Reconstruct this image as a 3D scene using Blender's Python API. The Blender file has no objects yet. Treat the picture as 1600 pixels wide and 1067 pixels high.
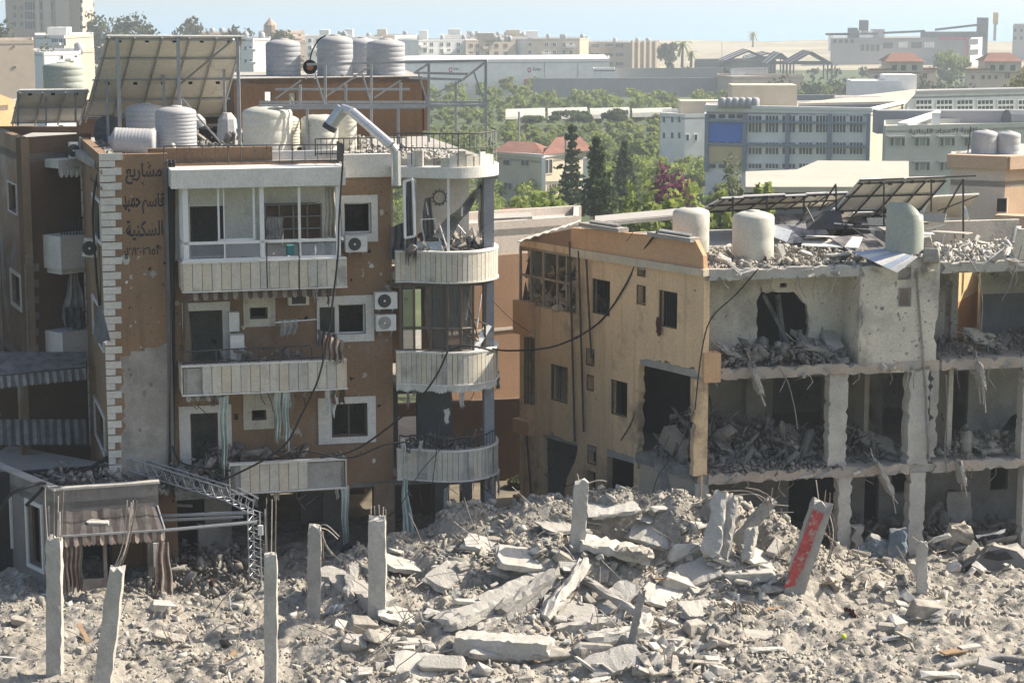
import bpy, bmesh, math, random
import numpy as np
from mathutils import Vector, Matrix
from mathutils.geometry import delaunay_2d_cdt
from mathutils import noise as mnoise

SC = bpy.context.scene
COL = SC.collection
# ------------------------------------------------------------------ camera
F = 3300.0                      # focal length in photo pixels (1600 wide)
CAM = Vector((0, 0, 17.0))
PITCH = math.atan(559.5 / F)
CP, SP = math.cos(PITCH), math.sin(PITCH)
cd = bpy.data.cameras.new('camera'); cam = bpy.data.objects.new('camera', cd); COL.objects.link(cam)
cam.location = CAM; cam.rotation_euler = (math.pi / 2 - PITCH, 0, 0)
cd.sensor_width = 36; cd.lens = 36 * F / 1600; cd.clip_start = 1; cd.clip_end = 60000
SC.camera = cam
# ------------------------------------------------------------------ world, sun, exposure
SUN_AZ, SUN_EL = math.radians(74), math.radians(40)      # azimuth clockwise from +Y
wd = bpy.data.worlds.new('World'); SC.world = wd; wd.use_nodes = True
nt = wd.node_tree
sky = nt.nodes.new('ShaderNodeTexSky'); sky.sky_type = 'NISHITA'; sky.sun_disc = False
sky.sun_elevation = SUN_EL; sky.sun_rotation = SUN_AZ
sky.air_density = 1.0; sky.dust_density = 3.0; sky.ozone_density = .8
bg = nt.nodes['Background']; bg.inputs[1].default_value = 0.108
nt.links.new(sky.outputs[0], bg.inputs[0])
sl = bpy.data.lights.new('sun', 'SUN'); sl.energy = 5.0; sl.angle = math.radians(0.6); sl.color = (1.0, 0.91, 0.77)
so = bpy.data.objects.new('sun', sl); COL.objects.link(so)
sd = Vector((math.sin(SUN_AZ) * math.cos(SUN_EL), math.cos(SUN_AZ) * math.cos(SUN_EL), math.sin(SUN_EL)))
so.rotation_euler = sd.to_track_quat('Z', 'Y').to_euler(); so.location = sd * 300
vs = SC.view_settings; vs.view_transform = 'Standard'; vs.look = 'None'; vs.exposure = 0.77; vs.gamma = 1.0
vs.use_curve_mapping = False
SC.render.engine = 'CYCLES'
cy = SC.cycles
cy.use_denoising = True; cy.max_bounces = 5; cy.diffuse_bounces = 3; cy.glossy_bounces = 2; cy.transmission_bounces = 3
cy.volume_bounces = 0; cy.transparent_max_bounces = 6; cy.caustics_reflective = False; cy.caustics_refractive = False
cy.use_adaptive_sampling = True

# ------------------------------------------------------------------ pixel <-> world
def ray(x, y):
    u, v = (x - 800) / F, (533.5 - y) / F
    return Vector((u, CP + v * SP, -SP + v * CP))
def P(x, y, Y):
    d = ray(x, y); return CAM + d * (Y / d.y)
def G(x, y, z=0.0):
    d = ray(x, y); return CAM + d * ((z - CAM.z) / d.z)
def XY(x, Y, y=450):
    p = P(x, y, Y); return Vector((p.x, p.y))
def ZY(y, Y):
    return P(800, y, Y).z

# ------------------------------------------------------------------ materials
MATS = {}
def mk(name, col, rough=.9, var=.18, scale=1.2, fine=.12, fscale=14, bump=.25, bscale=25, stain=None, metallic=0., spec=.3,
       streak=None, dust=0., alpha=None, chips=None):
    if name in MATS: return MATS[name]
    m = bpy.data.materials.new(name); m.use_nodes = True; MATS[name] = m
    t = m.node_tree; N = t.nodes; L = t.links
    b = N['Principled BSDF']; b.inputs['Roughness'].default_value = rough; b.inputs['Metallic'].default_value = metallic
    b.inputs['Specular IOR Level'].default_value = spec
    g = N.new('ShaderNodeNewGeometry'); pos = g.outputs['Position']
    def noise(sc, det=5, vec=pos, rg=.6):
        n = N.new('ShaderNodeTexNoise'); n.inputs['Scale'].default_value = sc; n.inputs['Detail'].default_value = det
        n.inputs['Roughness'].default_value = rg; L.new(vec, n.inputs['Vector']); return n.outputs['Fac']
    def ramp(fac, a, c, lo=0., hi=1.):
        r = N.new('ShaderNodeMapRange'); r.inputs['From Min'].default_value = a; r.inputs['From Max'].default_value = c
        r.inputs['To Min'].default_value = lo; r.inputs['To Max'].default_value = hi; L.new(fac, r.inputs['Value']); return r.outputs[0]
    def mix(fac, a, bcol, mode='MIX'):
        x = N.new('ShaderNodeMix'); x.data_type = 'RGBA'; x.blend_type = mode
        if isinstance(fac, float): x.inputs[0].default_value = fac
        else: L.new(fac, x.inputs[0])
        for i, c in ((6, a), (7, bcol)):
            if isinstance(c, tuple): x.inputs[i].default_value = (*c, 1)
            else: L.new(c, x.inputs[i])
        return x.outputs[2]
    lo = tuple(max(0, c * (1 - var)) for c in col); hi = tuple(min(1, c * (1 + var)) for c in col)
    c = mix(ramp(noise(scale), .3, .7), lo, hi)
    fl = tuple(1 - fine for _ in col); fh = tuple(1 + fine for _ in col)
    c = mix(1.0, c, mix(ramp(noise(fscale, 4), .3, .7), fl, fh), 'MULTIPLY')
    if stain:                                   # (colour, scale, threshold)
        c = mix(ramp(noise(stain[1], 6, rg=.65), stain[2], stain[2] + .12, 0, stain[3] if len(stain) > 3 else .85), c, stain[0])
    if streak:                                  # vertical run marks
        mp = N.new('ShaderNodeMapping'); mp.inputs['Scale'].default_value = (3.2, 3.2, .18); L.new(pos, mp.inputs[0])
        c = mix(ramp(noise(1.0, 5, mp.outputs[0]), streak[1], streak[1] + .2, 0, .6), c, streak[0])
    if chips:                                   # small blast chips showing pale plaster, and dark pits
        c = mix(ramp(noise(chips[1], 3, rg=.5), chips[2], chips[2] + .03), c, chips[0])
        c = mix(ramp(noise(chips[1] * 3.1, 2, rg=.5), chips[2] + .02, chips[2] + .04), c, tuple(q * .35 for q in col))
    if dust:
        sx = N.new('ShaderNodeSeparateXYZ'); L.new(g.outputs['Normal'], sx.inputs[0])
        f = N.new('ShaderNodeMath'); f.operation = 'MULTIPLY'; L.new(ramp(sx.outputs[2], .3, .9, 0, dust), f.inputs[0])
        L.new(ramp(noise(3, 4), .25, .6), f.inputs[1])
        c = mix(f.outputs[0], c, (.44, .41, .36))
    L.new(c, b.inputs['Base Color'])
    if bump:
        bp = N.new('ShaderNodeBump'); bp.inputs['Strength'].default_value = bump; bp.inputs['Distance'].default_value = .05
        L.new(noise(bscale, 6), bp.inputs['Height']); L.new(bp.outputs[0], b.inputs['Normal'])
    if alpha is not None:
        b.inputs['Alpha'].default_value = alpha
    return m

def mkleaf(name, col, col2, trans=.35):
    if name in MATS: return MATS[name]
    m = bpy.data.materials.new(name); m.use_nodes = True; MATS[name] = m
    t = m.node_tree; N = t.nodes; L = t.links
    for n in list(N): N.remove(n)
    o = N.new('ShaderNodeOutputMaterial'); mxs = N.new('ShaderNodeMixShader'); d = N.new('ShaderNodeBsdfDiffuse'); tr = N.new('ShaderNodeBsdfTranslucent')
    g = N.new('ShaderNodeNewGeometry'); n1 = N.new('ShaderNodeTexNoise'); n1.inputs['Scale'].default_value = .35; L.new(g.outputs['Position'], n1.inputs['Vector'])
    ri = N.new('ShaderNodeMath'); ri.operation = 'ADD'; L.new(n1.outputs['Fac'], ri.inputs[0])
    m2 = N.new('ShaderNodeMath'); m2.operation = 'MULTIPLY_ADD'; L.new(g.outputs['Random Per Island'], m2.inputs[0]); m2.inputs[1].default_value = .5; m2.inputs[2].default_value = -.25
    L.new(m2.outputs[0], ri.inputs[1])
    x = N.new('ShaderNodeMix'); x.data_type = 'RGBA'; L.new(ri.outputs[0], x.inputs[0]); x.inputs[6].default_value = (*col, 1); x.inputs[7].default_value = (*col2, 1)
    L.new(x.outputs[2], d.inputs[0]); L.new(x.outputs[2], tr.inputs[0]); mxs.inputs[0].default_value = trans
    L.new(d.outputs[0], mxs.inputs[1]); L.new(tr.outputs[0], mxs.inputs[2]); L.new(mxs.outputs[0], o.inputs[0])
    return m

SOOT = (.06, .055, .05); DUST = (.36, .33, .29)
brown = mk('brown_render', (.27, .172, .104), var=.12, scale=.5, stain=((.3, .27, .24), .45, .6, .7), streak=((.13, .09, .06), .56), chips=((.42, .38, .33), 2.6, .685), bump=.35, bscale=45)
brown_dusty = mk('dusty_brown_render', (.26, .18, .12), var=.14, scale=.5, stain=((.33, .31, .28), .5, .5), chips=((.45, .42, .37), 2.2, .7), bump=.4, bscale=40)
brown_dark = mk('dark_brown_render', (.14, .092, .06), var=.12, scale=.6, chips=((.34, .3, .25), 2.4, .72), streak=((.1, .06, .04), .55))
whitep = mk('white_paint', (.66, .64, .6), var=.08, scale=1.5, stain=((.42, .39, .34), 1.3, .6, .5), streak=((.45, .41, .35), .62))
quoinm = mk('quoin_stone', (.62, .6, .55), var=.1, scale=3, stain=((.4, .37, .33), 2., .6, .6), bump=.3)
slatm = mk('balcony_panel_cream', (.57, .53, .45), rough=.6, var=.1, scale=2.5, stain=((.3, .27, .23), 1.1, .55, .6), streak=((.3, .26, .21), .55), bump=.1)
slatm2 = mk('balcony_panel_grey', (.5, .48, .43), rough=.6, var=.1, scale=2.5, stain=((.25, .235, .21), 1.1, .52, .65), bump=.1)
slatm3 = mk('balcony_panel_beige', (.56, .5, .4), rough=.6, var=.1, scale=2.5, stain=((.35, .32, .27), 1.3, .6, .5), bump=.1)
alu = mk('white_aluminium', (.72, .72, .72), rough=.4, var=.05, bump=0, fine=.05, stain=((.5, .48, .45), 3, .62, .5))
alub = mk('brown_aluminium', (.11, .085, .065), rough=.5, var=.1, bump=0, dust=.4)
steel = mk('galvanised_steel', (.36, .37, .38), rough=.5, metallic=.4, var=.12, bump=0, stain=((.25, .2, .15), 4, .66))
darksteel = mk('dark_steel', (.06, .06, .062), rough=.6, metallic=.2, var=.2, bump=0)
rust = mk('rusty_rebar', (.2, .16, .13), rough=.8, var=.3, scale=6, bump=0, dust=.3)
rebarlight = mk('dusty_rebar', (.4, .36, .32), rough=.8, var=.2, scale=6, bump=0)
glassd = mk('dark_glass', (.025, .028, .032), rough=.15, var=.2, bump=0, spec=.5, dust=.3)
conc = mk('grey_concrete', (.36, .345, .32), var=.2, scale=1.1, stain=((.2, .19, .18), .8, .6, .6), bump=.6, bscale=18, dust=.5)
conc_l = mk('pale_concrete', (.46, .44, .4), var=.16, scale=1.6, stain=((.3, .28, .26), 1.0, .62, .6), bump=.5, bscale=20, dust=.4)
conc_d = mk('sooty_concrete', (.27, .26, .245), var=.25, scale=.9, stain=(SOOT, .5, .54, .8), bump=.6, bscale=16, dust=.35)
plaster = mk('stained_plaster', (.6, .55, .46), var=.14, scale=.8, stain=((.2, .19, .17), .5, .54, .75), chips=((.25, .23, .2), 3.4, .67), bump=.35)
plaster_w = mk('white_plaster', (.64, .62, .57), var=.08, stain=((.42, .4, .36), .8, .6, .6))
cream = mk('cream_render', (.73, .53, .325), var=.1, scale=.6, streak=((.36, .25, .16), .53), stain=((.17, .13, .1), .42, .545, .75), bump=.3, bscale=40)
orange = mk('orange_render', (.6, .37, .21), var=.08, scale=.9, streak=((.4, .25, .16), .58), stain=((.36, .26, .19), .7, .64, .6))
palewall = mk('pale_pink_render', (.6, .53, .46), var=.06, scale=.5, streak=((.46, .38, .32), .6))
tanwall = mk('tan_render', (.32, .2, .125), var=.08, scale=.5, streak=((.3, .18, .11), .56))
soot_shade = mk('soot_shade_black', (.035, .033, .032), var=.3, bump=.3)  # black for soot and for openings whose shade is put into the colour
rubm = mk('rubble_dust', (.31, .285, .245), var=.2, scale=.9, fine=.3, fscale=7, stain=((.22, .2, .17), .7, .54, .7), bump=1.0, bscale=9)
stone_m = mk('rubble_stone', (.34, .315, .272), var=.25, scale=2.3, fine=.2, fscale=8, stain=((.27, .25, .22), .9, .6, .6), bump=.6, bscale=22)
stone_w = mk('rubble_plaster', (.47, .45, .41), var=.15, scale=2.3, fine=.15, fscale=8, stain=((.34, .31, .27), 1.2, .62, .6), bump=.5, bscale=22)
stone_b = mk('rubble_block', (.37, .33, .27), var=.25, scale=2., fine=.2, fscale=8, bump=.6, bscale=22)
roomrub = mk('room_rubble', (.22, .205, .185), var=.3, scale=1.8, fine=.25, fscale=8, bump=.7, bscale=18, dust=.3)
redp = mk('red_paint', (.42, .07, .07), var=.25, scale=2.5, stain=((.42, .33, .28), 4.5, .5, .85), chips=((.4, .35, .3), 9, .62), bump=.5)
tank_g = mk('tank_grey', (.42, .43, .44), rough=.6, var=.07, scale=1, stain=((.5, .48, .44), 1.2, .58, .6), bump=.1, dust=.5)
tank_w = mk('tank_cream', (.56, .55, .48), rough=.6, var=.06, scale=1, stain=((.42, .4, .34), 1.3, .6, .6), bump=.1, dust=.4)
tank_b = mk('tank_blue_grey', (.36, .37, .39), rough=.6, var=.07, scale=1, bump=.1, dust=.6)
tank_gr = mk('tank_green_grey', (.36, .39, .345), rough=.65, var=.07, scale=1, bump=.1, dust=.4)
pvback = mk('panel_backsheet', (.84, .8, .72), rough=.6, var=.12, scale=.6, bump=.0, stain=((.45, .42, .37), 1., .6, .6))
pvcell = mk('panel_cells', (.02, .03, .06), rough=.15, var=.1, bump=0, spec=.6, dust=.5)
fabric_dk = mk('charcoal_cloth', (.13, .13, .135), var=.3, scale=3, bump=.3, bscale=12)
fabric_gr = mk('grey_cloth', (.3, .29, .28), var=.3, scale=3, bump=.3, bscale=12)
fabric_wh = mk('white_torn_cloth', (.55, .55, .52), var=.2, scale=3, bump=.3, bscale=12)
fabric_gn = mk('green_white_cloth', (.46, .52, .48), var=.2, scale=3, bump=.3, bscale=12)
stripe_a = mk('awning_stripe_brown', (.135, .085, .068), var=.3, scale=4, bump=.2, dust=.3)
stripe_b = mk('awning_stripe_cream', (.31, .27, .23), var=.3, scale=4, bump=.2, dust=.2)
acm = mk('ac_white', (.68, .67, .64), rough=.45, var=.05, bump=0, stain=((.45, .42, .38), 4, .62, .5))
black = mk('black_rubber', (.02, .02, .021), rough=.7, var=.2, bump=0)
cablem = mk('black_cable', (.022, .022, .024), rough=.6, var=.2, bump=0)
cableg = mk('grey_cable', (.22, .21, .2), rough=.7, var=.2, bump=0)
wood = mk('wood', (.3, .2, .12), var=.25, scale=5, bump=.2)
paintblk = mk('black_lettering', (.045, .04, .045), var=.3, bump=0)
corr = mk('corrugated_sheet', (.45, .42, .37), rough=.6, var=.15, metallic=.1, bump=.1, stain=((.3, .2, .13), 2, .6, .7))

# ------------------------------------------------------------------ mesh collector
class MB:
    def __init__(s): s.v = []; s.f = []; s.m = []
    def add(s, vs_, fs_, mi=0):
        o = len(s.v); s.v += [tuple(p) for p in vs_]; s.f += [tuple(i + o for i in q) for q in fs_]; s.m += [mi] * len(fs_); return s
    def box(s, c, d, R=None, mi=0):
        c = Vector(c); pts = []
        for k in range(8):
            p = Vector(((k & 1) - .5, (k >> 1 & 1) - .5, (k >> 2 & 1) - .5)); p = Vector((p.x * d[0], p.y * d[1], p.z * d[2]))
            pts.append(c + (R @ p if R else p))
        return s.add(pts, [(0, 2, 3, 1), (4, 5, 7, 6), (0, 1, 5, 4), (2, 6, 7, 3), (0, 4, 6, 2), (1, 3, 7, 5)], mi)
    def bar(s, p, q, w, h=None, mi=0):
        p, q = Vector(p), Vector(q); h = h or w; d = q - p
        if d.length < 1e-5: return s
        z = d.normalized(); x = z.cross(Vector((0, 0, 1)))
        if x.length < .01: x = Vector((1, 0, 0))
        x.normalize(); y = x.cross(z)
        R = Matrix((x, y, z)).transposed()
        return s.box((p + q) / 2, (w, h, d.length), R, mi)
    def tube(s, pts, r, n=6, mi=0, cap=True):
        pts = [Vector(p) for p in pts]; vs_ = []; fs_ = []; prev = None
        for i, p in enumerate(pts):
            d = (pts[min(i + 1, len(pts) - 1)] - pts[max(i - 1, 0)])
            d = d.normalized() if d.length > 1e-6 else Vector((0, 0, 1))
            x = (prev - d * prev.dot(d)) if prev is not None else d.cross(Vector((0, 0, 1)))
            if x.length < .05: x = d.cross(Vector((1, 0, 0)))
            x.normalize(); prev = x; y = d.cross(x)
            rr = r[i] if isinstance(r, (list, tuple)) else r
            for k in range(n):
                a = 2 * math.pi * k / n; vs_.append(p + (x * math.cos(a) + y * math.sin(a)) * rr)
        for i in range(len(pts) - 1):
            for k in range(n):
                a, b = i * n + k, i * n + (k + 1) % n; fs_.append((a, b, b + n, a + n))
        if cap: fs_ += [tuple(range(n))[::-1], tuple(range((len(pts) - 1) * n, len(pts) * n))]
        return s.add(vs_, fs_, mi)
    def lathe(s, prof, n=24, c=(0, 0, 0), M=None, mi=0):
        c = Vector(c); vs_ = []; fs_ = []
        for r, z in prof:
            for k in range(n):
                a = 2 * math.pi * k / n; p = Vector((r * math.cos(a), r * math.sin(a), z)); vs_.append(c + (M @ p if M else p))
        for i in range(len(prof) - 1):
            for k in range(n):
                a, b = i * n + k, i * n + (k + 1) % n; fs_.append((a, b, b + n, a + n))
        fs_.append(tuple(range((len(prof) - 1) * n, len(prof) * n))); fs_.append(tuple(range(n))[::-1])
        return s.add(vs_, fs_, mi)
    def quad(s, a, b, c, d, mi=0): return s.add([a, b, c, d], [(0, 1, 2, 3)], mi)
    def sheet(s, a, b, c, d, th, mi=0):
        a, b, c, d = map(Vector, (a, b, c, d)); n = (b - a).cross(d - a).normalized() * th
        return s.add([a, b, c, d, a + n, b + n, c + n, d + n], [(3, 2, 1, 0), (4, 5, 6, 7), (0, 1, 5, 4), (1, 2, 6, 5), (2, 3, 7, 6), (3, 0, 4, 7)], mi)
    def plate(s, fr, outer, holes=(), th=.2, off=0., mi=0):
        """fr(s,z,off)->point; polygon with holes, front at off, back at off-th"""
        loops = [list(outer)] + [list(h) for h in holes]
        vs2 = []; ed = []; idx = []
        for lp in loops:
            b = len(vs2); n = len(lp); vs2 += [Vector((p[0], p[1])) for p in lp]
            ed += [(b + i, b + (i + 1) % n) for i in range(n)]; idx.append(b)
        r = delaunay_2d_cdt(vs2, ed, [], 0, 1e-5)
        pv, pf = r[0], r[2]
        def inside(p, lp):
            c = False; n = len(lp); j = n - 1
            for i in range(n):
                a, b = lp[i], lp[j]
                if (a[1] > p[1]) != (b[1] > p[1]) and p[0] < (b[0] - a[0]) * (p[1] - a[1]) / (b[1] - a[1]) + a[0]: c = not c
                j = i
            return c
        tri = []
        for q in pf:
            cen = (sum(pv[i][0] for i in q) / len(q), sum(pv[i][1] for i in q) / len(q))
            if inside(cen, loops[0]) and not any(inside(cen, h) for h in loops[1:]): tri.append(tuple(q))
        n = len(pv)
        vs_ = [fr(p[0], p[1], off) for p in pv] + [fr(p[0], p[1], off - th) for p in pv]
        fs_ = list(tri) + [tuple(i + n for i in q[::-1]) for q in tri]
        cnt = {}
        for q in tri:
            for i in range(len(q)):
                a, b = q[i], q[(i + 1) % len(q)]; cnt[(a, b)] = cnt.get((a, b), 0) + 1
        for (a, b) in cnt:
            if (b, a) not in cnt: fs_.append((b, a, a + n, b + n))
        return s.add(vs_, fs_, mi)
    def build(s, name, mat, parent=None, smooth=False):
        me = bpy.data.meshes.new(name); me.from_pydata(s.v, [], s.f)
        for mm in (mat if isinstance(mat, (list, tuple)) else [mat]): me.materials.append(mm)
        if len(me.materials) > 1: me.polygons.foreach_set('material_index', s.m)
        if smooth: me.polygons.foreach_set('use_smooth', [True] * len(s.f))
        me.update()
        return put(name, me, parent)

def put(name, me, parent=None, M=None):
    o = bpy.data.objects.new(name, me); COL.objects.link(o)
    if parent is not None:
        o.parent = parent
        if parent.type == 'EMPTY': o.matrix_parent_inverse = Matrix.Translation(-parent.location)
        elif 'mw' in PW.get(parent.name, {}): o.matrix_parent_inverse = PW[parent.name]['mw'].inverted()
    if M is not None:
        o.matrix_basis = M
        PW[o.name] = {'mw': M}
    return o
PW = {}
_ub = {}
def ubox(mat):
    if mat.name not in _ub:
        b = MB(); b.box((0, 0, 0), (1, 1, 1)); me = bpy.data.meshes.new('box_' + mat.name); me.from_pydata(b.v, [], b.f); me.materials.append(mat); _ub[mat.name] = me
    return _ub[mat.name]
def bx(name, mat, c, d, R=None, parent=None):
    M = Matrix.Translation(Vector(c)) @ (R.to_4x4() if R else Matrix.Identity(4)) @ Matrix.Diagonal((d[0], d[1], d[2], 1))
    return put(name, ubox(mat), parent, M)
def tag(o, label, cat, group=None, kind=None):
    o['label'] = label; o['category'] = cat
    if group: o['group'] = group
    if kind: o['kind'] = kind
    return o
def thing(name, label, cat, loc=(0, 0, 0), group=None):
    o = bpy.data.objects.new(name, None); COL.objects.link(o); o.location = Vector(loc); o.empty_display_size = .2
    return tag(o, label, cat, group)
def struct(o): o['kind'] = 'structure'; return o
def stuff(o, label=None, cat=None):
    o['kind'] = 'stuff'
    if label: o['label'] = label; o['category'] = cat
    return o

class Wall:
    def __init__(s, A, B):
        s.A = Vector((A[0], A[1])); s.B = Vector((B[0], B[1])); d = s.B - s.A; s.len = d.length; s.d = d.normalized(); s.n = Vector((s.d.y, -s.d.x))
        s.R = Matrix(((s.d.x, -s.n.x, 0), (s.d.y, -s.n.y, 0), (0, 0, 1)))
    def p(s, t, z, off=0.):
        q = s.A + s.d * t + s.n * off; return Vector((q.x, q.y, z))
    def sz(s, x, y, off=0.):
        r = ray(x, y); o = s.A + s.n * off; n3 = Vector((s.n.x, s.n.y, 0))
        k = (Vector((o.x, o.y, 0)) - Vector((CAM.x, CAM.y, 0))).dot(n3) / r.dot(n3); q = CAM + r * k
        return ((Vector((q.x, q.y)) - o).dot(s.d), q.z)
    def px(s, x, y, off=0.): t, z = s.sz(x, y, off); return s.p(t, z, off)
    def rect(s, x0, y0, x1, y1, off=0.):
        ym, xm = (y0 + y1) / 2, (x0 + x1) / 2
        a, b = s.sz(x0, ym, off)[0], s.sz(x1, ym, off)[0]; z1, z0 = s.sz(xm, y0, off)[1], s.sz(xm, y1, off)[1]
        return a, z0, b, z1
    def loop(s, *r, off=0.):
        a, z0, b, z1 = s.rect(*r, off=off); return [(a, z0), (b, z0), (b, z1), (a, z1)]
    def poly(s, pts, off=0.): return [s.sz(x, y, off) for x, y in pts]
    def box(s, name, mat, r, th, off=0., parent=None, px=True):
        """box on the wall: r = pixel rect (measured on plane off) or metric; front at off, back at off-th"""
        a, z0, b, z1 = s.rect(*r, off=off) if px else r
        return bx(name, mat, s.p((a + b) / 2, (z0 + z1) / 2, off - th / 2), (b - a, th, z1 - z0), s.R, parent)
def jag(poly, amp, step, rng):
    out = []; n = len(poly)
    for i in range(n):
        a, b = Vector(poly[i][:2]), Vector(poly[(i + 1) % n][:2]); k = max(1, int((b - a).length / step))
        for j in range(k):
            p = a.lerp(b, j / k); out.append((p.x + rng.uniform(-amp, amp), p.y + rng.uniform(-amp, amp)))
    return out
def chip(poly, amp, step, rng, pr=.3):
    """straight edges with occasional bites"""
    out = []; n = len(poly); c = Vector((sum(p[0] for p in poly) / n, sum(p[1] for p in poly) / n))
    for i in range(n):
        a, b = Vector(poly[i][:2]), Vector(poly[(i + 1) % n][:2]); k = max(1, int((b - a).length / step)); d = (b - a).normalized(); nn = Vector((-d.y, d.x))
        if nn.dot(c - a) < 0: nn = -nn
        for j in range(k):
            t = (j + rng.uniform(-.3, .3)) / k if j else 0; p = a.lerp(b, t) + nn * (rng.uniform(.3, 1) * amp if j and rng.random() < pr else rng.uniform(0, amp * .12)); out.append((p.x, p.y))
    return out
def ring(mb, W, r, wdt, th, off, mi=0, px=True):
    a, z0, b, z1 = W.rect(*r, off=0) if px else r
    o = [(a - wdt, z0 - wdt), (b + wdt, z0 - wdt), (b + wdt, z1 + wdt), (a - wdt, z1 + wdt)]
    mb.plate(W.p, o, [[(a, z0), (b, z0), (b, z1), (a, z1)]], th, off, mi)

# ---- rubble pieces: templates as numpy
RNG = random.Random(7)
def chunk_np(seed, flat=1., n=13):
    r = random.Random(seed); bm = bmesh.new(); dx, dy, dz = r.uniform(.75, 1.1), r.uniform(.5, .9), flat * r.uniform(.6, .85)
    for k in range(8):
        if r.random() < .14: continue
        bm.verts.new((((k & 1) * 2 - 1) * dx * r.uniform(.62, 1.0), ((k >> 1 & 1) * 2 - 1) * dy * r.uniform(.62, 1.0), ((k >> 2 & 1) * 2 - 1) * dz * r.uniform(.7, 1.0)))
    for _ in range(max(1, (n - 9) // 2)):
        p = Vector((r.uniform(-1, 1) * dx, r.uniform(-1, 1) * dy, r.uniform(-1, 1) * dz)); ax = r.randrange(3); p[ax] = math.copysign((dx, dy, dz)[ax], p[ax]) * r.uniform(.9, 1.1); bm.verts.new(p)
    bmesh.ops.convex_hull(bm, input=bm.verts[:])
    for v in [v for v in bm.verts if not v.link_faces]: bm.verts.remove(v)
    bmesh.ops.triangulate(bm, faces=bm.faces[:]); bm.verts.index_update()
    V = np.array([v.co[:] for v in bm.verts], dtype=np.float64); T = np.array([[v.index for v in f.verts] for f in bm.faces], dtype=np.int64)
    bm.free(); return V, T
TPL = [chunk_np(i, fl, 12) for i, fl in enumerate([1, .8, .5, .9, .4, .25, .6, .9, .2, .5, .3, .7])]
def rotm(rs, n):
    q = rs.normal(size=(n, 4)); q /= np.linalg.norm(q, axis=1)[:, None]; w, x, y, z = q.T
    return np.stack([np.stack([1 - 2 * (y * y + z * z), 2 * (x * y - z * w), 2 * (x * z + y * w)], -1), np.stack([2 * (x * y + z * w), 1 - 2 * (x * x + z * z), 2 * (y * z - x * w)], -1), np.stack([2 * (x * z - y * w), 2 * (y * z + x * w), 1 - 2 * (x * x + y * y)], -1)], 1)
def scatter(name, mat, pts, size, seed=1, parent=None, long=0.):
    rs = np.random.RandomState(seed); n = len(pts); which = rs.randint(0, len(TPL), n); R = rotm(rs, n); VV = []; FF = []; o = 0
    for k, (V, T) in enumerate(TPL):
        i = np.where(which == k)[0]
        if not len(i): continue
        sc = np.ones((len(i), 1, 3)); 
        if long: sc[:, 0, 0] = 1 + rs.rand(len(i)) ** 3 * long
        W = np.einsum('nij,nvj->nvi', R[i], V[None] * sc) * size[i][:, None, None] + pts[i][:, None, :]
        FF.append((T[None] + (np.arange(len(i)) * len(V))[:, None, None] + o).reshape(-1, 3)); VV.append(W.reshape(-1, 3)); o += len(i) * len(V)
    return np_mesh(name, np.concatenate(VV), np.concatenate(FF), mat, parent)
def np_mesh(name, V, Fc, mat, parent=None, smooth=False, link=True):
    me = bpy.data.meshes.new(name); k = Fc.shape[1]
    me.vertices.add(len(V)); me.vertices.foreach_set('co', V.astype(np.float32).ravel())
    me.loops.add(Fc.size); me.loops.foreach_set('vertex_index', Fc.astype(np.int32).ravel())
    me.polygons.add(len(Fc)); me.polygons.foreach_set('loop_start', np.arange(0, Fc.size, k, dtype=np.int32))
    if smooth: me.polygons.foreach_set('use_smooth', np.ones(len(Fc), dtype=bool))
    for mm in (mat if isinstance(mat, (list, tuple)) else [mat]): me.materials.append(mm)
    me.update(calc_edges=True); me.validate()
    return put(name, me, parent) if link else me
def vnoise(x, y, seed=0):
    rs = np.random.RandomState(seed); T = rs.rand(256, 256); xi, yi = np.floor(x).astype(int), np.floor(y).astype(int); fx, fy = x - xi, y - yi
    fx = fx * fx * (3 - 2 * fx); fy = fy * fy * (3 - 2 * fy); a = T[xi % 256, yi % 256]; b = T[(xi + 1) % 256, yi % 256]; c = T[xi % 256, (yi + 1) % 256]; d = T[(xi + 1) % 256, (yi + 1) % 256]
    return (a * (1 - fx) + b * fx) * (1 - fy) + (c * (1 - fx) + d * fx) * fy
def fbm(x, y, oct=5, seed=0, gain=.5):
    v = 0; a = 1; s = 0
    for i in range(oct): v = v + a * vnoise(x * 2 ** i + 17 * i, y * 2 ** i + 9 * i, seed + i); s += a; a *= gain
    return v / s - .5
def text3d(s, W, x0, y0, x1, y1, mat, parent, off=.006, size=None):
    """flat lettering fitted to a pixel rect on wall W"""
    c = bpy.data.curves.new('lettering', 'FONT'); c.body = s; c.size = 1; c.offset = .022
    o = bpy.data.objects.new('lettering_tmp', c); COL.objects.link(o); bpy.context.view_layer.update()
    me = bpy.data.meshes.new_from_object(o); bpy.data.objects.remove(o)
    V = np.empty(len(me.vertices) * 3); me.vertices.foreach_get('co', V); V = V.reshape(-1, 3)
    lo, hi = V.min(0), V.max(0); a, z0, b, z1 = W.rect(x0, y0, x1, y1)
    U = np.empty_like(V)
    for i, p in enumerate(V):
        U[i] = W.p(a + (p[0] - lo[0]) / (hi[0] - lo[0]) * (b - a), z0 + (p[1] - lo[1]) / (hi[1] - lo[1]) * (z1 - z0), off)
    me.vertices.foreach_set('co', U.ravel()); me.materials.clear(); me.materials.append(mat); me.update()
    return put('lettering', me, parent)
def ar(*codes): return ''.join(chr(c) for c in codes[::-1])
def sag(p, q, drop, n=14):
    p, q = Vector(p), Vector(q); return [p.lerp(q, i / n) - Vector((0, 0, drop * 4 * (i / n) * (1 - i / n))) for i in range(n + 1)]
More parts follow.
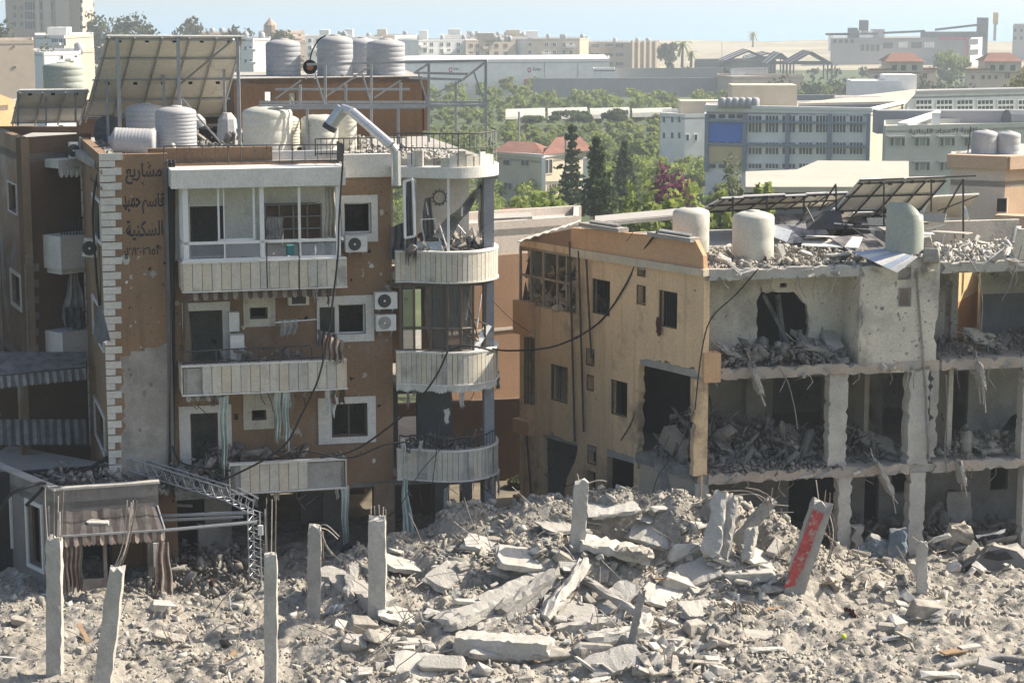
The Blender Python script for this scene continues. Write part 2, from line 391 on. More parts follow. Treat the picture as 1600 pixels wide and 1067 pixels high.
def smooth_path(pts, k=5):
    pts = [Vector(p) for p in pts]; out = []
    for i in range(len(pts) - 1):
        p0, p1, p2, p3 = pts[max(i - 1, 0)], pts[i], pts[i + 1], pts[min(i + 2, len(pts) - 1)]
        for j in range(k):
            t = j / k; out.append(.5 * ((2 * p1) + (p2 - p0) * t + (2 * p0 - 5 * p1 + 4 * p2 - p3) * t * t + (3 * p1 - p0 - 3 * p2 + p3) * t ** 3))
    return out + [pts[-1]]
def cable(pts, label, r=.018, mat=None, group=None, name='cable'):
    o = MB().tube(smooth_path(pts), r, 5).build(name, mat or cablem, None, True); return tag(o, label, 'cable', group)
def cloth(mb, tl, tr, length, folds=4, amp=.06, taper=1., nu=16, nv=8, sway=0., rng=RNG, mi=0, ragged=.15, stripes=False):
    """hanging cloth from the line tl-tr"""
    tl, tr = Vector(tl), Vector(tr); d = tr - tl; hn = Vector((d.y, -d.x, 0)); hn = hn.normalized() if hn.length > 1e-3 else Vector((0, -1, 0)); ph = rng.uniform(0, 6); V = []
    rg = [rng.uniform(-ragged, ragged) * length for _ in range(nu + 1)]
    for j in range(nv + 1):
        v = j / nv
        for i in range(nu + 1):
            u = i / nu; k = .5 + (u - .5) * (1 + (taper - 1) * v)
            V.append(tl + d * k + hn * (amp * math.sin(u * folds * 6.28 + ph + v) * (.4 + .6 * v) + sway * v * v) + Vector((0, 0, -(length + rg[i] * v) * v)) + d.normalized() * .02 * math.sin(9 * v + ph))
    o = len(mb.v); mb.v += [tuple(p) for p in V]
    for j in range(nv):
        for i in range(nu):
            a = o + j * (nu + 1) + i; mb.f.append((a, a + 1, a + nu + 2, a + nu + 1)); mb.m.append((i // 2 % 2) if stripes else mi)
    return mb
# ================================================================== terrain, sea
GZ = [(-200, 0), (40, 0), (78, 0), (112, -3.5), (160, -6.5), (230, -9), (400, -10), (560, -12), (800, -14), (1100, -15.3), (1200, -17), (1300, -20)]
def gz(Y):
    for (a, za), (b, zb) in zip(GZ, GZ[1:]):
        if Y <= b: return za + (zb - za) * (Y - a) / (b - a)
    return -20.
field_m = mk('field_soil', (.1, .11, .045), var=.35, scale=.05, fine=.3, fscale=.6, stain=((.06, .09, .03), .03, .4, .9), bump=0)
coast_m = mk('dry_coast', (.36, .32, .24), var=.2, scale=.02, fine=.2, fscale=.1, stain=((.24, .23, .14), .015, .5, .7), bump=0)
def grid_mesh(name, xs, ys, zf, mat):
    X, Y = np.meshgrid(xs, ys); Z = zf(X, Y); V = np.stack([X, Y, Z], -1).reshape(-1, 3); nx = len(xs)
    i, j = np.meshgrid(np.arange(nx - 1), np.arange(len(ys) - 1)); a = (j * nx + i).ravel()
    return np_mesh(name, V, np.stack([a, a + 1, a + nx + 1, a + nx], -1), mat, None, True)
def zfar(X, Y):
    z = np.interp(Y, [g[0] for g in GZ], [g[1] for g in GZ]); k = np.clip((Y - 90) / 100, 0, 1)
    return z + k * fbm(X * .02, Y * .02, 4, 5) * 3 - .35
ys = np.concatenate([np.arange(-60, 100, 8), np.arange(100, 500, 10), np.arange(500, 1301, 20)])
struct(grid_mesh('ground', np.arange(-700, 701, 14), ys, zfar, [field_m]))
struct(grid_mesh('coast', np.arange(-700, 701, 20), np.arange(770, 1301, 10), lambda X, Y: np.interp(Y, [770, 800, 900, 1150, 1200, 1300], [-14.6, -13.7, -13.3, -13.6, -16.2, -21]) + fbm(X * .015, Y * .03, 4, 9) * 2.4, coast_m))
seam = bpy.data.materials.new('sea_water'); seam.use_nodes = True
_t = seam.node_tree; _b = _t.nodes['Principled BSDF']; _b.inputs['Base Color'].default_value = (.26, .46, .6, 1); _b.inputs['Roughness'].default_value = .25  # base colour lightened to carry sky reflection and haze
_n = _t.nodes.new('ShaderNodeTexNoise'); _n.inputs['Scale'].default_value = .08; _n.inputs['Detail'].default_value = 6; _g = _t.nodes.new('ShaderNodeNewGeometry'); _t.links.new(_g.outputs['Position'], _n.inputs[0])
_bp = _t.nodes.new('ShaderNodeBump'); _bp.inputs['Strength'].default_value = .6; _bp.inputs['Distance'].default_value = 1.5; _t.links.new(_n.outputs['Fac'], _bp.inputs['Height']); _t.links.new(_bp.outputs[0], _b.inputs['Normal'])
struct(MB().quad((-9000, 1150, -16), (9000, 1150, -16), (9000, 11500, -16), (-9000, 11500, -16)).build('sea', seam))
struct(grid_mesh('yard', np.arange(-26, 27, 1.), np.arange(65.8, 80.1, .8), lambda X, Y: -.12 - np.clip((Y - 76) / 4, 0, 1) * .25 + fbm(X * .6, Y * .6, 3, 41) * .2, mk('yard_dirt', (.2, .17, .13), var=.3, scale=.8, bump=.5)))
# ================================================================== haze
hz = bpy.data.materials.new('haze_air'); hz.use_nodes = True; _t = hz.node_tree
for n in list(_t.nodes): _t.nodes.remove(n)
_o = _t.nodes.new('ShaderNodeOutputMaterial'); _v = _t.nodes.new('ShaderNodeVolumePrincipled')
_v.inputs['Color'].default_value = (.84, .93, 1.0, 1); _v.inputs['Density'].default_value = .00044; _v.inputs['Anisotropy'].default_value = .25
_t.links.new(_v.outputs[0], _o.inputs['Volume'])
o = MB().box((0, 5900, 19.), (19000, 12200, 84)).build('haze', hz); stuff(o)
# ================================================================== rubble field
CT = [(x, 1067, 50.0) for x in range(-200, 1900, 150)] + [(x, 1150, 46.5) for x in range(-200, 1900, 150)]
CT += [(0, 940, 56.4), (150, 960, 55.2), (300, 930, 57.2), (300, 1000, 53), (60, 1000, 53.2), (430, 960, 55.6), (440, 905, 59.3), (120, 905, 59), (350, 900, 60),
       (560, 880, 57.6), (640, 845, 58), (740, 797, 58.6), (850, 782, 58.6), (960, 774, 58.6), (1060, 778, 58.6), (1130, 778, 58.2), (1210, 805, 58.4), (1260, 855, 58.4), (1320, 886, 58.6), (1400, 896, 58.8),
       (700, 870, 56.5), (850, 848, 56.6), (930, 840, 56.9), (610, 900, 56.2), (560, 920, 55.6), (960, 885, 57.4), (1010, 890, 57), (700, 930, 54.7), (800, 960, 53.6), (600, 985, 53.2), (900, 1000, 52.6),
       (1000, 960, 54.2), (1100, 930, 55.2), (1200, 940, 55), (1000, 1045, 50.6), (700, 1030, 51.2), (1300, 960, 54.6), (1400, 940, 56), (1500, 930, 56.8), (1600, 905, 58.4), (1450, 1000, 53), (1600, 990, 53.8), (1600, 1050, 50.8), (1300, 1030, 51.6), (1150, 870, 57.2), (1100, 830, 57.6), (480, 915, 57)]
cp = [P(*c) for c in CT]; cxy = np.array([[p.x, p.y] for p in cp] + [[x, y] for x in np.arange(-24, 25, 3.) for y in (61.5, 64, 67)]); czz = np.array([p.z for p in cp] + [0.05] * (len(cxy) - len(cp)))
def hbase(X, Y):
    num = np.zeros_like(X); den = np.zeros_like(X)
    for (a, b), z in zip(cxy, czz):
        d2 = (X - a) ** 2 + (Y - b) ** 2 + .12; w = 1 / d2 ** 2; num += w * z; den += w
    return num / den
GX, GY = np.arange(-21, 21.01, .075), np.arange(45, 66.01, .075)
_X, _Y = np.meshgrid(GX, GY)
_H = hbase(_X, _Y) + fbm(_X * .9, _Y * .9, 5, 3) * .5 + fbm(_X * 3, _Y * 3, 4, 13, .65) * .36
_H += np.maximum(0, fbm(_X * 1.7, _Y * 1.7, 3, 23)) * .4
# hollow under the tilted slab edge of the mound
for (hx, hy, hY, rx, ry, dp) in [(955, 872, 57.2, .75, .7, 1.0), (650, 905, 56, .5, .4, .5), (600, 1040, 51.2, .5, .5, .6), (760, 1030, 51.4, .9, .4, .5)]:
    q = P(hx, hy, hY); _H -= dp * np.exp(-((_X - q.x) / rx) ** 2 - ((_Y - q.y) / ry) ** 2)
ix = np.arange(_H.size).reshape(_H.shape); a = ix[:-1, :-1].ravel(); b = ix[:-1, 1:].ravel(); c = ix[1:, 1:].ravel(); d = ix[1:, :-1].ravel()
struct(np_mesh('rubble_ground', np.stack([_X, _Y, _H], -1).reshape(-1, 3), np.stack([a, b, c, d], -1), rubm, None, False))
def H(x, y):
    i = np.clip(((np.asarray(x) - GX[0]) / .075).astype(int), 0, len(GX) - 1); j = np.clip(((np.asarray(y) - GY[0]) / .075).astype(int), 0, len(GY) - 1); return _H[j, i]
def on_ground(x, y):
    """first hit of the pixel ray with the rubble field"""
    d = ray(x, y)
    for k in range(900):
        Yq = 47 + k * .03; q = CAM + d * (Yq / d.y)
        if q.z <= float(H(np.array(q.x), np.array(q.y))): return Vector((q.x, q.y, q.z))
    return G(x, y, 0)
rs = np.random.RandomState(4)
def field_pts(n, smin, smax, pw, seed, y0=46, y1=62, dens=None):
    rs = np.random.RandomState(seed); x = rs.uniform(-18, 18, n); y = rs.uniform(y0, y1, n)
    k = (fbm(x * .5, y * .5, 3, 31) + .5 > rs.rand(n) * .75 + .1) & (rs.rand(n) < np.where((x > -5.5) & (x < 8.), 1., .5)); x, y = x[k], y[k]
    s = smin * (1 - rs.rand(len(x)) * (1 - (smin / smax) ** pw)) ** (-1 / pw); return np.stack([x, y, H(x, y) + s * .25], -1), s
p_, s_ = field_pts(46000, .022, .15, 1.9, 1); o = scatter('rubble', stone_m, p_, s_, 2, None, 1.0); stuff(o, 'fine grey gravel and crumbled concrete covering the collapsed lot', 'rubble')
p_, s_ = field_pts(10000, .03, .16, 1.8, 5); o = scatter('plaster_debris', stone_w, p_, s_, 6, None, 1.5); stuff(o, 'scattered pale plaster flakes over the rubble field', 'debris')
p_, s_ = field_pts(7000, .03, .14, 1.8, 8); o = scatter('block_debris', stone_b, p_, s_, 9, None, 2.5); stuff(o, 'scattered brownish hollow block crumbs over the rubble field', 'debris')
rs = np.random.RandomState(66); x = rs.uniform(-8, 9, 11000); y = rs.uniform(55, 59.6, 11000); k_ = hbase(x, y) > .75; x, y = x[k_], y[k_]; s_ = .02 * (1 - rs.rand(len(x)) * .985) ** (-.48)
o = scatter('mound_rubble', stone_m, np.stack([x, y, H(x, y) + s_ * .3], -1), np.minimum(s_, .16), 67, None, 1.2); stuff(o, 'pale broken masonry covering the slope of the mound', 'rubble')
# larger loose chunks, each its own object
CHM = []
for k in range(12):
    r_ = random.Random(100 + k); bm = bmesh.new(); V, T = chunk_np(50 + k, [1, .7, .5, .8, .35, .6, .9, .45, .3, .7, .55, .4][k], 16)
    for v in V: bm.verts.new(v)
    bm.verts.ensure_lookup_table()
    for t in T:
        try: bm.faces.new([bm.verts[i] for i in t])
        except ValueError: pass
    bmesh.ops.recalc_face_normals(bm, faces=bm.faces[:]); bmesh.ops.dissolve_limit(bm, angle_limit=.25, verts=bm.verts[:], edges=bm.edges[:])
    bmesh.ops.bevel(bm, geom=bm.edges[:], offset=.05, segments=1, affect='EDGES'); bmesh.ops.triangulate(bm, faces=bm.faces[:])
    bmesh.ops.subdivide_edges(bm, edges=bm.edges[:], cuts=1)
    for v in bm.verts: v.co += Vector(mnoise.noise_vector(v.co * 2.3 + Vector((k, 0, 0)))) * .07
    for mi, mm in enumerate((stone_m, stone_w, conc)):
        me = bpy.data.meshes.new('chunk'); bm.to_mesh(me); me.materials.append(mm); CHM.append(me)
    bm.free()
r_ = random.Random(11)
def chunk(x, y, Y, s, dims=(1, 1, 1), rot=None, k=None, label='grey broken concrete chunk lying loose on the rubble', group='loose concrete chunks on the rubble', name='concrete_chunk', p=None, cat='chunk'):
    p = p or (P(x, y, Y) if Y else on_ground(x, y)); rot = rot or (r_.uniform(-.5, .5), r_.uniform(-.5, .5), r_.uniform(0, 6.3))
    from mathutils import Euler
    M = Matrix.Translation(p) @ Euler(rot).to_matrix().to_4x4() @ Matrix.Diagonal((s * dims[0], s * dims[1], s * dims[2], 1))
    o = put(name, CHM[k if k is not None else r_.randrange(len(CHM))], None, M); return tag(o, label, cat, group)
n_ = 0
while n_ < 270:
    x, y = r_.uniform(-10, 1610), r_.uniform(785, 1066); q = on_ground(x, y)
    if q.y > 60.5: continue
    dense = 1. if (500 < x < 1260 and y > 830) else (.3 if y > 930 else .2)
    if r_.random() > dense: continue
    s = .1 * (1 - r_.random() * .96) ** (-.42)
    chunk(0, 0, 0, min(s, .36), (1, r_.uniform(.7, 1), r_.uniform(.6, 1)), p=q + Vector((0, 0, s * .2))); n_ += 1
# ================================================================== brown apartment building
YAW = math.radians(13.5)
_p = XY(450, 61.0); _d = Vector((math.cos(YAW), math.sin(YAW)))
WL = Wall(_p - _d * 12, _p + _d * 12)
apt = thing('apartment_building', 'brown rendered apartment block with white corner quoins and curved cream balconies', 'building', (*_p, 0))
rg = random.Random(21)
def sx(x, y=500, off=0.): return WL.sz(x, y, off)[0]
def zz(y, x=450, off=0.): return WL.sz(x, y, off)[1]
S0, S1, S2 = sx(164, 500, .2), sx(613), sx(775)
ZR = zz(252); ZF = [zz(757), zz(602), zz(445)]          # roof, floors 1..3
COR = WL.p(S0, 0, .2); BK = XY(133, 66.2)
WLL = Wall(BK, (COR.x, COR.y))
# -- walls
def metr(W, lst): return [W.loop(*r) for r in lst]
mb = MB(); mb.plate(WL.p, [(S0, 0), (sx(268), 0), (sx(268), zz(240, 220)), (S0, zz(240, 220))], [], .25, .2); wt = mb.build('wall', brown, apt)
mb = MB(); HOLES = [(297, 322, 352, 400), (537, 317, 580, 365), (292, 485, 348, 566), (390, 480, 418, 498), (528, 475, 571, 522), (298, 645, 341, 726), (393, 640, 416, 656), (518, 630, 574, 682), (390, 459, 418, 467), (366, 646, 372, 656), (393, 611, 416, 621)]
mb.plate(WL.p, [(sx(268), zz(778, 300)), (sx(545), zz(778, 300)), (sx(545), zz(752, 580)), (S1, zz(752, 580)), (S1, ZR), (sx(268), ZR)], metr(WL, HOLES), .25, 0); wm = mb.build('wall', brown, apt)
mb = MB(); LH = [(147, 313, 158, 370), (147, 478, 162, 530), (150, 640, 164, 690)]
mb.plate(WLL.p, [(0, 0), (WLL.len, 0), (WLL.len, zz(240, 220)), (0, zz(240, 220))], metr(WLL, LH), .25, 0); wl = mb.build('wall', brown, apt)
# bare plaster where the render has fallen off
mb = MB(); mb.plate(WL.p, jag(WL.poly([(193, 560), (225, 545), (262, 530), (267, 540), (267, 770), (170, 790), (190, 700)], .2), .13, .16, rg), [], .02, .206); mb.build('bare_plaster', mk('bare_plaster', (.34, .31, .275), var=.25, scale=1.3, stain=((.2, .19, .17), 1.2, .58, .7), chips=((.1, .09, .08), 5, .74)), wt)
# quoins
y = 239.; k = 0
while y < 762:
    if k % 2 == 0: r = (164, y, 191 - rg.uniform(0, 2), y + 12)
    else: r = (164.5, y, 179.5 + rg.uniform(0, 1.5), y + 11)
    a, z0, b, z1 = WL.rect(*r, off=.2); WL.box('quoin', quoinm, (S0 - .02, z0 + .012, b, z1 - .012), .07 + rg.uniform(0, .012), .245, apt, px=False)
    a2 = .35 if k % 2 == 0 else .2
    WLL.box('quoin', quoinm, (0, z0 + .012, a2, z1 - .012), .06, .03, apt, px=False)
    y += 11.6; k += 1
# -- interior shell
def slab_poly(name, poly, z, th, mat, par):
    m_ = MB(); m_.plate(lambda s, t, off: Vector((s, t, z + off)), poly, [], th, 0); return m_.build(name, mat, par)
def wp(s, off): q = WL.p(s, 0, off); return (q.x, q.y)
for z in ZF:
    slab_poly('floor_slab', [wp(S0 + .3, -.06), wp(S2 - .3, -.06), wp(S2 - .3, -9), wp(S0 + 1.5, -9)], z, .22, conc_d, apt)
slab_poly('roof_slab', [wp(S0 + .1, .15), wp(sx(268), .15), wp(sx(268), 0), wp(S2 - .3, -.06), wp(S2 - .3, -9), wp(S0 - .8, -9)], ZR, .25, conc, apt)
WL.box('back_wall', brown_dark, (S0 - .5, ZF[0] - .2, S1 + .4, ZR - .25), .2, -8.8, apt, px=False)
WL.box('partition_wall', plaster, (S0 + .6, ZF[0], S1 - .1, ZF[1] - .22), .12, -4.5, apt, px=False)
WL.box('partition_wall', plaster, (S0 + .6, ZF[1], S1 - .1, ZF[2] - .22), .12, -4.5, apt, px=False)
WL.box('partition_wall', plaster, (S0 + .6, ZF[2], S1 - .1, ZR - .25), .12, -4.5, apt, px=False)
bx('side_wall', brown, WL.p(S1 + .25, (ZF[0] + ZR) / 2 - .1, -5.5), (.2, 6.6, ZR - ZF[0] - .1), WL.R, apt)
for s_ in (sx(372), sx(470)): bx('partition_wall', plaster, WL.p(s_, (ZF[0] + ZR) / 2 - .1, -2.4), (.12, 4.1, ZR - ZF[0] - .2), WL.R, apt)
# -- painted surrounds + windows
def opening(r, sw, sur=None, kind='window', W=WL, par=apt, frame=alu, mull=True, mat=whitep, fw=.05):
    """window or door: surround proud of the wall, frame set back, remains of dark glass"""
    m_ = MB()
    if sur:
        a, z0, b, z1 = W.rect(*sur); h = W.loop(*r); lo = min(p[1] for p in h)
        if kind == 'door': z0 = min(z0, lo)
        a0, b0 = h[0][0], h[1][0]; hz = [(a0, h[0][1] if kind != 'door' else z0), (b0, h[1][1] if kind != 'door' else z0), (b0, h[2][1]), (a0, h[3][1])]
        if kind == 'door': out = [(a, z0), (a0, z0), (a0, h[2][1]), (b0, h[2][1]), (b0, z0), (b, z0), (b, z1), (a, z1)]; m_.plate(W.p, out, [], .06, .05)
        else: m_.plate(W.p, [(a, z0), (b, z0), (b, z1), (a, z1)], [hz], .06, .05)
    else: ring(m_, W, r, sw, .06, .05)
    o = m_.build(kind, mat, par)
    a, z0, b, z1 = W.rect(*r); m2 = MB(); m2.plate(W.p, [(a, z0), (b, z0), (b, z1), (a, z1)], [[(a + fw, z0 + fw), (b - fw, z0 + fw), (b - fw, z1 - fw), (a + fw, z1 - fw)]], .06, -.12)
    if mull: m2.box(W.p((a + b) / 2, (z0 + z1) / 2, -.15), (.05, .05, z1 - z0), W.R)
    m2.build('frame', frame, o); return o
opening((537, 317, 580, 365), .1, (533, 305, 590, 378), mull=False)
opening((292, 485, 348, 566), .1, (285, 472, 360, 566), 'door', frame=alub, mull=False)
opening((390, 480, 418, 498), .1, (380, 458, 430, 510), frame=alub, mull=False, mat=slatm)
opening((528, 475, 571, 522), .1, (495, 462, 584, 534), mull=False)
opening((298, 645, 341, 726), .1, (280, 633, 362, 726), 'door', frame=alub, mull=False)
opening((393, 640, 416, 656), .1, (380, 613, 428, 670), frame=alub, mull=False, mat=slatm)
opening((518, 630, 574, 682), .1, (497, 620, 587, 692), mull=True, frame=alub)
WL.box('pane', glassd, (500, 480, 523, 520), .03, .07, apt)
for r in LH: opening(r, .09, W=WLL, frame=alub)
o = WL.box('extractor_box', acm, (451, 456, 483, 477), .3, .3, apt); WL.box('grille', darksteel, (456, 459, 478, 475), .02, .315, o)
for r in ((297, 322, 352, 400),): opening(r, .05, frame=alub, mull=False)
# white lining inside the glazed balcony
mb = MB(); mb.plate(WL.p, WL.loop(271, 280, 532, 404), [WL.loop(297, 322, 352, 400), WL.loop(413, 318, 500, 375)], .02, .024); mb.build('plaster_lining', plaster_w, wm)
# -- straight balconies
def zrow(y, off): return WL.sz(412, y, off)[1]
OB = 1.2
def balcony(x0, x1, yt, yb, skip=(), npan=17, rail=None, group=None):
    a, b = sx(x0, yt, OB), sx(x1, yt, OB); z1, z0 = zrow(yt, OB), zrow(yb, OB)
    m_ = MB(); m_.box(WL.p((a + b) / 2, z0 + .1, OB / 2 - .03), (b - a - .06, OB - .08, .18), WL.R)
    m_.box(WL.p((a + b) / 2, (z0 + z1) / 2 - .03, OB - .11), (b - a - .08, .1, z1 - z0 - .06), WL.R)
    m_.box(WL.p(a + .08, (z0 + z1) / 2 - .03, OB / 2), (.1, OB - .12, z1 - z0 - .06), WL.R); m_.box(WL.p(b - .08, (z0 + z1) / 2 - .03, OB / 2), (.1, OB - .12, z1 - z0 - .06), WL.R)
    o = m_.build('balcony', conc, apt); w = (b - a) / npan
    for i in range(npan):
        if i in skip: continue
        WL.box('panel', rg.choice((slatm, slatm, slatm2, slatm3)), (a + i * w + .008, z0 + rg.uniform(0, .02), a + (i + 1) * w - .008, z1 - .02), .045, OB + rg.uniform(-.005, .006), o, px=False)
    for sgn, s_ in ((-1, a), (1, b)):
        for i in range(4):
            bx('panel', rg.choice((slatm, slatm3)), WL.p(s_ + .02 * sgn, (z0 + z1) / 2, .15 + i * .29), (.04, .28, z1 - z0 - .03), WL.R, o)
    WL.box('coping', whitep, (a - .03, z1 - .02, b + .03, z1 + .03), .24, OB + .03, o, px=False)
    WL.box('drip_edge', whitep, (a - .03, z0 - .03, b + .05, z0), .24, OB + .05, o, px=False)
    return o, a, b, z0, z1
b3, a3, e3, z30, z31 = balcony(285, 540, 408, 452)
b2, a2, e2, z20, z21 = balcony(285, 540, 568, 612, skip=(0, 1))
b1, a1, e1, z10, z11 = balcony(360, 540, 724, 768, skip=(0, 8, 9, 10, 11), npan=12)
# glazed top balcony: white roof band + frames
zt, zb_ = zrow(263, OB), zrow(292, OB)
m_ = MB(); m_.box(WL.p((a3 + e3) / 2 - .12, (zt + zb_) / 2, OB / 2 + .02), (e3 - a3 + .28, OB + .1, zt - zb_), WL.R); cb = m_.build('balcony_roof', whitep, apt)
m_ = MB()
def fr(x0, x1, y0, y1, off=OB - .1, th=.07): 
    a, z0, b, z1 = WL.rect(x0, y0, x1, y1, off=off); m_.box(WL.p((a + b) / 2, (z0 + z1) / 2, off - th / 2), (b - a, th, z1 - z0), WL.R)
for x0, x1, y0, y1 in [(286, 294.5, 290, 407), (406, 413, 290, 406), (466, 470, 292, 403), (525, 532, 290, 404), (286, 532, 288, 292.5), (286, 532, 375.5, 380), (286, 532, 402, 407), (350, 352.5, 380, 404)]: fr(x0, x1, y0, y1)
o = m_.build('glazing_frame', alu, b3)
m_ = MB()
for x0, x1, y0, y1 in [(340, 343, 292, 376), (349, 351, 292, 376), (340, 398, 290, 293.5), (395, 398.5, 292, 376), (340, 398, 373, 376)]: fr(x0, x1, y0, y1, OB - .18, .05)
m_.build('sliding_sash', alu, b3)
m_ = MB()
for i in range(3): m_.box(WL.p(a3 + .05, (z31 + zb_) / 2, .1 + i * .45), (.06, .06, zb_ - z31), WL.R)
m_.box(WL.p(a3 + .05, zrow(378, OB), .55), (.06, 1.0, .07), WL.R); m_.box(WL.p(e3 - .05, zrow(378, OB), .55), (.06, 1.0, .07), WL.R); m_.box(WL.p(e3 - .08, (z31 + zb_) / 2, .2), (.06, .06, zb_ - z31), WL.R)
m_.build('side_frame', alu, b3)
o = WL.box('pane', mk('dusty_glass', (.3, .33, .36), rough=.3, var=.15, bump=0, alpha=.35), (356, 380, 405, 402), .012, OB - .13, b3)
WL.box('pane', MATS['dusty_glass'], (296, 380, 349, 402), .012, OB - .13, b3); WL.box('pane', MATS['dusty_glass'], (472, 380, 524, 402), .012, OB - .13, b3)
# shelves, hanging curtain and wreckage inside
m_ = MB(); A_, z0, B_, z1 = WL.rect(413, 318, 500, 375)
for i in range(5): m_.box(WL.p(A_ + (B_ - A_) * i / 4, (z0 + z1) / 2, .12), (.04, .3, z1 - z0), WL.R)
for j in range(4): m_.box(WL.p((A_ + B_) / 2, z0 + (z1 - z0) * j / 3, .12), (B_ - A_, .3, .04), WL.R)
m_.box(WL.p((A_ + B_) / 2, (z0 + z1) / 2, -.02), (B_ - A_, .02, z1 - z0), WL.R)
o = m_.build('shelf_unit', mk('grey_laminate', (.2, .19, .18), var=.15, bump=0)); tag(o, 'empty grey shelf unit standing inside the white glazed balcony', 'shelf')
m_ = MB(); cloth(m_, WL.px(416, 340, .4), WL.px(442, 340, .4), .7, 5, .04); tag(m_.build('curtain', fabric_gr), 'short grey pleated curtain hanging before the shelf unit', 'curtain')
m_ = MB(); cloth(m_, WL.px(508, 292, .9), WL.px(524, 292, .9), 1.6, 3, .06, 1.2); tag(m_.build('curtain', mk('beige_cloth', (.4, .37, .31), var=.25, scale=3)), 'beige curtain bunched at the corner post of the glazed balcony', 'curtain')
def heap(name, label, quad, n, hgt, smin, smax, mat, seed, z=None, longk=1.0, parent=None, cat='rubble', peak=None):
    """loose pieces piled inside a plan quad; hgt = pile height at the middle"""
    rs = np.random.RandomState(seed); u, v = rs.rand(n), rs.rand(n); q = [np.array(p[:3] if len(p) > 2 else (*p, z)) for p in quad]
    pt = ((1 - u) * (1 - v))[:, None] * q[0] + (u * (1 - v))[:, None] * q[1] + (u * v)[:, None] * q[2] + ((1 - u) * v)[:, None] * q[3]
    e = np.clip(np.minimum(np.minimum(u, 1 - u), np.minimum(v, 1 - v)) * 4, .05, 1) if peak is None else np.exp(-((u - peak[0]) ** 2 + (v - peak[1]) ** 2) * peak[2])
    pr = .5 + fbm(u * 4, v * 4, 3, seed) * 1.4 + .5
    pt[:, 2] += hgt * e * np.clip(pr, .2, 1.5) * rs.rand(n) ** .5; s = smin * (1 - rs.rand(n) * (1 - (smin / smax) ** 1.6)) ** (-1 / 1.6)
    o = scatter(name, mat, pt, s, seed + 1, parent, longk)
    if parent is None: stuff(o, label, cat)
    return o
def q4(W, s0, s1, o0, o1, z): return [W.p(s0, z, o0), W.p(s1, z, o0), W.p(s1, z, o1), W.p(s0, z, o1)]
heap('rubble', 'broken furniture and plaster on the floor of the glazed balcony', q4(WL, a3 + .2, e3 - .2, OB - .25, .2, z30 + .3), 260, .5, .03, .2, stone_w, 31)
m_ = MB(); cloth(m_, WL.px(485, 385, 1.0), WL.px(522, 372, .8), .5, 3, .1, 1.3); tag(m_.build('sheet', mk('blue_white_cloth', (.5, .54, .6), var=.15)), 'crumpled bluish white sheet slumped in the glazed balcony', 'sheet')
WL.box('storage_box', mk('teal_plastic', (.06, .25, .27), bump=0), (449, 384, 460, 399), .3, .8); tag(bpy.data.objects['storage_box'], 'small teal plastic box on the glazed balcony floor', 'box')
# striped valance below the top balcony, railing of the second
def valance(name, label, p, q, drop, n=24, mats=(stripe_a, stripe_b), tilt=.12, par=None, scal=.06):
    m_ = MB(); p, q = Vector(p), Vector(q); d = q - p; hn = Vector((d.y, -d.x, 0)).normalized()
    for i in range(n):
        k = 4
        for j in range(k):
            u0, u1 = (i + j / k) / n, (i + (j + 1) / k) / n; f0, f1 = (scal * abs(math.sin(math.pi * j / k)), scal * abs(math.sin(math.pi * (j + 1) / k)))
            a, b = p + d * u0, p + d * u1; w0, w1 = .03 * math.sin(u0 * 55), .03 * math.sin(u1 * 55)
            m_.quad(a, b, b + hn * (tilt + w1) - Vector((0, 0, drop + f1)), a + hn * (tilt + w0) - Vector((0, 0, drop + f0)), i % 2)
    o = m_.build(name, list(mats), par)
    return tag(o, label, 'awning') if par is None else o
valance('awning', 'brown and cream striped scalloped awning edge under the glazed balcony', WL.p(a3 + .15, z30 - .02, OB - .3), WL.p(e3 - .25, z30 - .02, OB - .3), .22, 30)
valance('awning', 'pale torn awning edge under the second balcony', WL.p(a2 + .1, z20 - .02, OB - .35), WL.p(a2 + 1.25, z20 - .02, OB - .35), .18, 8, (fabric_wh, stripe_b))
m_ = MB(); zt_ = z21 + .42
m_.tube([WL.p(a2 + .05, zt_, .1), WL.p(a2 + .05, zt_, OB - .1), WL.p(e2 - 1.0, zt_ + .04, OB - .1)], .025); m_.tube([WL.p(a2 + .05, z21 + .1, OB - .1), WL.p(e2 - .2, z21 + .1, OB - .1)], .015)
rl = m_.build('railing', darksteel, b2)
for i in range(15):
    s_ = a2 + .05 + i * (e2 - a2 - .1) / 15; m_ = MB(); m_.tube([WL.p(s_, z21, OB - .1), WL.p(s_ + .01 * (i % 3), zt_, OB - .1)], .012 if i % 3 else .02); m_.build('baluster', darksteel, rl)
heap('rubble', 'bent furniture frames and rags piled on the second balcony', q4(WL, a2 + .3, e2 - .2, OB - .2, .2, z20 + .3), 240, .75, .03, .17, mk('dark_debris', (.2, .185, .17), var=.4, scale=3), 41, longk=5)
def drape(pts, label, mat, length, name='torn_cloth', **k):
    m_ = MB()
    for (p, q) in pts: cloth(m_, p, q, length * rg.uniform(.85, 1.1), **k)
    return tag(m_.build(name, mat), label, 'cloth')
drape([(WL.px(505, 522, OB + .05), WL.px(536, 532, OB + .08))], 'brown striped cloth draped over the corner of the second balcony', [stripe_a, stripe_b], .75, folds=3, amp=.08, stripes=True)
drape([(WL.px(497, 515, OB - .1), WL.px(528, 522, OB - .1))], 'dark rag bundle caught above the second balcony railing', fabric_dk, .5, folds=4, amp=.12)
drape([(WL.px(436, 500, .5), WL.px(466, 498, .5))], 'grey gauze cloth hanging on a pole over the second balcony', fabric_gr, .55, folds=3, amp=.05, taper=.8)
tag(MB().tube([WL.px(430, 504, .5), WL.px(495, 499, .5)], .02).build('drying_pole', alu), 'thin pale pole sticking out over the second balcony', 'pole')
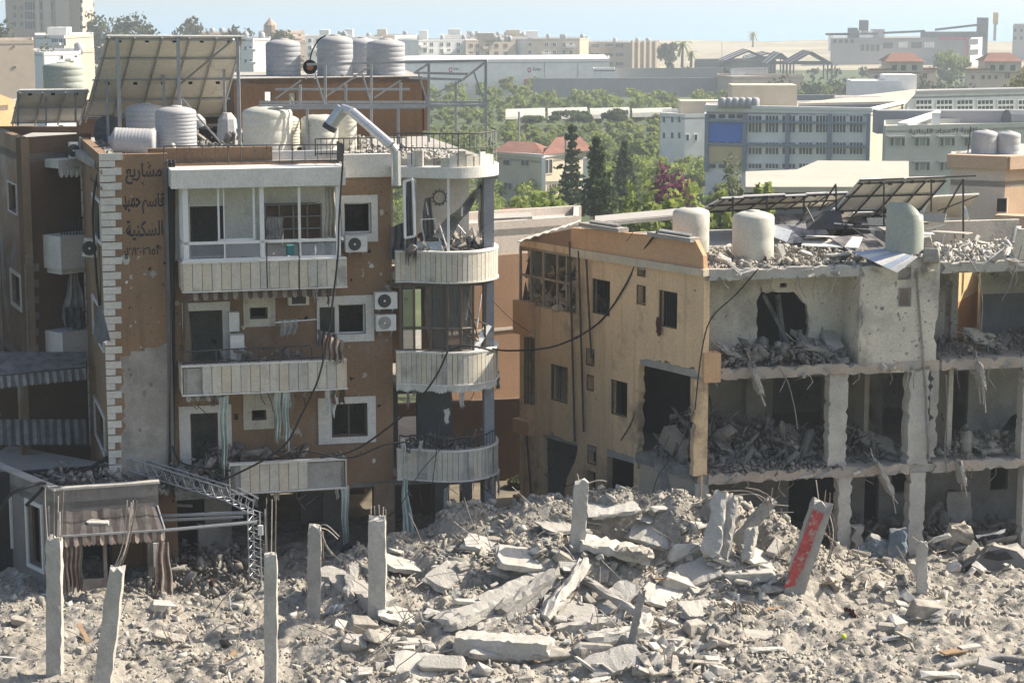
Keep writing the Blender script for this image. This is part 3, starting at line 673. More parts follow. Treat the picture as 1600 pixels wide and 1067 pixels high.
drape([(WL.px(428, 612, OB - .1), WL.px(439, 612, OB - .1)), (WL.px(441, 611, OB - .05), WL.px(452, 612, OB))], 'long white torn awning strips hanging under the second balcony', fabric_gn, 1.5, folds=2, amp=.06, taper=.8)
drape([(WL.px(508, 608, OB - .1), WL.px(526, 608, OB - .1))], 'pale torn awning strip hanging before the lower window', fabric_wh, .85, folds=2, amp=.06, taper=.7)
drape([(WL.px(341, 622, OB - .1), WL.px(356, 618, OB - .1))], 'twisted white cloth strip hanging beside the lower door', fabric_gn, 1.9, folds=2, amp=.09, taper=.6)
drape([(WL.px(532, 762, OB), WL.px(545, 758, OB))], 'greenish white cloth trailing from the lowest balcony edge', fabric_gn, 1.9, folds=2, amp=.08, taper=.6)
drape([(WL.px(286, 470, OB - .6), WL.px(292, 470, OB - .3))], 'scorched curtain strip hanging by the second floor door', mk('brown_rag', (.16, .12, .09), var=.3), 1.9, folds=2, amp=.1, taper=1.5)
tag(WL.box('boiler', acm, (358, 488, 374, 518), .3, .33), 'small white wall boiler beside the second balcony door', 'boiler'); tag(WL.box('cabinet', acm, (360, 524, 382, 566), .45, .6), 'white cabinet standing under the wall boiler', 'cabinet')
heap('rubble', 'tangled debris and cloth lying on the lowest broken balcony', q4(WL, a1 - 1.6, e1 - .1, OB - .2, .1, z10 + .3), 420, .75, .03, .2, MATS['dark_debris'], 43, longk=4)
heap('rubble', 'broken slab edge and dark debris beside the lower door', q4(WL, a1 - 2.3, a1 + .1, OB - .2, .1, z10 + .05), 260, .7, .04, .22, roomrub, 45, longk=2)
WL.box('broken_slab', conc_d, (sx(262), z10 - .15, a1, z10 + .1), 1.1, 1.05, apt, px=False)
# ---------------- air conditioners
def ac(W, r, off, label, mat=acm, front=True, depth=.32, tilt=0.):
    a, z0, b, z1 = W.rect(*r, off=off); c = W.p((a + b) / 2, z0, off - depth / 2)
    t = thing('air_conditioner', label, 'air conditioner', c, 'air conditioner units on the walls')
    R = W.R @ Matrix.Rotation(tilt, 3, 'Y')
    m_ = MB(); m_.box(W.p((a + b) / 2, (z0 + z1) / 2, off - depth / 2), (b - a, depth, z1 - z0), R); m_.build('casing', mat, t)
    cx = a + (b - a) * .42; rr = (z1 - z0) * .4; m_ = MB(); n = 20
    fc = W.p(cx, (z0 + z1) / 2, off + .008); M = Matrix((W.R @ Vector((1, 0, 0)), Vector((0, 0, 1)), -(W.R @ Vector((0, 1, 0))))).transposed()
    m_.lathe([(rr, 0), (rr, .012), (rr * .2, .02)], n, fc, M); m_.build('fan_grille', darksteel if front else fabric_gr, t)
    m_ = MB(); m_.lathe([(rr * .18, 0), (rr * .16, .03)], 10, fc, M); m_.build('fan_hub', acm, t)
    m_ = MB()
    for q in (.2, .8): m_.bar(W.p(a + (b - a) * q, z0 - .02, off), W.p(a + (b - a) * q, z0 - .02, 0), .04); m_.bar(W.p(a + (b - a) * q, z0 - .02, off - .05), W.p(a + (b - a) * q, z0 - .25, 0), .03)
    m_.build('bracket', steel, t); return t
ac(WL, (540, 369, 574, 394), .42, 'white air conditioner with dark fan under the top floor window')
ac(WL, (586, 457, 621, 483), .42, 'white air conditioner with round fan, upper of the pair by the curved balcony')
ac(WL, (588, 492, 619, 517), .42, 'grille fronted air conditioner hanging under another one by the curved balcony', front=False)
_q = WLL.px(150, 388); _Wm = Wall((_q.x - .45, _q.y - .1), (_q.x + .3, _q.y + .05))
ac(_Wm, (130, 374, 153, 402), .35, 'loose tilted air conditioner hanging on the narrow quoined wall', tilt=.15)
# ---------------- lettering
PR = ar(0xFEE3, 0xFEB8, 0xFE8E, 0xFEAD, 0xFEF3, 0xFECA)
def painted(s, r): text3d(s, WL, *r, paintblk, wt, .206)
painted(PR, (195, 254, 252, 287)); painted(ar(0xFEA3, 0xFEE4, 0xFEF4, 0xFEAA), (191, 304, 219, 330)); painted(ar(0xFED7, 0xFE8E, 0xFEB3, 0xFEE2), (221, 301, 257, 333))
painted(ar(0xFE8D, 0xFEDF, 0xFEB4, 0xFEDC, 0xFEE8, 0xFEF4, 0xFE94), (196, 343, 254, 374)); painted('\u0660\u0663/\u0663\u0660\u0662\u0666\u0665\u0663', (193, 383, 251, 397))
text3d(PR, WLL, 140, 252, 160, 270, paintblk, wl, .006); text3d(ar(0xFEA3, 0xFEE4, 0xFEF4, 0xFEAA), WLL, 141, 280, 160, 294, paintblk, wl, .006)
# ---------------- cable bundle in the joint
for i in range(6):
    x = 262 + i * 2.2; cable([WL.px(x + rg.uniform(-1, 1), y_, .24 + .02 * (i % 3)) for y_ in range(250, 741, 70)], 'black cable bundle running down the wall joint beside the balconies', .025, cablem if i % 3 else cableg, 'cables in the wall joint')
WL.box('downpipe', mk('grey_pipe', (.16, .155, .15), bump=.1), (262, 262, 267.5, 745), .1, .3, apt)
# ---------------- curved balcony wing
LS = S2 - S1
PROF = [(0, .55), (.35, .6), (.75, .82), (1.2, 1.08), (1.7, 1.2), (2.2, 1.1), (2.62, .82), (2.95, .38), (3.1, -.2), (3.12, -.9), (3.1, -1.7)]
PROF = [(s_ * (LS + .08) / 3.12, o_) for s_, o_ in PROF]
def arc(n=60, dl=0.):
    pts = [Vector((*wp(S1 + s_, o_), 0)) for s_, o_ in PROF]; return smooth_path(pts, 6)
ARC = arc()
def arcband(name, z0, z1, th, mat, par, inset=0.):
    m_ = MB(); n = len(ARC); V = []
    for i, p in enumerate(ARC):
        d = (ARC[min(i + 1, n - 1)] - ARC[max(i - 1, 0)]).normalized(); nn = Vector((d.y, -d.x, 0)); a = p - nn * inset; b = a - nn * th
        V += [a + Vector((0, 0, z0)), a + Vector((0, 0, z1)), b + Vector((0, 0, z1)), b + Vector((0, 0, z0))]
    Fc = []
    for i in range(n - 1):
        for k in range(4): q = i * 4; Fc.append((q + k, q + 4 + k, q + 4 + (k + 1) % 4, q + (k + 1) % 4))
    Fc += [(0, 1, 2, 3), tuple((n - 1) * 4 + k for k in (3, 2, 1, 0))]
    m_.add(V, Fc); return m_.build(name, mat, par)
def arcpanels(z0, z1, par, skip=(), mats=(slatm, slatm2, slatm3)):
    L_ = [0]; 
    for a, b in zip(ARC, ARC[1:]): L_.append(L_[-1] + (b - a).length)
    w = .155; n = int(L_[-1] / w)
    def at(t):
        for i in range(len(L_) - 1):
            if t <= L_[i + 1]: k = (t - L_[i]) / (L_[i + 1] - L_[i]); return ARC[i].lerp(ARC[i + 1], k), (ARC[i + 1] - ARC[i]).normalized()
        return ARC[-1], (ARC[-1] - ARC[-2]).normalized()
    for i in range(n):
        if i in skip: continue
        p, d = at((i + .5) * w); nn = Vector((d.y, -d.x, 0)); R = Matrix(((d.x, -nn.x, 0), (d.y, -nn.y, 0), (0, 0, 1)))
        bx('panel', rg.choice(mats), p + nn * (.012 + rg.uniform(0, .008)) + Vector((0, 0, (z0 + z1) / 2 + rg.uniform(-.01, .01))), (w - .012, .03, z1 - z0), R, par)
def zc(y): return WL.sz(690, y, 1.1)[1]
CB = []
for k, (yt, yb, mats) in enumerate([(396, 441, (slatm, slatm3, slatm, slatm2)), (553, 601, (slatm2, slatm, slatm3)), (706, 751, (slatm2, slatm2, slatm))]):
    z1, z0 = zc(yt), zc(yb); skp = [(), (9, 22), (4, 5, 13, 20, 26)][k]; o = arcband('balcony', z0, z1, .12, conc_l, apt, .02)
    slab_poly('floor_slab', [(p.x, p.y) for p in ARC] + [wp(S2 - .3, -2.2), wp(S1 - .1, -2.2)], z0 + .2, .2, conc, apt); arcpanels(z0, z1 - .01, o, skp, mats)
    arcband('coping', z1 - .01, z1 + .045, .22, whitep, o, -.05); arcband('drip_edge', z0 - .04, z0, .2, whitep, o, -.06); CB.append((z0, z1, o))
# roof canopy
zt1, zt0 = zc(262), zc(279); arcband('roof_edge', zt0, zt1, .25, whitep, apt, -.06)
slab_poly('roof_slab', [(p.x, p.y) for p in ARC] + [wp(S2 - .3, -2.2), wp(S1 - .1, -2.2)], zt1 - .02, .2, conc, apt)
# rear wall of the wing (openings per floor), pillar at the outer corner
OW = -1.75
WW = [(279, 392, [(614, 295, 652, 388)]), (441, 551, [(630, 452, 660, 548), (700, 455, 725, 540)]), (602, 704, [(622, 615, 652, 700)])]
for i, (yt, yb, hs) in enumerate(WW):
    a, b = sx(613, 400, OW) - .2, sx([733, 735, 705][i], 400, OW); z1, z0 = WL.sz(690, yt, OW)[1] + .1, WL.sz(690, yb, OW)[1] - .8
    mb = MB(); mb.plate(WL.p, [(a, z0), (b, z0), (b, z1), (a, z1)], [WL.loop(*h, off=OW) for h in hs], .2, OW); mb.build('wall', [plaster_w, brown_dark, mk('slate_wall', (.14, .145, .155), var=.15)][i], apt)
bx('wall', brown, WL.p(S1 - .12, (ZF[0] + ZR) / 2 - .1, -1.0), (.22, 1.8, ZR - ZF[0] - .2), WL.R, apt)
for x, w in ((765, .3),):
    m_ = MB(); q = WL.p(S2 - .3, 0, .25); m_.box((q.x, q.y, ZR / 2), (.3, .3, ZR - .2), WL.R); m_.build('pillar', mk('blue_grey_paint', (.27, .28, .31), var=.15, stain=((.38, .36, .33), 2, .55)), apt)
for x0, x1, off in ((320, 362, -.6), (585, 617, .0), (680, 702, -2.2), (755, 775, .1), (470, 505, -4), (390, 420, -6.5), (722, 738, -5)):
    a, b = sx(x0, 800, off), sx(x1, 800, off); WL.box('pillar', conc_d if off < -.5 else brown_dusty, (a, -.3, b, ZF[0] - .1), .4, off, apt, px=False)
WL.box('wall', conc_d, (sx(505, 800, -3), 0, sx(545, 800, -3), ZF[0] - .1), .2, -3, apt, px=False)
WL.box('wall', soot_shade, (S0 + .3, -.2, sx(430), ZF[0] - .2), .2, -6, apt, px=False)  # black wall added to keep the open ground floor dark
WL.box('wall', brown_dark, (sx(615, 780, -4.2), -.2, sx(690, 780, -4.2), ZF[0] - .2), .2, -4.2, apt, px=False)  # dark wall added to hide the bright yard strip under the wing
WL.box('wall', brown_dark, (sx(520), -.2, sx(640), ZF[0] - .2), .2, -8.5, apt, px=False)  # dark wall added at the back to shut out the bright field
# top enclosure: white posts, hanging sash, grey drapes
z0, z1, o = CB[0]
def ap(x, y, off): return WL.px(x, y, off)
def post(nm, x, y0, y1, off, w, mat, par): m_ = MB(); m_.bar(ap(x, y1, off), ap(x, y0, off), w); return m_.build(nm, mat, par)
post('glazing_post', 700.5, 278, 398, 1.0, .07, alu, o); post('glazing_post', 769, 276, 388, .3, .07, alu, o); post('glazing_post', 634, 282, 395, .6, .06, alu, o); post('glazing_post', 649, 280, 395, .75, .05, alu, o)
m_ = MB()
for p, q in (((631, 284), (645, 280)), ((631, 284), (633, 372)), ((645, 280), (648, 369)), ((633, 372), (648, 369))): m_.bar(ap(*p, .9), ap(*q, 1.0), .07)
tag(m_.build('window_sash', alu), 'white window sash swung loose in the top curved balcony', 'window sash')
drape([(ap(634, 284, .8), ap(648, 282, .85))], 'charcoal curtain hanging behind the loose white sash', fabric_dk, 2.0, folds=3, amp=.05, taper=1.3)
drape([(ap(612, 355, .3), ap(636, 345, .3))], 'dark drape heap beside the loose white sash', fabric_dk, .95, folds=3, amp=.1, taper=1.5)
drape([(ap(664, 310, -.2), ap(674, 308, -.2))], 'brownish grey drape gathered in front of the white wall', fabric_gr, 1.7, folds=3, amp=.1, taper=3.)
m_ = MB(); N_ = 14
for i in range(N_):
    f = i / N_; g_ = (i + 1) / N_; A1, A2 = ap(752 - 2 * f, 288, .1).lerp(ap(655, 388, .4), f), ap(757, 292, .1).lerp(ap(690, 392, .4), f); B1, B2 = ap(752 - 2 * g_, 288, .1).lerp(ap(655, 388, .4), g_), ap(757, 292, .1).lerp(ap(690, 392, .4), g_)
    w = Vector((0, -.12 * math.sin(i * 1.3), .05 * math.sin(i))); w2 = Vector((0, -.12 * math.sin(i * 1.3 + 1.3), .05 * math.sin(i + 1))); M1, M2 = A1.lerp(A2, .5) + w * 1.6 + Vector((0, .1, 0)), B1.lerp(B2, .5) + w2 * 1.6 + Vector((0, .1, 0))
    m_.quad(A1 + w, M1, M2, B1 + w2); m_.quad(M1, A2 + w, B2 + w2, M2)
tag(m_.build('torn_drape', mk('grey_drape', (.22, .215, .21), var=.35, scale=5)), 'long grey drape stretched slantwise across the top curved balcony', 'drape')
drape([(ap(748, 285, .1), ap(757, 284, .1))], 'beige curtain hanging by the outer post of the top curved balcony', MATS['beige_cloth'], 1.75, folds=2, amp=.05)
drape([(ap(758, 284, .2), ap(767, 282, .2))], 'blue grey cloth strip tied along the outer white post', tank_b, 1.9, folds=2, amp=.06)
m_ = MB(); c_ = ap(687, 309, OW + .03); n = 28; rr = .19
pts = [c_ + WL.R @ Vector((math.cos(6.2832 * i / n) * rr, 0, math.sin(6.2832 * i / n) * rr)) for i in range(n + 1)]; m_.tube(pts, .016, 5, cap=False)
for i in range(12): p = c_ + WL.R @ Vector((math.cos(i * .5236) * rr * 1.25, 0, math.sin(i * .5236) * rr * 1.25)); m_.box(p, (.035, .02, .035), WL.R)
tag(m_.build('wall_clock', darksteel), 'round black rimmed wall clock without face on the white balcony wall', 'clock')
m_ = MB(); m_.bar(ap(657, 343, .3), ap(680, 342, .2), .03); m_.bar(ap(657, 343, .3), ap(664, 380, .3), .03); m_.bar(ap(680, 342, .2), ap(682, 375, .1), .03); tag(m_.build('chair_frame', alu), 'thin white chair frame leaning inside the top curved balcony', 'chair frame')
heap('rubble', 'wreckage of planks and plaster lying in the top curved balcony', [ap(640, 392, .9), ap(765, 388, .2), ap(745, 380, -1.3), ap(640, 384, -1.3)], 320, .3, .03, .16, roomrub, 51, longk=5)
WL.box('door_panel', mk('blue_door', (.3, .36, .42), var=.1), (648, 378, 690, 396), .05, .7); tag(bpy.data.objects['door_panel'], 'fallen grey blue door panel inside the top curved balcony', 'panel')
WL.box('wood_board', wood, (637, 375, 645, 391), .06, .8); tag(bpy.data.objects['wood_board'], 'small orange brown wooden board below the loose sash', 'board')
# middle enclosure: brown frames
z0, z1, o = CB[1]; ztop = CB[0][0] - .05
n = len(ARC)
def arcbar(nm, z, w, par, mat=alub, i0=2, i1=n - 8): m_ = MB(); m_.tube([ARC[i] * 1.0 + Vector((0, 0, z)) + (ARC[0] - ARC[i]).normalized() * 0 for i in range(i0, i1)], w / 2, 4); return m_.build(nm, mat, par)
def inset(i, k=.12): d = (ARC[min(i + 1, n - 1)] - ARC[max(i - 1, 0)]).normalized(); return ARC[i] - Vector((d.y, -d.x, 0)) * k
for i in (3, 8, 14, 20, 25, 30, 36, 42, 47):
    m_ = MB(); p = inset(i); m_.bar(p + Vector((0, 0, z1)), p + Vector((rg.uniform(-.05, .05) if i > 28 else 0, 0, ztop)), .07); m_.build('glazing_post', alub, o)
for z in (z1 + .06, (z1 * .65 + ztop * .35), ztop - .06):
    m_ = MB(); m_.tube([inset(i) + Vector((0, 0, z)) for i in range(3, 31 if z != ztop - .06 else 48)], .035, 4); m_.build('glazing_rail', alub, o)
gm = mk('smoky_glass', (.09, .09, .09), rough=.2, var=.3, scale=2, bump=0, alpha=.72)
for i0, i1 in ((3, 8), (14, 20), (20, 25), (25, 30)):
    m_ = MB()
    for i in range(i0, i1): a_, b_ = inset(i, .13), inset(i + 1, .13); m_.quad(a_ + Vector((0, 0, z1 + .1)), b_ + Vector((0, 0, z1 + .1)), b_ + Vector((0, 0, ztop - .1)), a_ + Vector((0, 0, ztop - .1)))
    m_.build('pane', gm, o)
drape([(ap(664, 448, .2), ap(690, 446, .4))], 'grey curtain behind the brown glazing of the middle curved balcony', fabric_gr, 1.55, folds=5, amp=.05)
drape([(ap(702, 446, .3), ap(722, 446, .3))], 'lighter curtain beside the broken pane of the middle curved balcony', fabric_gr, 1.3, folds=4, amp=.05)
m_ = MB(); m_.sheet(ap(735, 545, .9), ap(745, 548, .9), ap(768, 510, .6), ap(758, 506, .6), .03); tag(m_.build('loose_board', alu), 'pale narrow board leaning out of the middle curved balcony', 'board')
for k, (p, q) in enumerate([((728, 462), (748, 530)), ((752, 460), (745, 512)), ((722, 490), (762, 508)), ((735, 450), (728, 500)), ((730, 525), (748, 533))]): m_ = MB(); m_.bar(ap(*p, .5), ap(*q, .9), .035); tag(m_.build('bent_frame_bar', alu if k % 2 else alub), 'bent window frame bar dangling in the middle curved balcony', 'bar', 'bent window frame bars')
arcv = [ARC[i] + (ARC[i] - inset(i, 1.)).normalized() * .03 for i in range(n)]
m_ = MB()
for i in range(n - 6):
    for j in range(3):
        u0, u1 = j / 3, (j + 1) / 3; a_, b_ = arcv[i].lerp(arcv[i + 1], u0), arcv[i].lerp(arcv[i + 1], u1); m_.quad(a_ + Vector((0, 0, z0 - .02)), b_ + Vector((0, 0, z0 - .02)), b_ + Vector((0, 0, z0 - .2 - .05 * math.sin(math.pi * u1) + .03 * math.sin(i))), a_ + Vector((0, 0, z0 - .2 - .05 * math.sin(math.pi * u0) + .03 * math.sin(i))), 0)
tag(m_.build('awning', fabric_wh), 'pale scalloped awning edge under the middle curved balcony', 'awning')
# lowest: dark railing
z0, z1, o = CB[2]
m_ = MB(); m_.tube([inset(i, .05) + Vector((0, 0, z1 + .42 + .02 * math.sin(i))) for i in range(2, n - 4)], .025, 5); m_.tube([inset(i, .05) + Vector((0, 0, z1 + .05)) for i in range(2, n - 4)], .015, 5); rl = m_.build('railing', darksteel, o)
for i in range(2, n - 4, 2): m_ = MB(); m_.tube([inset(i, .05) + Vector((0, 0, z1)), inset(i, .05) + Vector((0, 0, z1 + .42))], .011, 4); m_.build('baluster', darksteel, rl)
drape([(ap(626, 685, 1.0), ap(634, 683, 1.0)), (ap(654, 690, 1.2), ap(660, 688, 1.2))], 'grey cloth strips tied to the lowest curved railing', fabric_wh, .7, folds=2, amp=.05, taper=.7)
drape([(ap(694, 640, .8), ap(703, 637, .8))], 'pale padded panel dangling above the lowest curved railing', fabric_wh, .45, folds=1, amp=.04, taper=.7)
drape([(ap(629, 748, 1.0), ap(636, 748, 1.0))], 'long greenish cloth trailing down from the lowest curved balcony', fabric_gn, 2.0, folds=2, amp=.1, taper=3., sway=.9)
drape([(ap(692, 765, 1.0), ap(700, 760, 1.0))], 'pale rag trailing under the lowest curved balcony', fabric_wh, 1.1, folds=2, amp=.1, taper=.8)
heap('rubble', 'dark debris strewn on the lowest curved balcony', [ap(630, 702, .7), ap(760, 700, .2), ap(745, 690, -1.), ap(630, 692, -1.)], 200, .25, .03, .13, MATS['dark_debris'], 55, longk=5)
# -- roof parapets and rails
pp = MB(); pp.box(WL.p((sx(240) + sx(432)) / 2, ZR + .2, -.35), (sx(432) - sx(240), .15, .42), WL.R); pp.build('parapet', brown, apt)
WL.box('roof_band', whitep, (sx(533), zz(277, 575), S1 + .02, zz(241, 575)), .3, .06, apt, px=False)
WL.box('parapet', whitep, (sx(432), ZR - .1, sx(540), ZR + .25), .15, -.5, apt, px=False)
def railing(name, pts, h, mat, par, nb=10, r=.02, rb=.01, label=None):
    pts = [Vector(p) for p in pts]; m_ = MB(); m_.tube([p + Vector((0, 0, h)) for p in pts], r, 5); m_.tube([p + Vector((0, 0, .06)) for p in pts], r * .7, 5); rl = m_.build(name, mat, par)
    for a_, b_ in zip(pts, pts[1:]):
        for i in range(nb + 1):
            p = a_.lerp(b_, i / nb); m_ = MB(); m_.tube([p, p + Vector((0, 0, h))], rb if i % 5 else rb * 1.8, 4); m_.build('baluster', mat, rl)
    return rl
railing('railing', [WL.p(sx(262), ZR, .35), WL.p(sx(532), ZR, .9), WL.p(sx(532), ZR, -.2)], .52, darksteel, apt, 14)
railing('railing', [WL.p(sx(500), ZR + .1, -.4), WL.p(sx(640), ZR + .1, -.4)], .5, darksteel, apt, 16)
RA = [ARC[i] * 1 for i in range(0, n - 6)]
RA = [Vector((p.x, p.y, zt1 + .55)) for p in RA]
m_ = MB(); m_.tube([p + Vector((0, 0, .42)) for p in RA], .022, 5); m_.tube([p for p in RA], .016, 5); rl = m_.build('railing', darksteel, apt)
for i in range(0, len(RA), 2): m_ = MB(); m_.tube([RA[i] - Vector((0, 0, .5 if i % 8 == 0 else 0)), RA[i] + Vector((0, 0, .42))], .012, 4); m_.build('baluster', darksteel if i < 30 else steel, rl)
for i in range(6, 40, 3):
    if i in (12, 15): continue
    a_, b_ = inset(i, .1), inset(i + 3, .1); d = (b_ - a_).normalized(); nn = Vector((d.y, -d.x, 0)); R = Matrix(((d.x, -nn.x, 0), (d.y, -nn.y, 0), (0, 0, 1)))
    h_ = rg.uniform(.25, .5); bx('parapet_tile', rg.choice((whitep, slatm, plaster_w)), (a_ + b_) / 2 + Vector((0, 0, zt1 + h_ / 2)), ((b_ - a_).length - .015, .07, h_), R, apt)
heap('rubble', 'crumbled masonry on the roof edge over the curved balconies', [ap(560, 243, -.2), ap(755, 255, .3), ap(740, 248, -1.2), ap(560, 238, -1.5)], 420, .28, .025, .12, stone_w, 61)

# torn strips, bent bars and plaster scabs left by the blast
for k in range(44):
    if k < 26: a_, z_, of = rg.uniform(a2, e2), rg.choice((z30 - .02, z20 - .02, z20 - .02, z10 - .02)), rg.uniform(.5, OB + .05); p = WL.p(a_, z_, of)
    else: i = rg.randrange(4, n - 8); p = ARC[i] + Vector((0, 0, rg.choice((CB[1][0], CB[2][0], CB[2][0])))) 
    if k % 2: o = drape([(p, p + WL.R @ Vector((rg.uniform(.06, .18), 0, 0)))], 'ragged strip dangling under the blasted balconies', rg.choice((fabric_gr, fabric_wh, fabric_dk, MATS['brown_rag'])), rg.uniform(.25, .9), folds=1.5, amp=.05, taper=rg.uniform(.4, 1.2), nu=6, nv=6); o['group'] = 'ragged strips under the balconies'
    else:
        L_ = rg.uniform(.2, .8); m_ = MB(); m_.tube([p, p + Vector((rg.uniform(-.15, .15), -.05, -L_ * .5)), p + Vector((rg.uniform(-.3, .3), rg.uniform(-.2, .1), -L_))], .012, 4); tag(m_.build('dangling_wire', cablem if k % 4 else cableg), 'short wire dangling under the blasted balconies', 'wire', 'wires under the balconies')
for k in range(14):
    x, y = rg.uniform(622, 765), rg.uniform(285, 395); p = ap(x, y, rg.uniform(-.4, .9)); q = p + Vector((rg.uniform(-.6, .6), rg.uniform(-.3, .3), rg.uniform(-.7, .5))); m_ = MB(); m_.bar(p, q, rg.choice((.02, .03, .04))); tag(m_.build('broken_frame_piece', alu if k % 2 else steel), 'broken glazing piece tangled in the top curved balcony', 'frame piece', 'glazing pieces in the top curved balcony')

for k in range(90):
    W, par_, of = rg.choice(((WL, wm, .004), (WL, wm, .004), (WL, wt, .206), (WLL, wl, .004))); x = rg.uniform(545, 608) if W is WL and par_ is wm and rg.random() < .6 else (rg.uniform(272, 520) if par_ is wm else (rg.uniform(195, 258) if W is WL else rg.uniform(137, 160))); y = rg.uniform(300, 745)
    if par_ is wm and not (545 < x): y = rg.uniform(470, 555) if rg.random() < .5 else rg.uniform(625, 720)
    if any(r[0] - 9 < x < r[2] + 9 and r[1] - 9 < y < r[3] + 9 for r in HOLES + LH): continue
    s_, z_ = W.sz(x, y, of); r0 = rg.uniform(.02, .1) * rg.choice((1, 1, 1.8)); pl = [(s_ + math.cos(q * .9) * r0 * rg.uniform(.35, 1), z_ + math.sin(q * .9) * r0 * rg.uniform(.4, 1.2)) for q in range(7)]; m_ = MB(); m_.add([W.p(p[0], p[1], of) for p in pl], [tuple(range(7))]); m_.build('spall', rg.choice((conc_l, plaster_w, conc, soot_shade)), par_)
# ================================================================== roof of the brown building
def tank(x, yb, yt, Y, rpx, mat, label, ribs=7, lid=True, lean=0., zbase=None, cone=.14):
    c = P(x, yb, Y); r = rpx / F * Y; h = (yb - yt) / F * Y
    if zbase is not None: c.z = zbase
    t = thing('water_tank', label, 'water tank', c, 'rooftop water tanks')
    pr = [(r * .97, 0), (r, .03)]; bh = h * (1 - cone)
    for i in range(ribs):
        z = bh * (i + .5) / ribs; e = bh / ribs * .12; pr += [(r, z - e), (r * .988, z - e * .4), (r * .988, z + e * .4), (r, z + e)]
    pr += [(r, bh), (r * .94, bh + h * cone * .35), (r * .6, bh + h * cone * .75), (r * .3, bh + h * cone * .9)]
    M = Matrix.Rotation(lean, 3, 'Y'); MB().lathe(pr, 28, c, M).build('shell', mat, t, True)
    if lid: MB().lathe([(r * .32, bh + h * cone * .86), (r * .32, bh + h * cone), (r * .1, bh + h * cone * 1.1)], 16, c, M).build('lid', mat, t, True)
    else: MB().lathe([(r * .34, bh + h * cone * .8), (r * .3, bh + h * cone * .95)], 16, c, M).build('filler_hole', soot_shade, t)  # open hole drawn as a black disc, its shade in the colour
    m_ = MB(); q = c + Vector((r * .5, -r * .9, .12)); m_.tube([q, q + Vector((0, -.12, 0)), q + Vector((0, -.12, -.12))], .03, 6); m_.build('outlet_pipe', darksteel, t)
    return t
PH = thing('penthouse', 'brown rooftop stair house with a flat roof carrying grey tanks', 'building', P(520, 200, 71))
WP = Wall(XY(372, 70.2), XY(662, 72.0)); zt_ = WP.sz(520, 122)[1]
mb = MB(); mb.plate(WP.p, [(0, ZR - .2), (WP.len, ZR - .2), (WP.len, zt_), (0, zt_)], [WP.loop(414, 144, 424, 160), WP.loop(452, 146, 462, 164)], .2, 0); mb.build('wall', mk('penthouse_brown', (.21, .13, .075), var=.1, scale=.6, streak=((.15, .09, .06), .56)), PH)
slab_poly('roof_slab', [(WP.A.x, WP.A.y), (WP.B.x, WP.B.y), (WP.B.x - .8, WP.B.y + 5), (WP.A.x - .8, WP.A.y + 5)], zt_ + .02, .2, conc, PH)
bx('side_wall', brown, (WP.B.x - .5, WP.B.y + 2.5, (ZR + zt_) / 2), (.2, 4.6, zt_ - ZR - .2), WP.R, PH)
bx('side_wall', brown, (WP.A.x - .4, WP.A.y + 2.5, (ZR + zt_) / 2), (.2, 4.6, zt_ - ZR - .2), WP.R, PH)
tank(443, 124, 62, 72.5, 27, tank_b, 'blue grey round tank above the brown stair house beside the hose reel'); tank(524, 123, 56, 72.5, 28, tank_b, 'tall blue grey tank on the stair house behind the hose reel')
tank(603, 123, 62, 73, 30, tank_b, 'dark blue grey ribbed tank at the open end of the stair house roof'); tank(567, 122, 60, 75, 24, tank_g, 'grey tank half hidden between two larger stair house tanks')
# front row
tank(276, 238, 166, 63.5, 32, tank_b, 'blue ribbed tank standing upright by the fallen tank', 11); tank(228, 226, 162, 67, 30, tank_g, 'grey tank behind the fallen tank under the solar array')
tank(419, 248, 165, 64.2, 39, tank_w, 'large cream tank by the roof railing above the glazed balcony', 4); tank(448, 244, 180, 65.2, 21, tank_w, 'narrow ribbed cream tank beside the large cream tank', 12)
tank(500, 246, 178, 64.5, 29, tank_w, 'cream tank with an open filler hole behind the metal duct', 5, False); tank(541, 243, 172, 65.5, 17, tank_w, 'slim ribbed pale tank behind the metal duct', 9)
tank(100, 143, 98, 76, 31, tank_gr, 'grey green tank standing behind the lower solar array', 4)
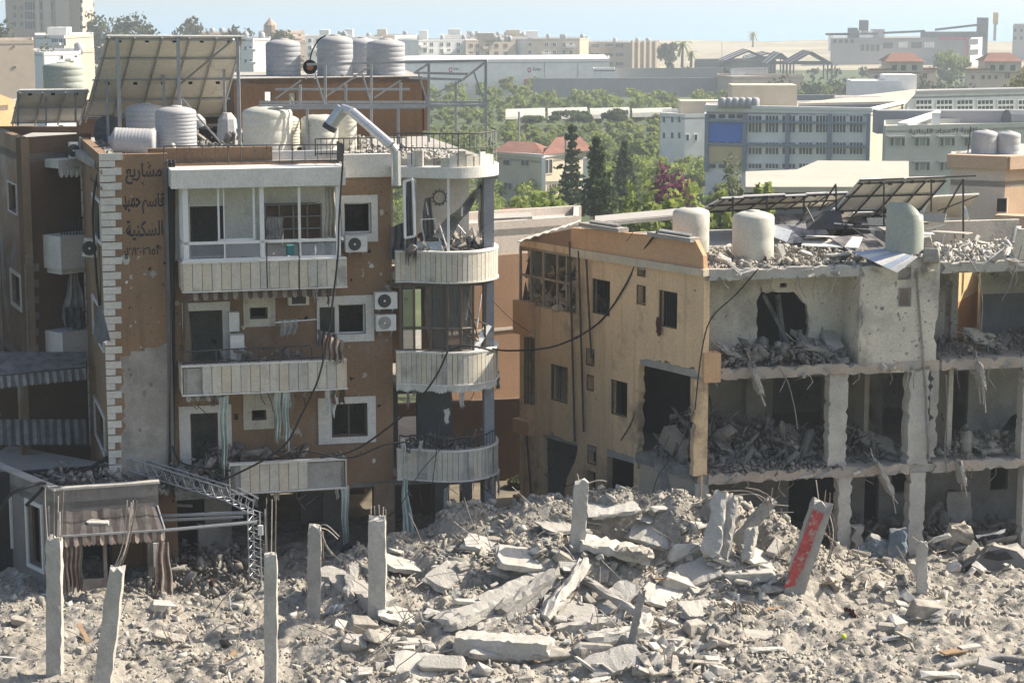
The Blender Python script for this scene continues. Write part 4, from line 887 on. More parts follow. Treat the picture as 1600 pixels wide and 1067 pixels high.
# fallen tank
t = thing('water_tank', 'blue grey ribbed tank fallen on its side at the quoined corner', 'water tank', P(210, 238, 62.5), 'rooftop water tanks')
c = P(212, 219, 62.6); r = .4; pr = [(r * .3, -.06), (r * .34, 0), (r, .14)]
for i in range(10): z = .2 + i * .1; pr += [(r, z), (r * .97, z + .035), (r * .97, z + .05)]
pr += [(r, 1.28), (r * .9, 1.33)]
M = Matrix.Rotation(math.radians(92), 3, 'Y'); MB().lathe(pr, 26, c + Vector((-.75, 0, -.02)), M).build('shell', tank_b, t, True); MB().lathe([(r * .26, -.075), (r * .24, -.03)], 14, c + Vector((-.75, 0, -.02)), M).build('filler_hole', soot_shade, t)  # filler opening is a black disc with the shade painted in
def solar(label, TL, TR, BL, BR, nc, nr, posts, group='rooftop solar arrays', miss=(), rails=True, th=.04, pm=steel, jit=0.):
    TL, TR, BL, BR = map(Vector, (TL, TR, BL, BR)); t = thing('solar_array', label, 'solar array', BL.lerp(BR, .5), group)
    def q(u, v): return TL.lerp(TR, u).lerp(BL.lerp(BR, u), v)
    nn = (TR - TL).cross(BL - TL).normalized()
    if nn.y > 0: nn = -nn
    for i in range(nc):
        for j in range(nr):
            if (i, j) in miss: continue
            g = .006; a, b, c_, d = q((i + g) / nc, (j + g) / nr), q((i + 1 - g) / nc, (j + g) / nr), q((i + 1 - g) / nc, (j + 1 - g) / nr), q((i + g) / nc, (j + 1 - g) / nr)
            k = Vector((0, rg.uniform(-jit, jit), rg.uniform(-jit, jit))); a, b, c_, d = a + k, b + k, c_ - k, d - k
            m_ = MB(); e = nn * th
            m_.add([a, b, c_, d, a - e, b - e, c_ - e, d - e], [(0, 3, 2, 1), (0, 1, 5, 4), (1, 2, 6, 5), (2, 3, 7, 6), (3, 0, 4, 7)], 0); m_.add([a - e, b - e, c_ - e, d - e], [(0, 1, 2, 3)], 1)
            o = m_.build('panel', [pvback, pvcell], t); w = .035; m_ = MB()
            for p_, s_ in ((a, b), (b, c_), (c_, d), (d, a)): m_.bar(p_ + nn * .005, s_ + nn * .005, w, .03)
            m_.build('frame', alu, o); m_ = MB(); cc = a.lerp(b, .5).lerp(d.lerp(c_, .5), .1); m_.box(cc + nn * .02, (.12, .04, .1)); m_.build('junction_box', black, o)
    m_ = MB()
    for j in range(nr * 2 + 1):
        v = min(.97, max(.03, (j + (0 if j % 2 else 0)) / (nr * 2))); m_.bar(q(-.02, v) + nn * .05, q(1.02, v) + nn * .05, .05)
    m_.build('rail', pm, t)
    for i in range(nc + 1):
        m_ = MB(); u = min(.985, max(.015, i / nc)); m_.bar(q(u, -.01) + nn * .1, q(u, 1.01) + nn * .1, .045); m_.build('rafter', pm, t)
    for (p_, s_, w) in posts: m_ = MB(); m_.bar(p_, s_, w); m_.build('post', pm, t)
    return t
zr = ZR + .02
def foot(x, y, Y, z): p = P(x, y, Y); return Vector((p.x, p.y, z))
TL, TR, BL, BR = P(167, 56, 66), P(381, 57, 66.6), P(131, 186, 70.5), P(347, 182, 71.2)
po = []
for x in (183, 278, 371): p = P(x, 57, 66.1 + (x - 183) * .003); po.append((p - Vector((0, 0, 3.6)), p, .1))
for x, y in ((166, 112), (255, 112), (350, 110)): p = P(x, y, 68.4); po.append((p - Vector((0, 0, 2.2)), p, .08))
po.append((P(365, 62, 66.4), P(278, 135, 68.5), .05)); po.append((P(285, 155, 66), P(352, 232, 66), .05))
solar('large tilted solar array of eight panels with steel posts above the tanks', TL, TR, BL, BR, 5, 2, po)
po = [(P(118, 190, 69), P(118, 142, 68.6), .06), (P(28, 196, 69), P(28, 142, 68.2), .06), (P(72, 196, 69), P(72, 150, 68.8), .05)]
solar('small low solar array beside the large rack at the roof end', P(30, 141, 68), P(138, 140, 68.5), P(18, 192, 70.5), P(126, 190, 71), 3, 1, po)
# bare steel frame for missing panels
t = thing('panel_rack', 'bare galvanised frame without panels standing on the roof beside the stair house', 'rack', P(680, 230, 64))
def bars(lst, nm, par, w=.05, mat=steel):
    for p_, q_ in lst: m_ = MB(); m_.bar(P(*p_), P(*q_), w); m_.build(nm, mat, par)
YF, YB = 64.0, 66.5
bars([((670, 100, YF), (670, 222, YF)), ((759, 96, YF), (759, 215, YF)), ((580, 102, YB), (580, 235, YB)), ((712, 128, YB), (712, 222, YB)), ((622, 170, YF), (622, 225, YF)), ((480, 168, YF), (480, 235, YF)), ((508, 100, YB), (508, 165, YB)), ((469, 133, YB), (469, 168, YB)), ((540, 132, YF), (540, 160, YF)), ((626, 130, YB), (626, 158, YB))], 'post', t, .08)
bars([((480, 101, YB), (762, 95, YF)), ((648, 114, YB), (732, 116, YF)), ((640, 122, YB), (722, 125, YF)), ((405, 165, YF), (760, 165, YF)), ((405, 160, YB), (755, 160, YB)), ((420, 170, YF - .3), (665, 168, YF - .3)), ((430, 140, YB + 1), (640, 140, YB + 1))], 'beam', t, .07)
bars([((759, 97, YF), (722, 126, YB)), ((722, 126, YB), (670, 152, YB + .5)), ((670, 100, YF), (648, 114, YB)), ((580, 103, YB), (510, 150, YB + 1)), ((740, 112, YF), (757, 160, YF)), ((654, 115, YF), (669, 163, YF)), ((565, 113, YF), (580, 162, YF)), ((492, 115, YF), (507, 164, YF)), ((626, 126, YB), (585, 153, YB)), ((470, 126, YB), (430, 155, YB))], 'brace', t, .05)
# ventilation duct
t = thing('vent_duct', 'bent silver sheet metal duct rising over the roof edge with open end', 'duct', P(618, 285, 60.6))
sil = mk('silver_duct', (.55, .55, .55), rough=.35, metallic=.6, var=.1, bump=.1)
pts = [P(619, 290, 60.4), P(618, 236, 60.4), P(612, 228, 60.4), P(550, 175, 61), P(535, 170, 61.2)]
for a_, b_ in zip(pts, pts[1:]): m_ = MB(); m_.tube([a_, b_], .14, 12); m_.build('pipe', sil, t, False)
m_ = MB(); m_.tube([P(536, 170, 61.2), P(514, 200, 61.2)], [.2, .2], 14); m_.build('elbow', sil, t); m_ = MB(); m_.tube([P(517, 196, 61.2), P(513, 203, 61.2)], .215, 14); m_.build('collar', darksteel, t)
# hose reel
t = thing('hose_reel', 'round orange brown hose reel with a black hose end standing up', 'hose reel', P(485, 122, 69))
M = Matrix.Rotation(math.pi / 2, 3, 'X'); c = P(485, 105, 69); MB().lathe([(.22, -.08), (.22, .08)], 20, c, M).build('drum', mk('orange_plastic', (.4, .2, .1), bump=0), t)
m_ = MB()
for k in range(4): m_.tube([c + Vector((math.cos(a) * (.13 + .03 * k), -.1 - .02 * (k % 2), math.sin(a) * (.13 + .03 * k))) for a in np.linspace(0, 6.28, 20)], .018, 5)
m_.tube(smooth_path([P(484, 96, 68.9), P(488, 80, 68.9), P(498, 63, 68.9), P(509, 56, 68.9)]), .025, 6); m_.build('hose', black, t); m_ = MB(); m_.bar(P(478, 124, 69), P(484, 105, 69), .04); m_.bar(P(492, 124, 69), P(486, 105, 69), .04); m_.build('stand', alu, t)
tag(MB().tube([P(262, 240, 61.6), P(270, 228, 61.4), P(275, 240, 61.3), P(276, 260, 61)], .09, 8).build('flexible_duct', corr, None, True), 'short corrugated flexible duct at the joint above the cables', 'duct')
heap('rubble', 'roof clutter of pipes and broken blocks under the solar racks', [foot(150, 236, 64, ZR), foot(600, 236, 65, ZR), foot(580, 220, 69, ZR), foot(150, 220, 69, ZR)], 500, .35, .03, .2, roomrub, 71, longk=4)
# ================================================================== second brown block behind
YB2 = 66.5
ap2 = thing('apartment_building', 'dark brown neighbouring block with torn balconies and a striped awning below', 'building', (*XY(60, 67), 0))
WN = Wall(XY(41, 65.2), XY(150, 67.2)); WNL = Wall(XY(3, 69.5), XY(41, 65.2)); z2 = WN.sz(80, 213)[1]; zb2 = WN.sz(80, 560)[1]
mb = MB(); mb.plate(WN.p, [(0, zb2), (WN.len, zb2), (WN.len, z2), (0, z2)], [], .25); wq = mb.build('wall', brown_dark, ap2)
mb = MB(); mb.plate(WNL.p, [(0, zb2), (WNL.len, zb2), (WNL.len, z2), (0, z2)], metr(WNL, [(14, 287, 27, 331), (19, 430, 33, 475)]), .25); mb.build('wall', brown_dusty, ap2)
for r in [(14, 287, 27, 331), (19, 430, 33, 475)]: opening(r, .12 if r[1] > 400 else .03, W=WNL, par=ap2, frame=alub)
slab_poly('roof_slab', [(WN.A.x, WN.A.y), (WN.B.x, WN.B.y), (WN.B.x, WN.B.y + 9), (WNL.A.x, WNL.A.y + 6), (WNL.A.x, WNL.A.y)], z2 - .5, .25, conc, ap2)
slab_poly('floor_slab', [(WN.A.x, WN.A.y), (WN.B.x, WN.B.y), (WN.B.x, WN.B.y + 9), (WNL.A.x, WNL.A.y + 6), (WNL.A.x, WNL.A.y)], zb2 + .02, .25, conc_d, ap2)
bx('back_wall', brown_dark, (WNL.A.x + 2, 75, 6), (9, .2, 12), None, ap2)
k = 0; y = 412.
while y < 560:
    a, z0, b, z1 = WN.rect(41, y, 60 if k % 2 == 0 else 53, y + 13); WN.box('quoin', mk('grey_quoin', (.24, .22, .2)), (-.02, z0 + .01, b, z1 - .01), .06, .03, ap2, px=False); y += 12.6; k += 1
for yt, yb, xr in ((368, 420, (95, 134)), (518, 560, (98, 136))):
    a, z0, b, z1 = WN.rect(xr[0], yt, xr[1], yb, off=.9); m_ = MB(); m_.box(WN.p((a + b) / 2 + .3, (z0 + z1) / 2, .45), (b - a + .6, .9, z1 - z0), WN.R); o = m_.build('balcony', whitep, ap2)
    WN.box('lower_lip', whitep, (a + .08, z0 - .16, b + .5, z0), .75, .8, o, px=False)
rl = railing('railing', [WN.px(96, 368, .85), WN.px(134, 368, .85)], .55, darksteel, ap2, 8)
WN.box('ledge', whitep, (91, 249, 134, 262), .7, .7, ap2); valance('ledge_fringe', '', WN.px(91, 262, .7), WN.px(132, 262, .7), .2, 14, (whitep, whitep), .02, ap2, .12)
drape([(WN.px(110, 422, .6), WN.px(119, 422, .6))], 'grey tent like awning cloth hanging between the torn balconies', fabric_gr, 1.3, folds=3, amp=.1, taper=4.)
drape([(WN.px(97, 480, .8), WN.px(130, 480, .8))], 'dark bundled cloth hanging over the lower torn balcony', fabric_dk, .6, folds=3, amp=.12, taper=1.)
drape([(WLL.px(152, 478, .3), WLL.px(158, 478, .3))], 'dark net bag of rags hanging from the narrow quoined wall', fabric_dk, 1.1, folds=3, amp=.12, taper=3.)
_Wm2 = Wall(XY(95, 65.2), XY(140, 65.5)); ac(_Wm2, (109, 223, 123, 248), .1, 'white air conditioner standing on the fringed ledge')
# lower storey of that block: dark porch with striped awning
WA2 = Wall(XY(-40, 63.0), XY(134, 64.5)); m_ = MB(); a_, b_ = WA2.px(-20, 552, 0), WA2.px(134, 552, 0); c_, d_ = WA2.px(-20, 590, 1.3), WA2.px(134, 575, 1.3)
m_.sheet(c_, d_, b_, a_, .05); tag(m_.build('porch_roof', mk('felt_roof', (.09, .09, .1), var=.3, dust=.4)), 'dark sloping porch roof below the neighbouring brown block', 'roof')
valance('awning', 'dusty striped awning edge along the dark sloping porch roof', c_, d_, .3, 26, (fabric_dk, fabric_gr), .1)
WA2.box('wall', brown_dark, (0, -.2, 4.6, zb2 + .1), .2, -2.5, ap2, px=False)
WA2.box('pillar', brown_dusty, (33, 600, 46, 720), .3, 0, ap2)
valance('awning', 'low hanging grey striped curtain below the porch', WA2.px(-10, 655, .3), WA2.px(134, 655, .3), .75, 22, (fabric_dk, fabric_gr), .05)
heap('rubble', 'dark heaped debris in front of the porch', [G(-20, 760, .6), G(140, 760, .6), G(140, 700, .8), G(-20, 700, .8)], 700, 1.3, .04, .25, MATS['dark_debris'], 73, longk=3)
# strip of torn building at the frame edge
o = thing('apartment_building', 'burnt facade strip with broken openings beside the dark brown block', 'building', (*XY(-20, 66), 0)); WQ = Wall(XY(-120, 64), XY(2, 67.5))
mb = MB(); mb.plate(WQ.p, [(0, 0), (WQ.len, 0), (WQ.len, WQ.sz(0, 360)[1]), (0, WQ.sz(0, 360)[1])], [jag(WQ.loop(-60, 395, -3, 440), .04, .3, rg), jag(WQ.loop(-60, 480, -4, 540), .04, .3, rg)], .2); mb.build('wall', plaster, o)
zq = WQ.sz(0, 360)[1]; bx('side_wall', plaster, WQ.p(-.1, zq / 2, -3.2), (.2, 6.2, zq), WQ.R, o); bx('back_wall', plaster, WQ.p(WQ.len / 2, zq / 2, -6.3), (WQ.len, .2, zq), WQ.R, o); bx('roof_slab', conc, WQ.p(WQ.len / 2, zq - .3, -3.2), (WQ.len - .1, 6, .25), WQ.R, o)
for z in (3, 6): bx('floor_slab', conc_d, WQ.p(WQ.len / 2, z, -3.2), (WQ.len - .1, 6, .22), WQ.R, o)
# orange gable far at the frame edge
o = thing('apartment_building', 'orange rendered gable corner behind the small solar array', 'building', (*XY(0, 78), 0)); WG = Wall(XY(-60, 77), XY(24, 80)); mb = MB(); mb.plate(WG.p, WG.poly([(-50, 500), (23, 500), (23, 157), (-2, 147), (-50, 150)]), [], .3); mb.build('wall', orange, o); slab_poly('roof_slab', [(WG.A.x, WG.A.y), (WG.B.x, WG.B.y), (WG.B.x, WG.B.y + 6), (WG.A.x, WG.A.y + 6)], WG.sz(0, 165)[1], .2, conc, o); bx('side_wall', orange, WG.p(.1, 3, -3.3), (.2, 6, 12), WG.R, o); bx('side_wall', orange, WG.p(WG.len - .1, 3, -3.3), (.2, 6, 12), WG.R, o); bx('back_wall', orange, WG.p(WG.len / 2, 3, -6.3), (WG.len, .2, 12), WG.R, o)
# ================================================================== low shop annex
an = thing('shop_annex', 'single storey grey shop with parapet, broken awning and white window frames', 'building', (*XY(150, 57.6), 0))
WS = Wall(XY(73, 57.5), XY(238, 58.4)); WSL = Wall(XY(-60, 62.0), XY(73, 57.5)); zs = WS.sz(150, 762)[1]
mb = MB(); mb.plate(WS.p, [(0, -.2), (WS.len, -.2), (WS.len, zs), (0, zs)], metr(WS, [(113, 850, 162, 905), (168, 845, 232, 945)]), .2); mb.build('wall', mk('annex_grey', (.22, .2, .185), var=.15, scale=.8, stain=((.33, .3, .27), .6, .55), streak=((.1, .09, .09), .55)), an)
mb = MB(); h2 = [(45, 790, 66, 883), (2, 775, 17, 845)]; mb.plate(WSL.p, [(0, -.2), (WSL.len, -.2), (WSL.len, zs), (0, zs)], metr(WSL, h2), .2); mb.build('wall', MATS['annex_grey'], an)
for r in h2: opening(r, .12, W=WSL, par=an, frame=alub)
bkp = Vector((WS.B.x - .8, WS.B.y + 3.0)); slab_poly('roof_slab', [(WSL.A.x, WSL.A.y), (WS.A.x, WS.A.y), (WS.B.x, WS.B.y), (bkp.x, bkp.y), (WSL.A.x + .5, WSL.A.y + 3)], zs - .35, .2, conc, an)
WSR = Wall((WS.B.x, WS.B.y), (bkp.x, bkp.y)); mb = MB(); mb.plate(WSR.p, [(0, -.2), (WSR.len, -.2), (WSR.len, zs), (0, zs)], [], .2); mb.build('wall', MATS['annex_grey'], an)
bx('back_wall', soot_shade, (WS.A.x + 1, WS.A.y + 3.3, 1.4), (7, .2, 3.2), WS.R, an)
WS.box('coping', conc_l, (-.05, zs, WS.len + .05, zs + .06), .28, .04, an, px=False); WSL.box('coping', conc_l, (0, zs, WSL.len + .05, zs + .06), .28, .04, an, px=False)
heap('rubble', 'grey rubble and cables lying on the shop roof', [WS.p(.2, zs - .3, -.3), WS.p(WS.len - .2, zs - .3, -.3), WS.p(WS.len - .2, zs - .3, -2.8), WS.p(-.5, zs - .3, -2.8)], 420, .5, .03, .2, roomrub, 75, longk=2)
o = MB().box(WS.px(118, 770, -.6), (.8, .5, .3), WS.R).build('metal_box', steel); tag(o, 'grey metal casing lying on the shop parapet', 'box')
a_, b_ = WS.px(94, 800, .05), WS.px(246, 790, .05); c_, d_ = WS.px(94, 838, 1.1), WS.px(258, 828, 1.1)
m_ = MB()
for i in range(16):
    u0, u1 = i / 16, (i + 1) / 16; w0, w1 = Vector((0, 0, .04 * math.sin(i * 1.9))), Vector((0, 0, .04 * math.sin((i + 1) * 1.9)))
    m_.quad(c_.lerp(d_, u0), c_.lerp(d_, u1), b_ * u1 + a_ * (1 - u1) + w1, b_ * u0 + a_ * (1 - u0) + w0, i % 2); 
aw = tag(m_.build('awning', [mk('dark_stripe', (.05, .042, .04), var=.4), mk('dim_stripe', (.1, .09, .085), var=.4, stain=(SOOT, 1.5, .5))]), 'sagging brown striped awning over the shop front', 'awning')
valance('valance', '', c_, d_, .26, 24, (stripe_a, stripe_b), .03, aw, .06)
m_ = MB(); m_.bar(c_, d_, .05); m_.bar(a_, c_, .04); m_.bar(b_, d_, .04); m_.build('frame', steel, aw)
drape([(WS.px(97, 850, 1.0), WS.px(128, 850, 1.0))], 'brown striped curtain hanging at the closed end of the shop awning', [stripe_a, stripe_b], 1.5, folds=5, amp=.07, stripes=True, taper=.9)
drape([(WS.px(244, 848, 1.1), WS.px(262, 846, 1.0))], 'brown and cream striped curtain hanging by the lattice canopy', [stripe_a, stripe_b], 1.65, folds=2, amp=.08, stripes=True, taper=1.7)
chunk(155, 816, None, .38, (1.1, .6, .55), (.1, .1, .2), 4, 'pale concrete slab piece lying on top of the shop awning', None, 'concrete_slab', p=P(154, 818, 57.3), cat='slab')
WS.box('shutter', alu, (240, 848, 256, 885), .05, .15, an)
# ================================================================== lattice canopy
t = thing('lattice_canopy', 'bent steel lattice arch beside the shop with pipes between', 'canopy', G(395, 905, 0))
def lattice(p0, p1, d, n, w=.04):
    p0, p1, d = Vector(p0), Vector(p1), Vector(d); m_ = MB(); y3 = Vector((.12, .28, 0))
    for o_ in (Vector(), d, y3, d + y3): m_.tube([p0 + o_, p1 + o_], w * .6, 5)
    m_.build('chord', steel, t); m_ = MB()
    for i in range(n):
        a, b = p0.lerp(p1, i / n), p0.lerp(p1, (i + 1) / n); m = a.lerp(b, .5)
        for o_ in (Vector(), y3): m_.tube([a + o_, m + d + o_, b + o_], w * .4, 4)
        m_.tube([a, m + y3, b], w * .4, 4)
    m_.build('lacing', steel, t)
lattice(P(160, 722, 60), P(352, 782, 58.6), (0, 0, .36), 13); lattice(P(352, 782, 58.6), P(386, 800, 58.4), (.18, 0, .33), 3); lattice(P(387, 800, 58.4), P(390, 915, 58.4), (.34, 0, .02), 8)
for (p_, q_) in (((246, 806, 59), (396, 800, 58.5)), ((246, 813, 59), (380, 807, 59.5)), ((240, 830, 57.8), (402, 815, 58.2)), ((262, 788, 60), (300, 790, 60.5))): m_ = MB(); m_.tube([P(*p_), P(*q_)], .05, 6); m_.build('pipe', steel, t)
tag(MB().box(P(407, 828, 58.3), (.14, .1, .28)).build('meter_box', acm), 'small white box on the lattice canopy leg', 'box')
o = MB(); o.plate(Wall(XY(300, 60.5), XY(350, 60.9)).p, [(0, 0), (.95, 0), (.95, 1.0), (0, 1.3)], [], .15); tag(o.build('low_wall', conc_d), 'short broken grey wall under the lattice canopy', 'wall')
heap('rubble', 'dark debris on the ground beneath the lattice canopy', [G(180, 925, .1), G(420, 925, .1), G(410, 865, .1), G(250, 865, .1)], 600, .5, .03, .16, roomrub, 77, longk=3)
t = thing('car_wheel', 'black car tyre lying in the shade behind the broken columns', 'wheel', P(550, 868, 60)); M = Matrix.Rotation(math.radians(75), 3, 'X')
m_ = MB(); n = 20; c = P(551, 866, 60); ringp = [c + M @ Vector((math.cos(6.2832 * i / n) * .27, math.sin(6.2832 * i / n) * .27, 0)) for i in range(n + 1)]; m_.tube(ringp, .1, 8, cap=False); m_.build('tyre', black, t, True); MB().lathe([(.2, -.03), (.2, .03), (.08, .06)], 16, c, M).build('rim', steel, t)
# sunlit heap seen through under the building

q0, q1 = XY(128, 72.5), XY(372, 73.5); Wk = Wall(q0, q1); Wk.box('parapet', brown_dark, (0, ZR - .3, Wk.len, ZR + 1.1), .2, 0, apt, px=False)  # dark wall added behind the solar racks to block the bright view
for k, (x, y, w, h, lb) in enumerate([(170, 205, 1.0, .8, 'dark tarpaulin bundle'), (305, 200, .8, .9, 'rusty burner casing'), (335, 215, 1.2, .6, 'dark cable drum pile'), (355, 190, .7, 1.0, 'small grey boiler tank')]): o = MB().lathe([(w * .45, 0), (w * .5, h * .3), (w * .42, h * .8), (w * .2, h)], 9, foot(x, y, 69 - k * .5, ZR)).build('roof_clutter', [fabric_dk, steel, soot_shade, tank_g][k]); tag(o, lb + ' under the large solar array', 'clutter')
# ================================================================== cream and grey shelled building
CR = XY(1100, 60.0); AL = XY(812, 67.6); dr = Vector((math.cos(math.radians(12.7)), math.sin(math.radians(12.7))))
WR = Wall(CR, CR + dr * 13.5); WRL = Wall(AL, CR)
sh = thing('shelled_building', 'shelled three storey building with cream side wall and its front ripped open', 'building', (*CR, 0))
Z1, Z2, Z3 = 2.86, 5.95, 8.86
rr_ = random.Random(5)
def fp(lst): return [(p.x, p.y) for p in lst]
back = [WR.p(13.5, 0, 0), WR.p(12.5, 0, -9.5), WRL.p(0, 0, -6)]
FOOT = [WRL.p(0, 0, -.02), WRL.p(WRL.len, 0, -.02), WR.p(13.5, 0, -.02), WR.p(13.2, 0, -9.5), WRL.p(.5, 0, -5)]
slab_poly('floor_slab', jag(fp(FOOT), .03, .6, rr_), Z1, .24, conc, sh); slab_poly('floor_slab', jag(fp(FOOT), .03, .6, rr_), Z2, .24, conc, sh)
mb = MB(); hole = fp([WR.p(8.2, 0, -3.4), WR.p(12, 0, -3.4), WR.p(12, 0, -8), WR.p(8.2, 0, -8)])  # roof opening added so the sun reaches the yellow inner wall
mb.plate(lambda s, t, off: Vector((s, t, Z3 + off)), fp(FOOT), [jag(hole, .15, .5, rr_)], .28, 0); mb.build('roof_slab', conc, sh)
# side wall with openings
LHs = [(812, 392, 902, 482), (925, 437, 953, 492), (997, 413, 1008, 431), (996, 447, 1008, 475), (1029, 455, 1058, 512), (860, 571, 887, 628), (917, 546, 928, 570), (918, 587, 927, 609), (954, 595, 980, 650), (819, 527, 835, 632), (919, 697, 931, 724), (919, 737, 930, 765)]
JH = [jag(WRL.poly([(996, 735), (998, 562), (1020, 560), (1045, 566), (1085, 576), (1090, 590), (1088, 746)]), .07, .14, rr_), jag(WRL.poly([(848, 782), (846, 678), (870, 682), (903, 694), (899, 720), (886, 745), (880, 785)]), .03, .2, rr_), WRL.loop(948, 708, 990, 790)]
ztop = WRL.sz(1000, 388)[1]
mb = MB(); mb.plate(WRL.p, [(0, -.2), (WRL.len, -.2), (WRL.len, Z3 + .02), (0, Z3 + .02)], metr(WRL, LHs) + JH, .22); ws = mb.build('wall', cream, sh)
mb = MB(); mb.plate(WRL.p, WRL.poly([(893, 388), (1101, 425), (1100, 400), (1086, 373), (893, 356)]), [], .15, .03); mb.build('parapet', orange, sh)
mb = MB(); mb.plate(WRL.p, WRL.poly([(893, 400), (1104, 432), (1104, 421), (893, 387)]), [], .3, .12); mb.build('ledge', mk('pale_ledge', (.58, .5, .38), var=.1, streak=((.36, .3, .22), .55)), sh)
for p_, q_ in (((921, 352), (965, 358)), ((1028, 366), (1078, 374))): m_ = MB(); m_.sheet(WRL.px(p_[0], p_[1] - 6, .05), WRL.px(q_[0], q_[1] - 6, .05), WRL.px(*q_, .0) , WRL.px(*p_, .0), .12); m_.box((WRL.px(*p_, 0) + WRL.px(*q_, 0)) / 2, (2.0, .4, .12), WRL.R); m_.build('coping_slab', conc, sh)
# barred windows
for r in [(925, 437, 953, 492), (1029, 455, 1058, 512), (954, 595, 980, 650), (860, 571, 887, 628)]:
    m_ = MB(); a, z0, b, z1 = WRL.rect(*r); ring(m_, WRL, (a + .03, z0 + .03, b - .03, z1 - .03), .03, .06, -.03, px=False); o = m_.build('window', alub, sh); nb = 7
    for i in range(nb):
        if r[0] in (860, 954) and i in (1, 4, 5): continue
        s_ = a + (b - a) * (i + .5) / nb; m_ = MB(); m_.tube([WRL.p(s_, z0, -.06), WRL.p(s_ + (rr_.uniform(-.1, .1) if r[1] > 550 else 0), z1, -.06)], .012, 4); m_.build('bar', darksteel, o)
for r in [(997, 413, 1008, 431), (996, 447, 1008, 475), (917, 546, 928, 570), (918, 587, 927, 609), (919, 697, 931, 724), (919, 737, 930, 765)]:
    m_ = MB(); ring(m_, WRL, r, .025, .05, .015); o = m_.build('window', alub, sh)
drape([(WRL.px(1026, 495, .1), WRL.px(1034, 497, .1))], 'dark red rag hanging from the barred window of the cream wall', mk('red_rag', (.1, .035, .03)), .5, folds=2, amp=.05, taper=.7)
# glazed corner, shattered
a, z0, b, z1 = WRL.rect(812, 392, 902, 482); m_ = MB(); ring(m_, WRL, (a + .05, z0 + .05, b - .05, z1 - .05), .05, .08, .02, px=False)
for u in (.2, .42, .66, .82): m_.box(WRL.p(a + (b - a) * u, (z0 + z1) / 2, -.02), (.07, .07, z1 - z0), WRL.R)
m_.box(WRL.p((a + b) / 2, z0 + (z1 - z0) * .5, -.02), (b - a, .07, .07), WRL.R); gl = m_.build('window', mk('tan_frame', (.36, .28, .2), var=.2), sh)
shard = mk('tan_shard', (.5, .4, .28), rough=.5, var=.15, bump=0)
for k in range(26):
    u, v = rr_.random(), rr_.random(); c0 = (a + (b - a) * u, z0 + (z1 - z0) * v); n = rr_.randint(3, 5); pl = sorted([rr_.uniform(0, 6.28) for _ in range(n)]); rad = rr_.uniform(.08, .3)
    if pl[-1] - pl[0] < 2.5: continue
    m_ = MB(); m_.add([WRL.p(c0[0] + math.cos(q) * rad, min(z1, max(z0, c0[1] + math.sin(q) * rad * 1.5)), -.05 - .4 * rr_.random() * (k % 3)) for q in pl], [tuple(range(n))]); m_.build('shard', shard if k % 3 else glassd, gl)
heap('rubble', 'broken boards and glass behind the shattered corner glazing', [WRL.p(a, z0, -.2), WRL.p(b, z0, -.2), WRL.p(b, z0, -1.5), WRL.p(a, z0, -1.5)], 160, .9, .05, .3, shard, 81, longk=4)
bx('partition_wall', soot_shade, WRL.p(3.2, (Z2 + Z3) / 2, -2.2), (5.5, .1, Z3 - Z2 - .3), WRL.R, sh); bx('partition_wall', soot_shade, WRL.p(3.2, (Z1 + Z2) / 2, -2.2), (5.5, .1, Z2 - Z1 - .3), WRL.R, sh); bx('end_wall', plaster, WRL.p(.1, 4.3, -2.8), (.15, 5, 8.8), WRL.R, sh); bx('partition_wall', soot_shade, WRL.p(2.6, Z1 / 2, -2.5), (7.4, .1, Z1 - .1), WRL.R, sh)  # black partitions, the lowest widened to keep the wall hole dark
for yt, yb in ((470, 522), (655, 676), (775, 792)):
    a_, b_ = WRL.px(811, (yt + yb) / 2, .1), WRL.px(836, (yt + yb) / 2, .1); zt_, zb_ = WRL.sz(823, yt)[1], WRL.sz(823, yb)[1]; m_ = MB(); m_.bar(Vector((a_.x, a_.y, (zt_ + zb_) / 2)), Vector((b_.x, b_.y, (zt_ + zb_) / 2)), zt_ - zb_, .25); 
    bx('balcony_end', orange, WRL.p((WRL.sz(811, yt)[0] + WRL.sz(836, yt)[0]) / 2, (zt_ + zb_) / 2, .1), (WRL.sz(836, yt)[0] - WRL.sz(811, yt)[0], .3, zt_ - zb_), WRL.R, sh)
# sloped corrugated eave over the glazing
m_ = MB()
for i in range(12):
    a_, b_ = P(808 + (890 - 808) * i / 12, 380 - 26 * i / 12, 66.6), P(808 + (890 - 808) * (i + 1) / 12, 380 - 26 * (i + 1) / 12, 66.6); w = Vector((0, 0, .03 * (-1) ** i)); m_.sheet(a_ + w, b_ - w, b_ - w + Vector((.4, 1.6, -.02)), a_ + w + Vector((.4, 1.6, -.02)), .03)
m_.build('eave_sheet', corr, sh); mb = MB(); mb.plate(WRL.p, WRL.poly([(813, 392), (896, 395), (896, 357), (850, 366), (813, 380)]), [], .1, -.02); mb.build('eave_shadow_panel', tanwall, sh)  # shadow of the eave on the orange wall, painted as a tan panel
for x, y0, y1 in ((904, 392, 675), (890, 378, 690), (916, 405, 560), (823, 680, 785)): m_ = MB(); m_.tube([WRL.px(x, y0, .12), WRL.px(x + 8, y1, .12)], .035, 6); m_.build('downpipe', darksteel, sh)
# torn wire mesh in the narrow opening
m_ = MB()
for i in range(4): m_.tube([WRL.px(820 + i * 5, 527, 0), WRL.px(820 + i * 5, 632, 0)], .02, 4)
for y in (560, 590, 612): m_.tube([WRL.px(819, y, 0), WRL.px(836, y + 3, 0)], .02, 4)
m_.build('window', alub, sh)
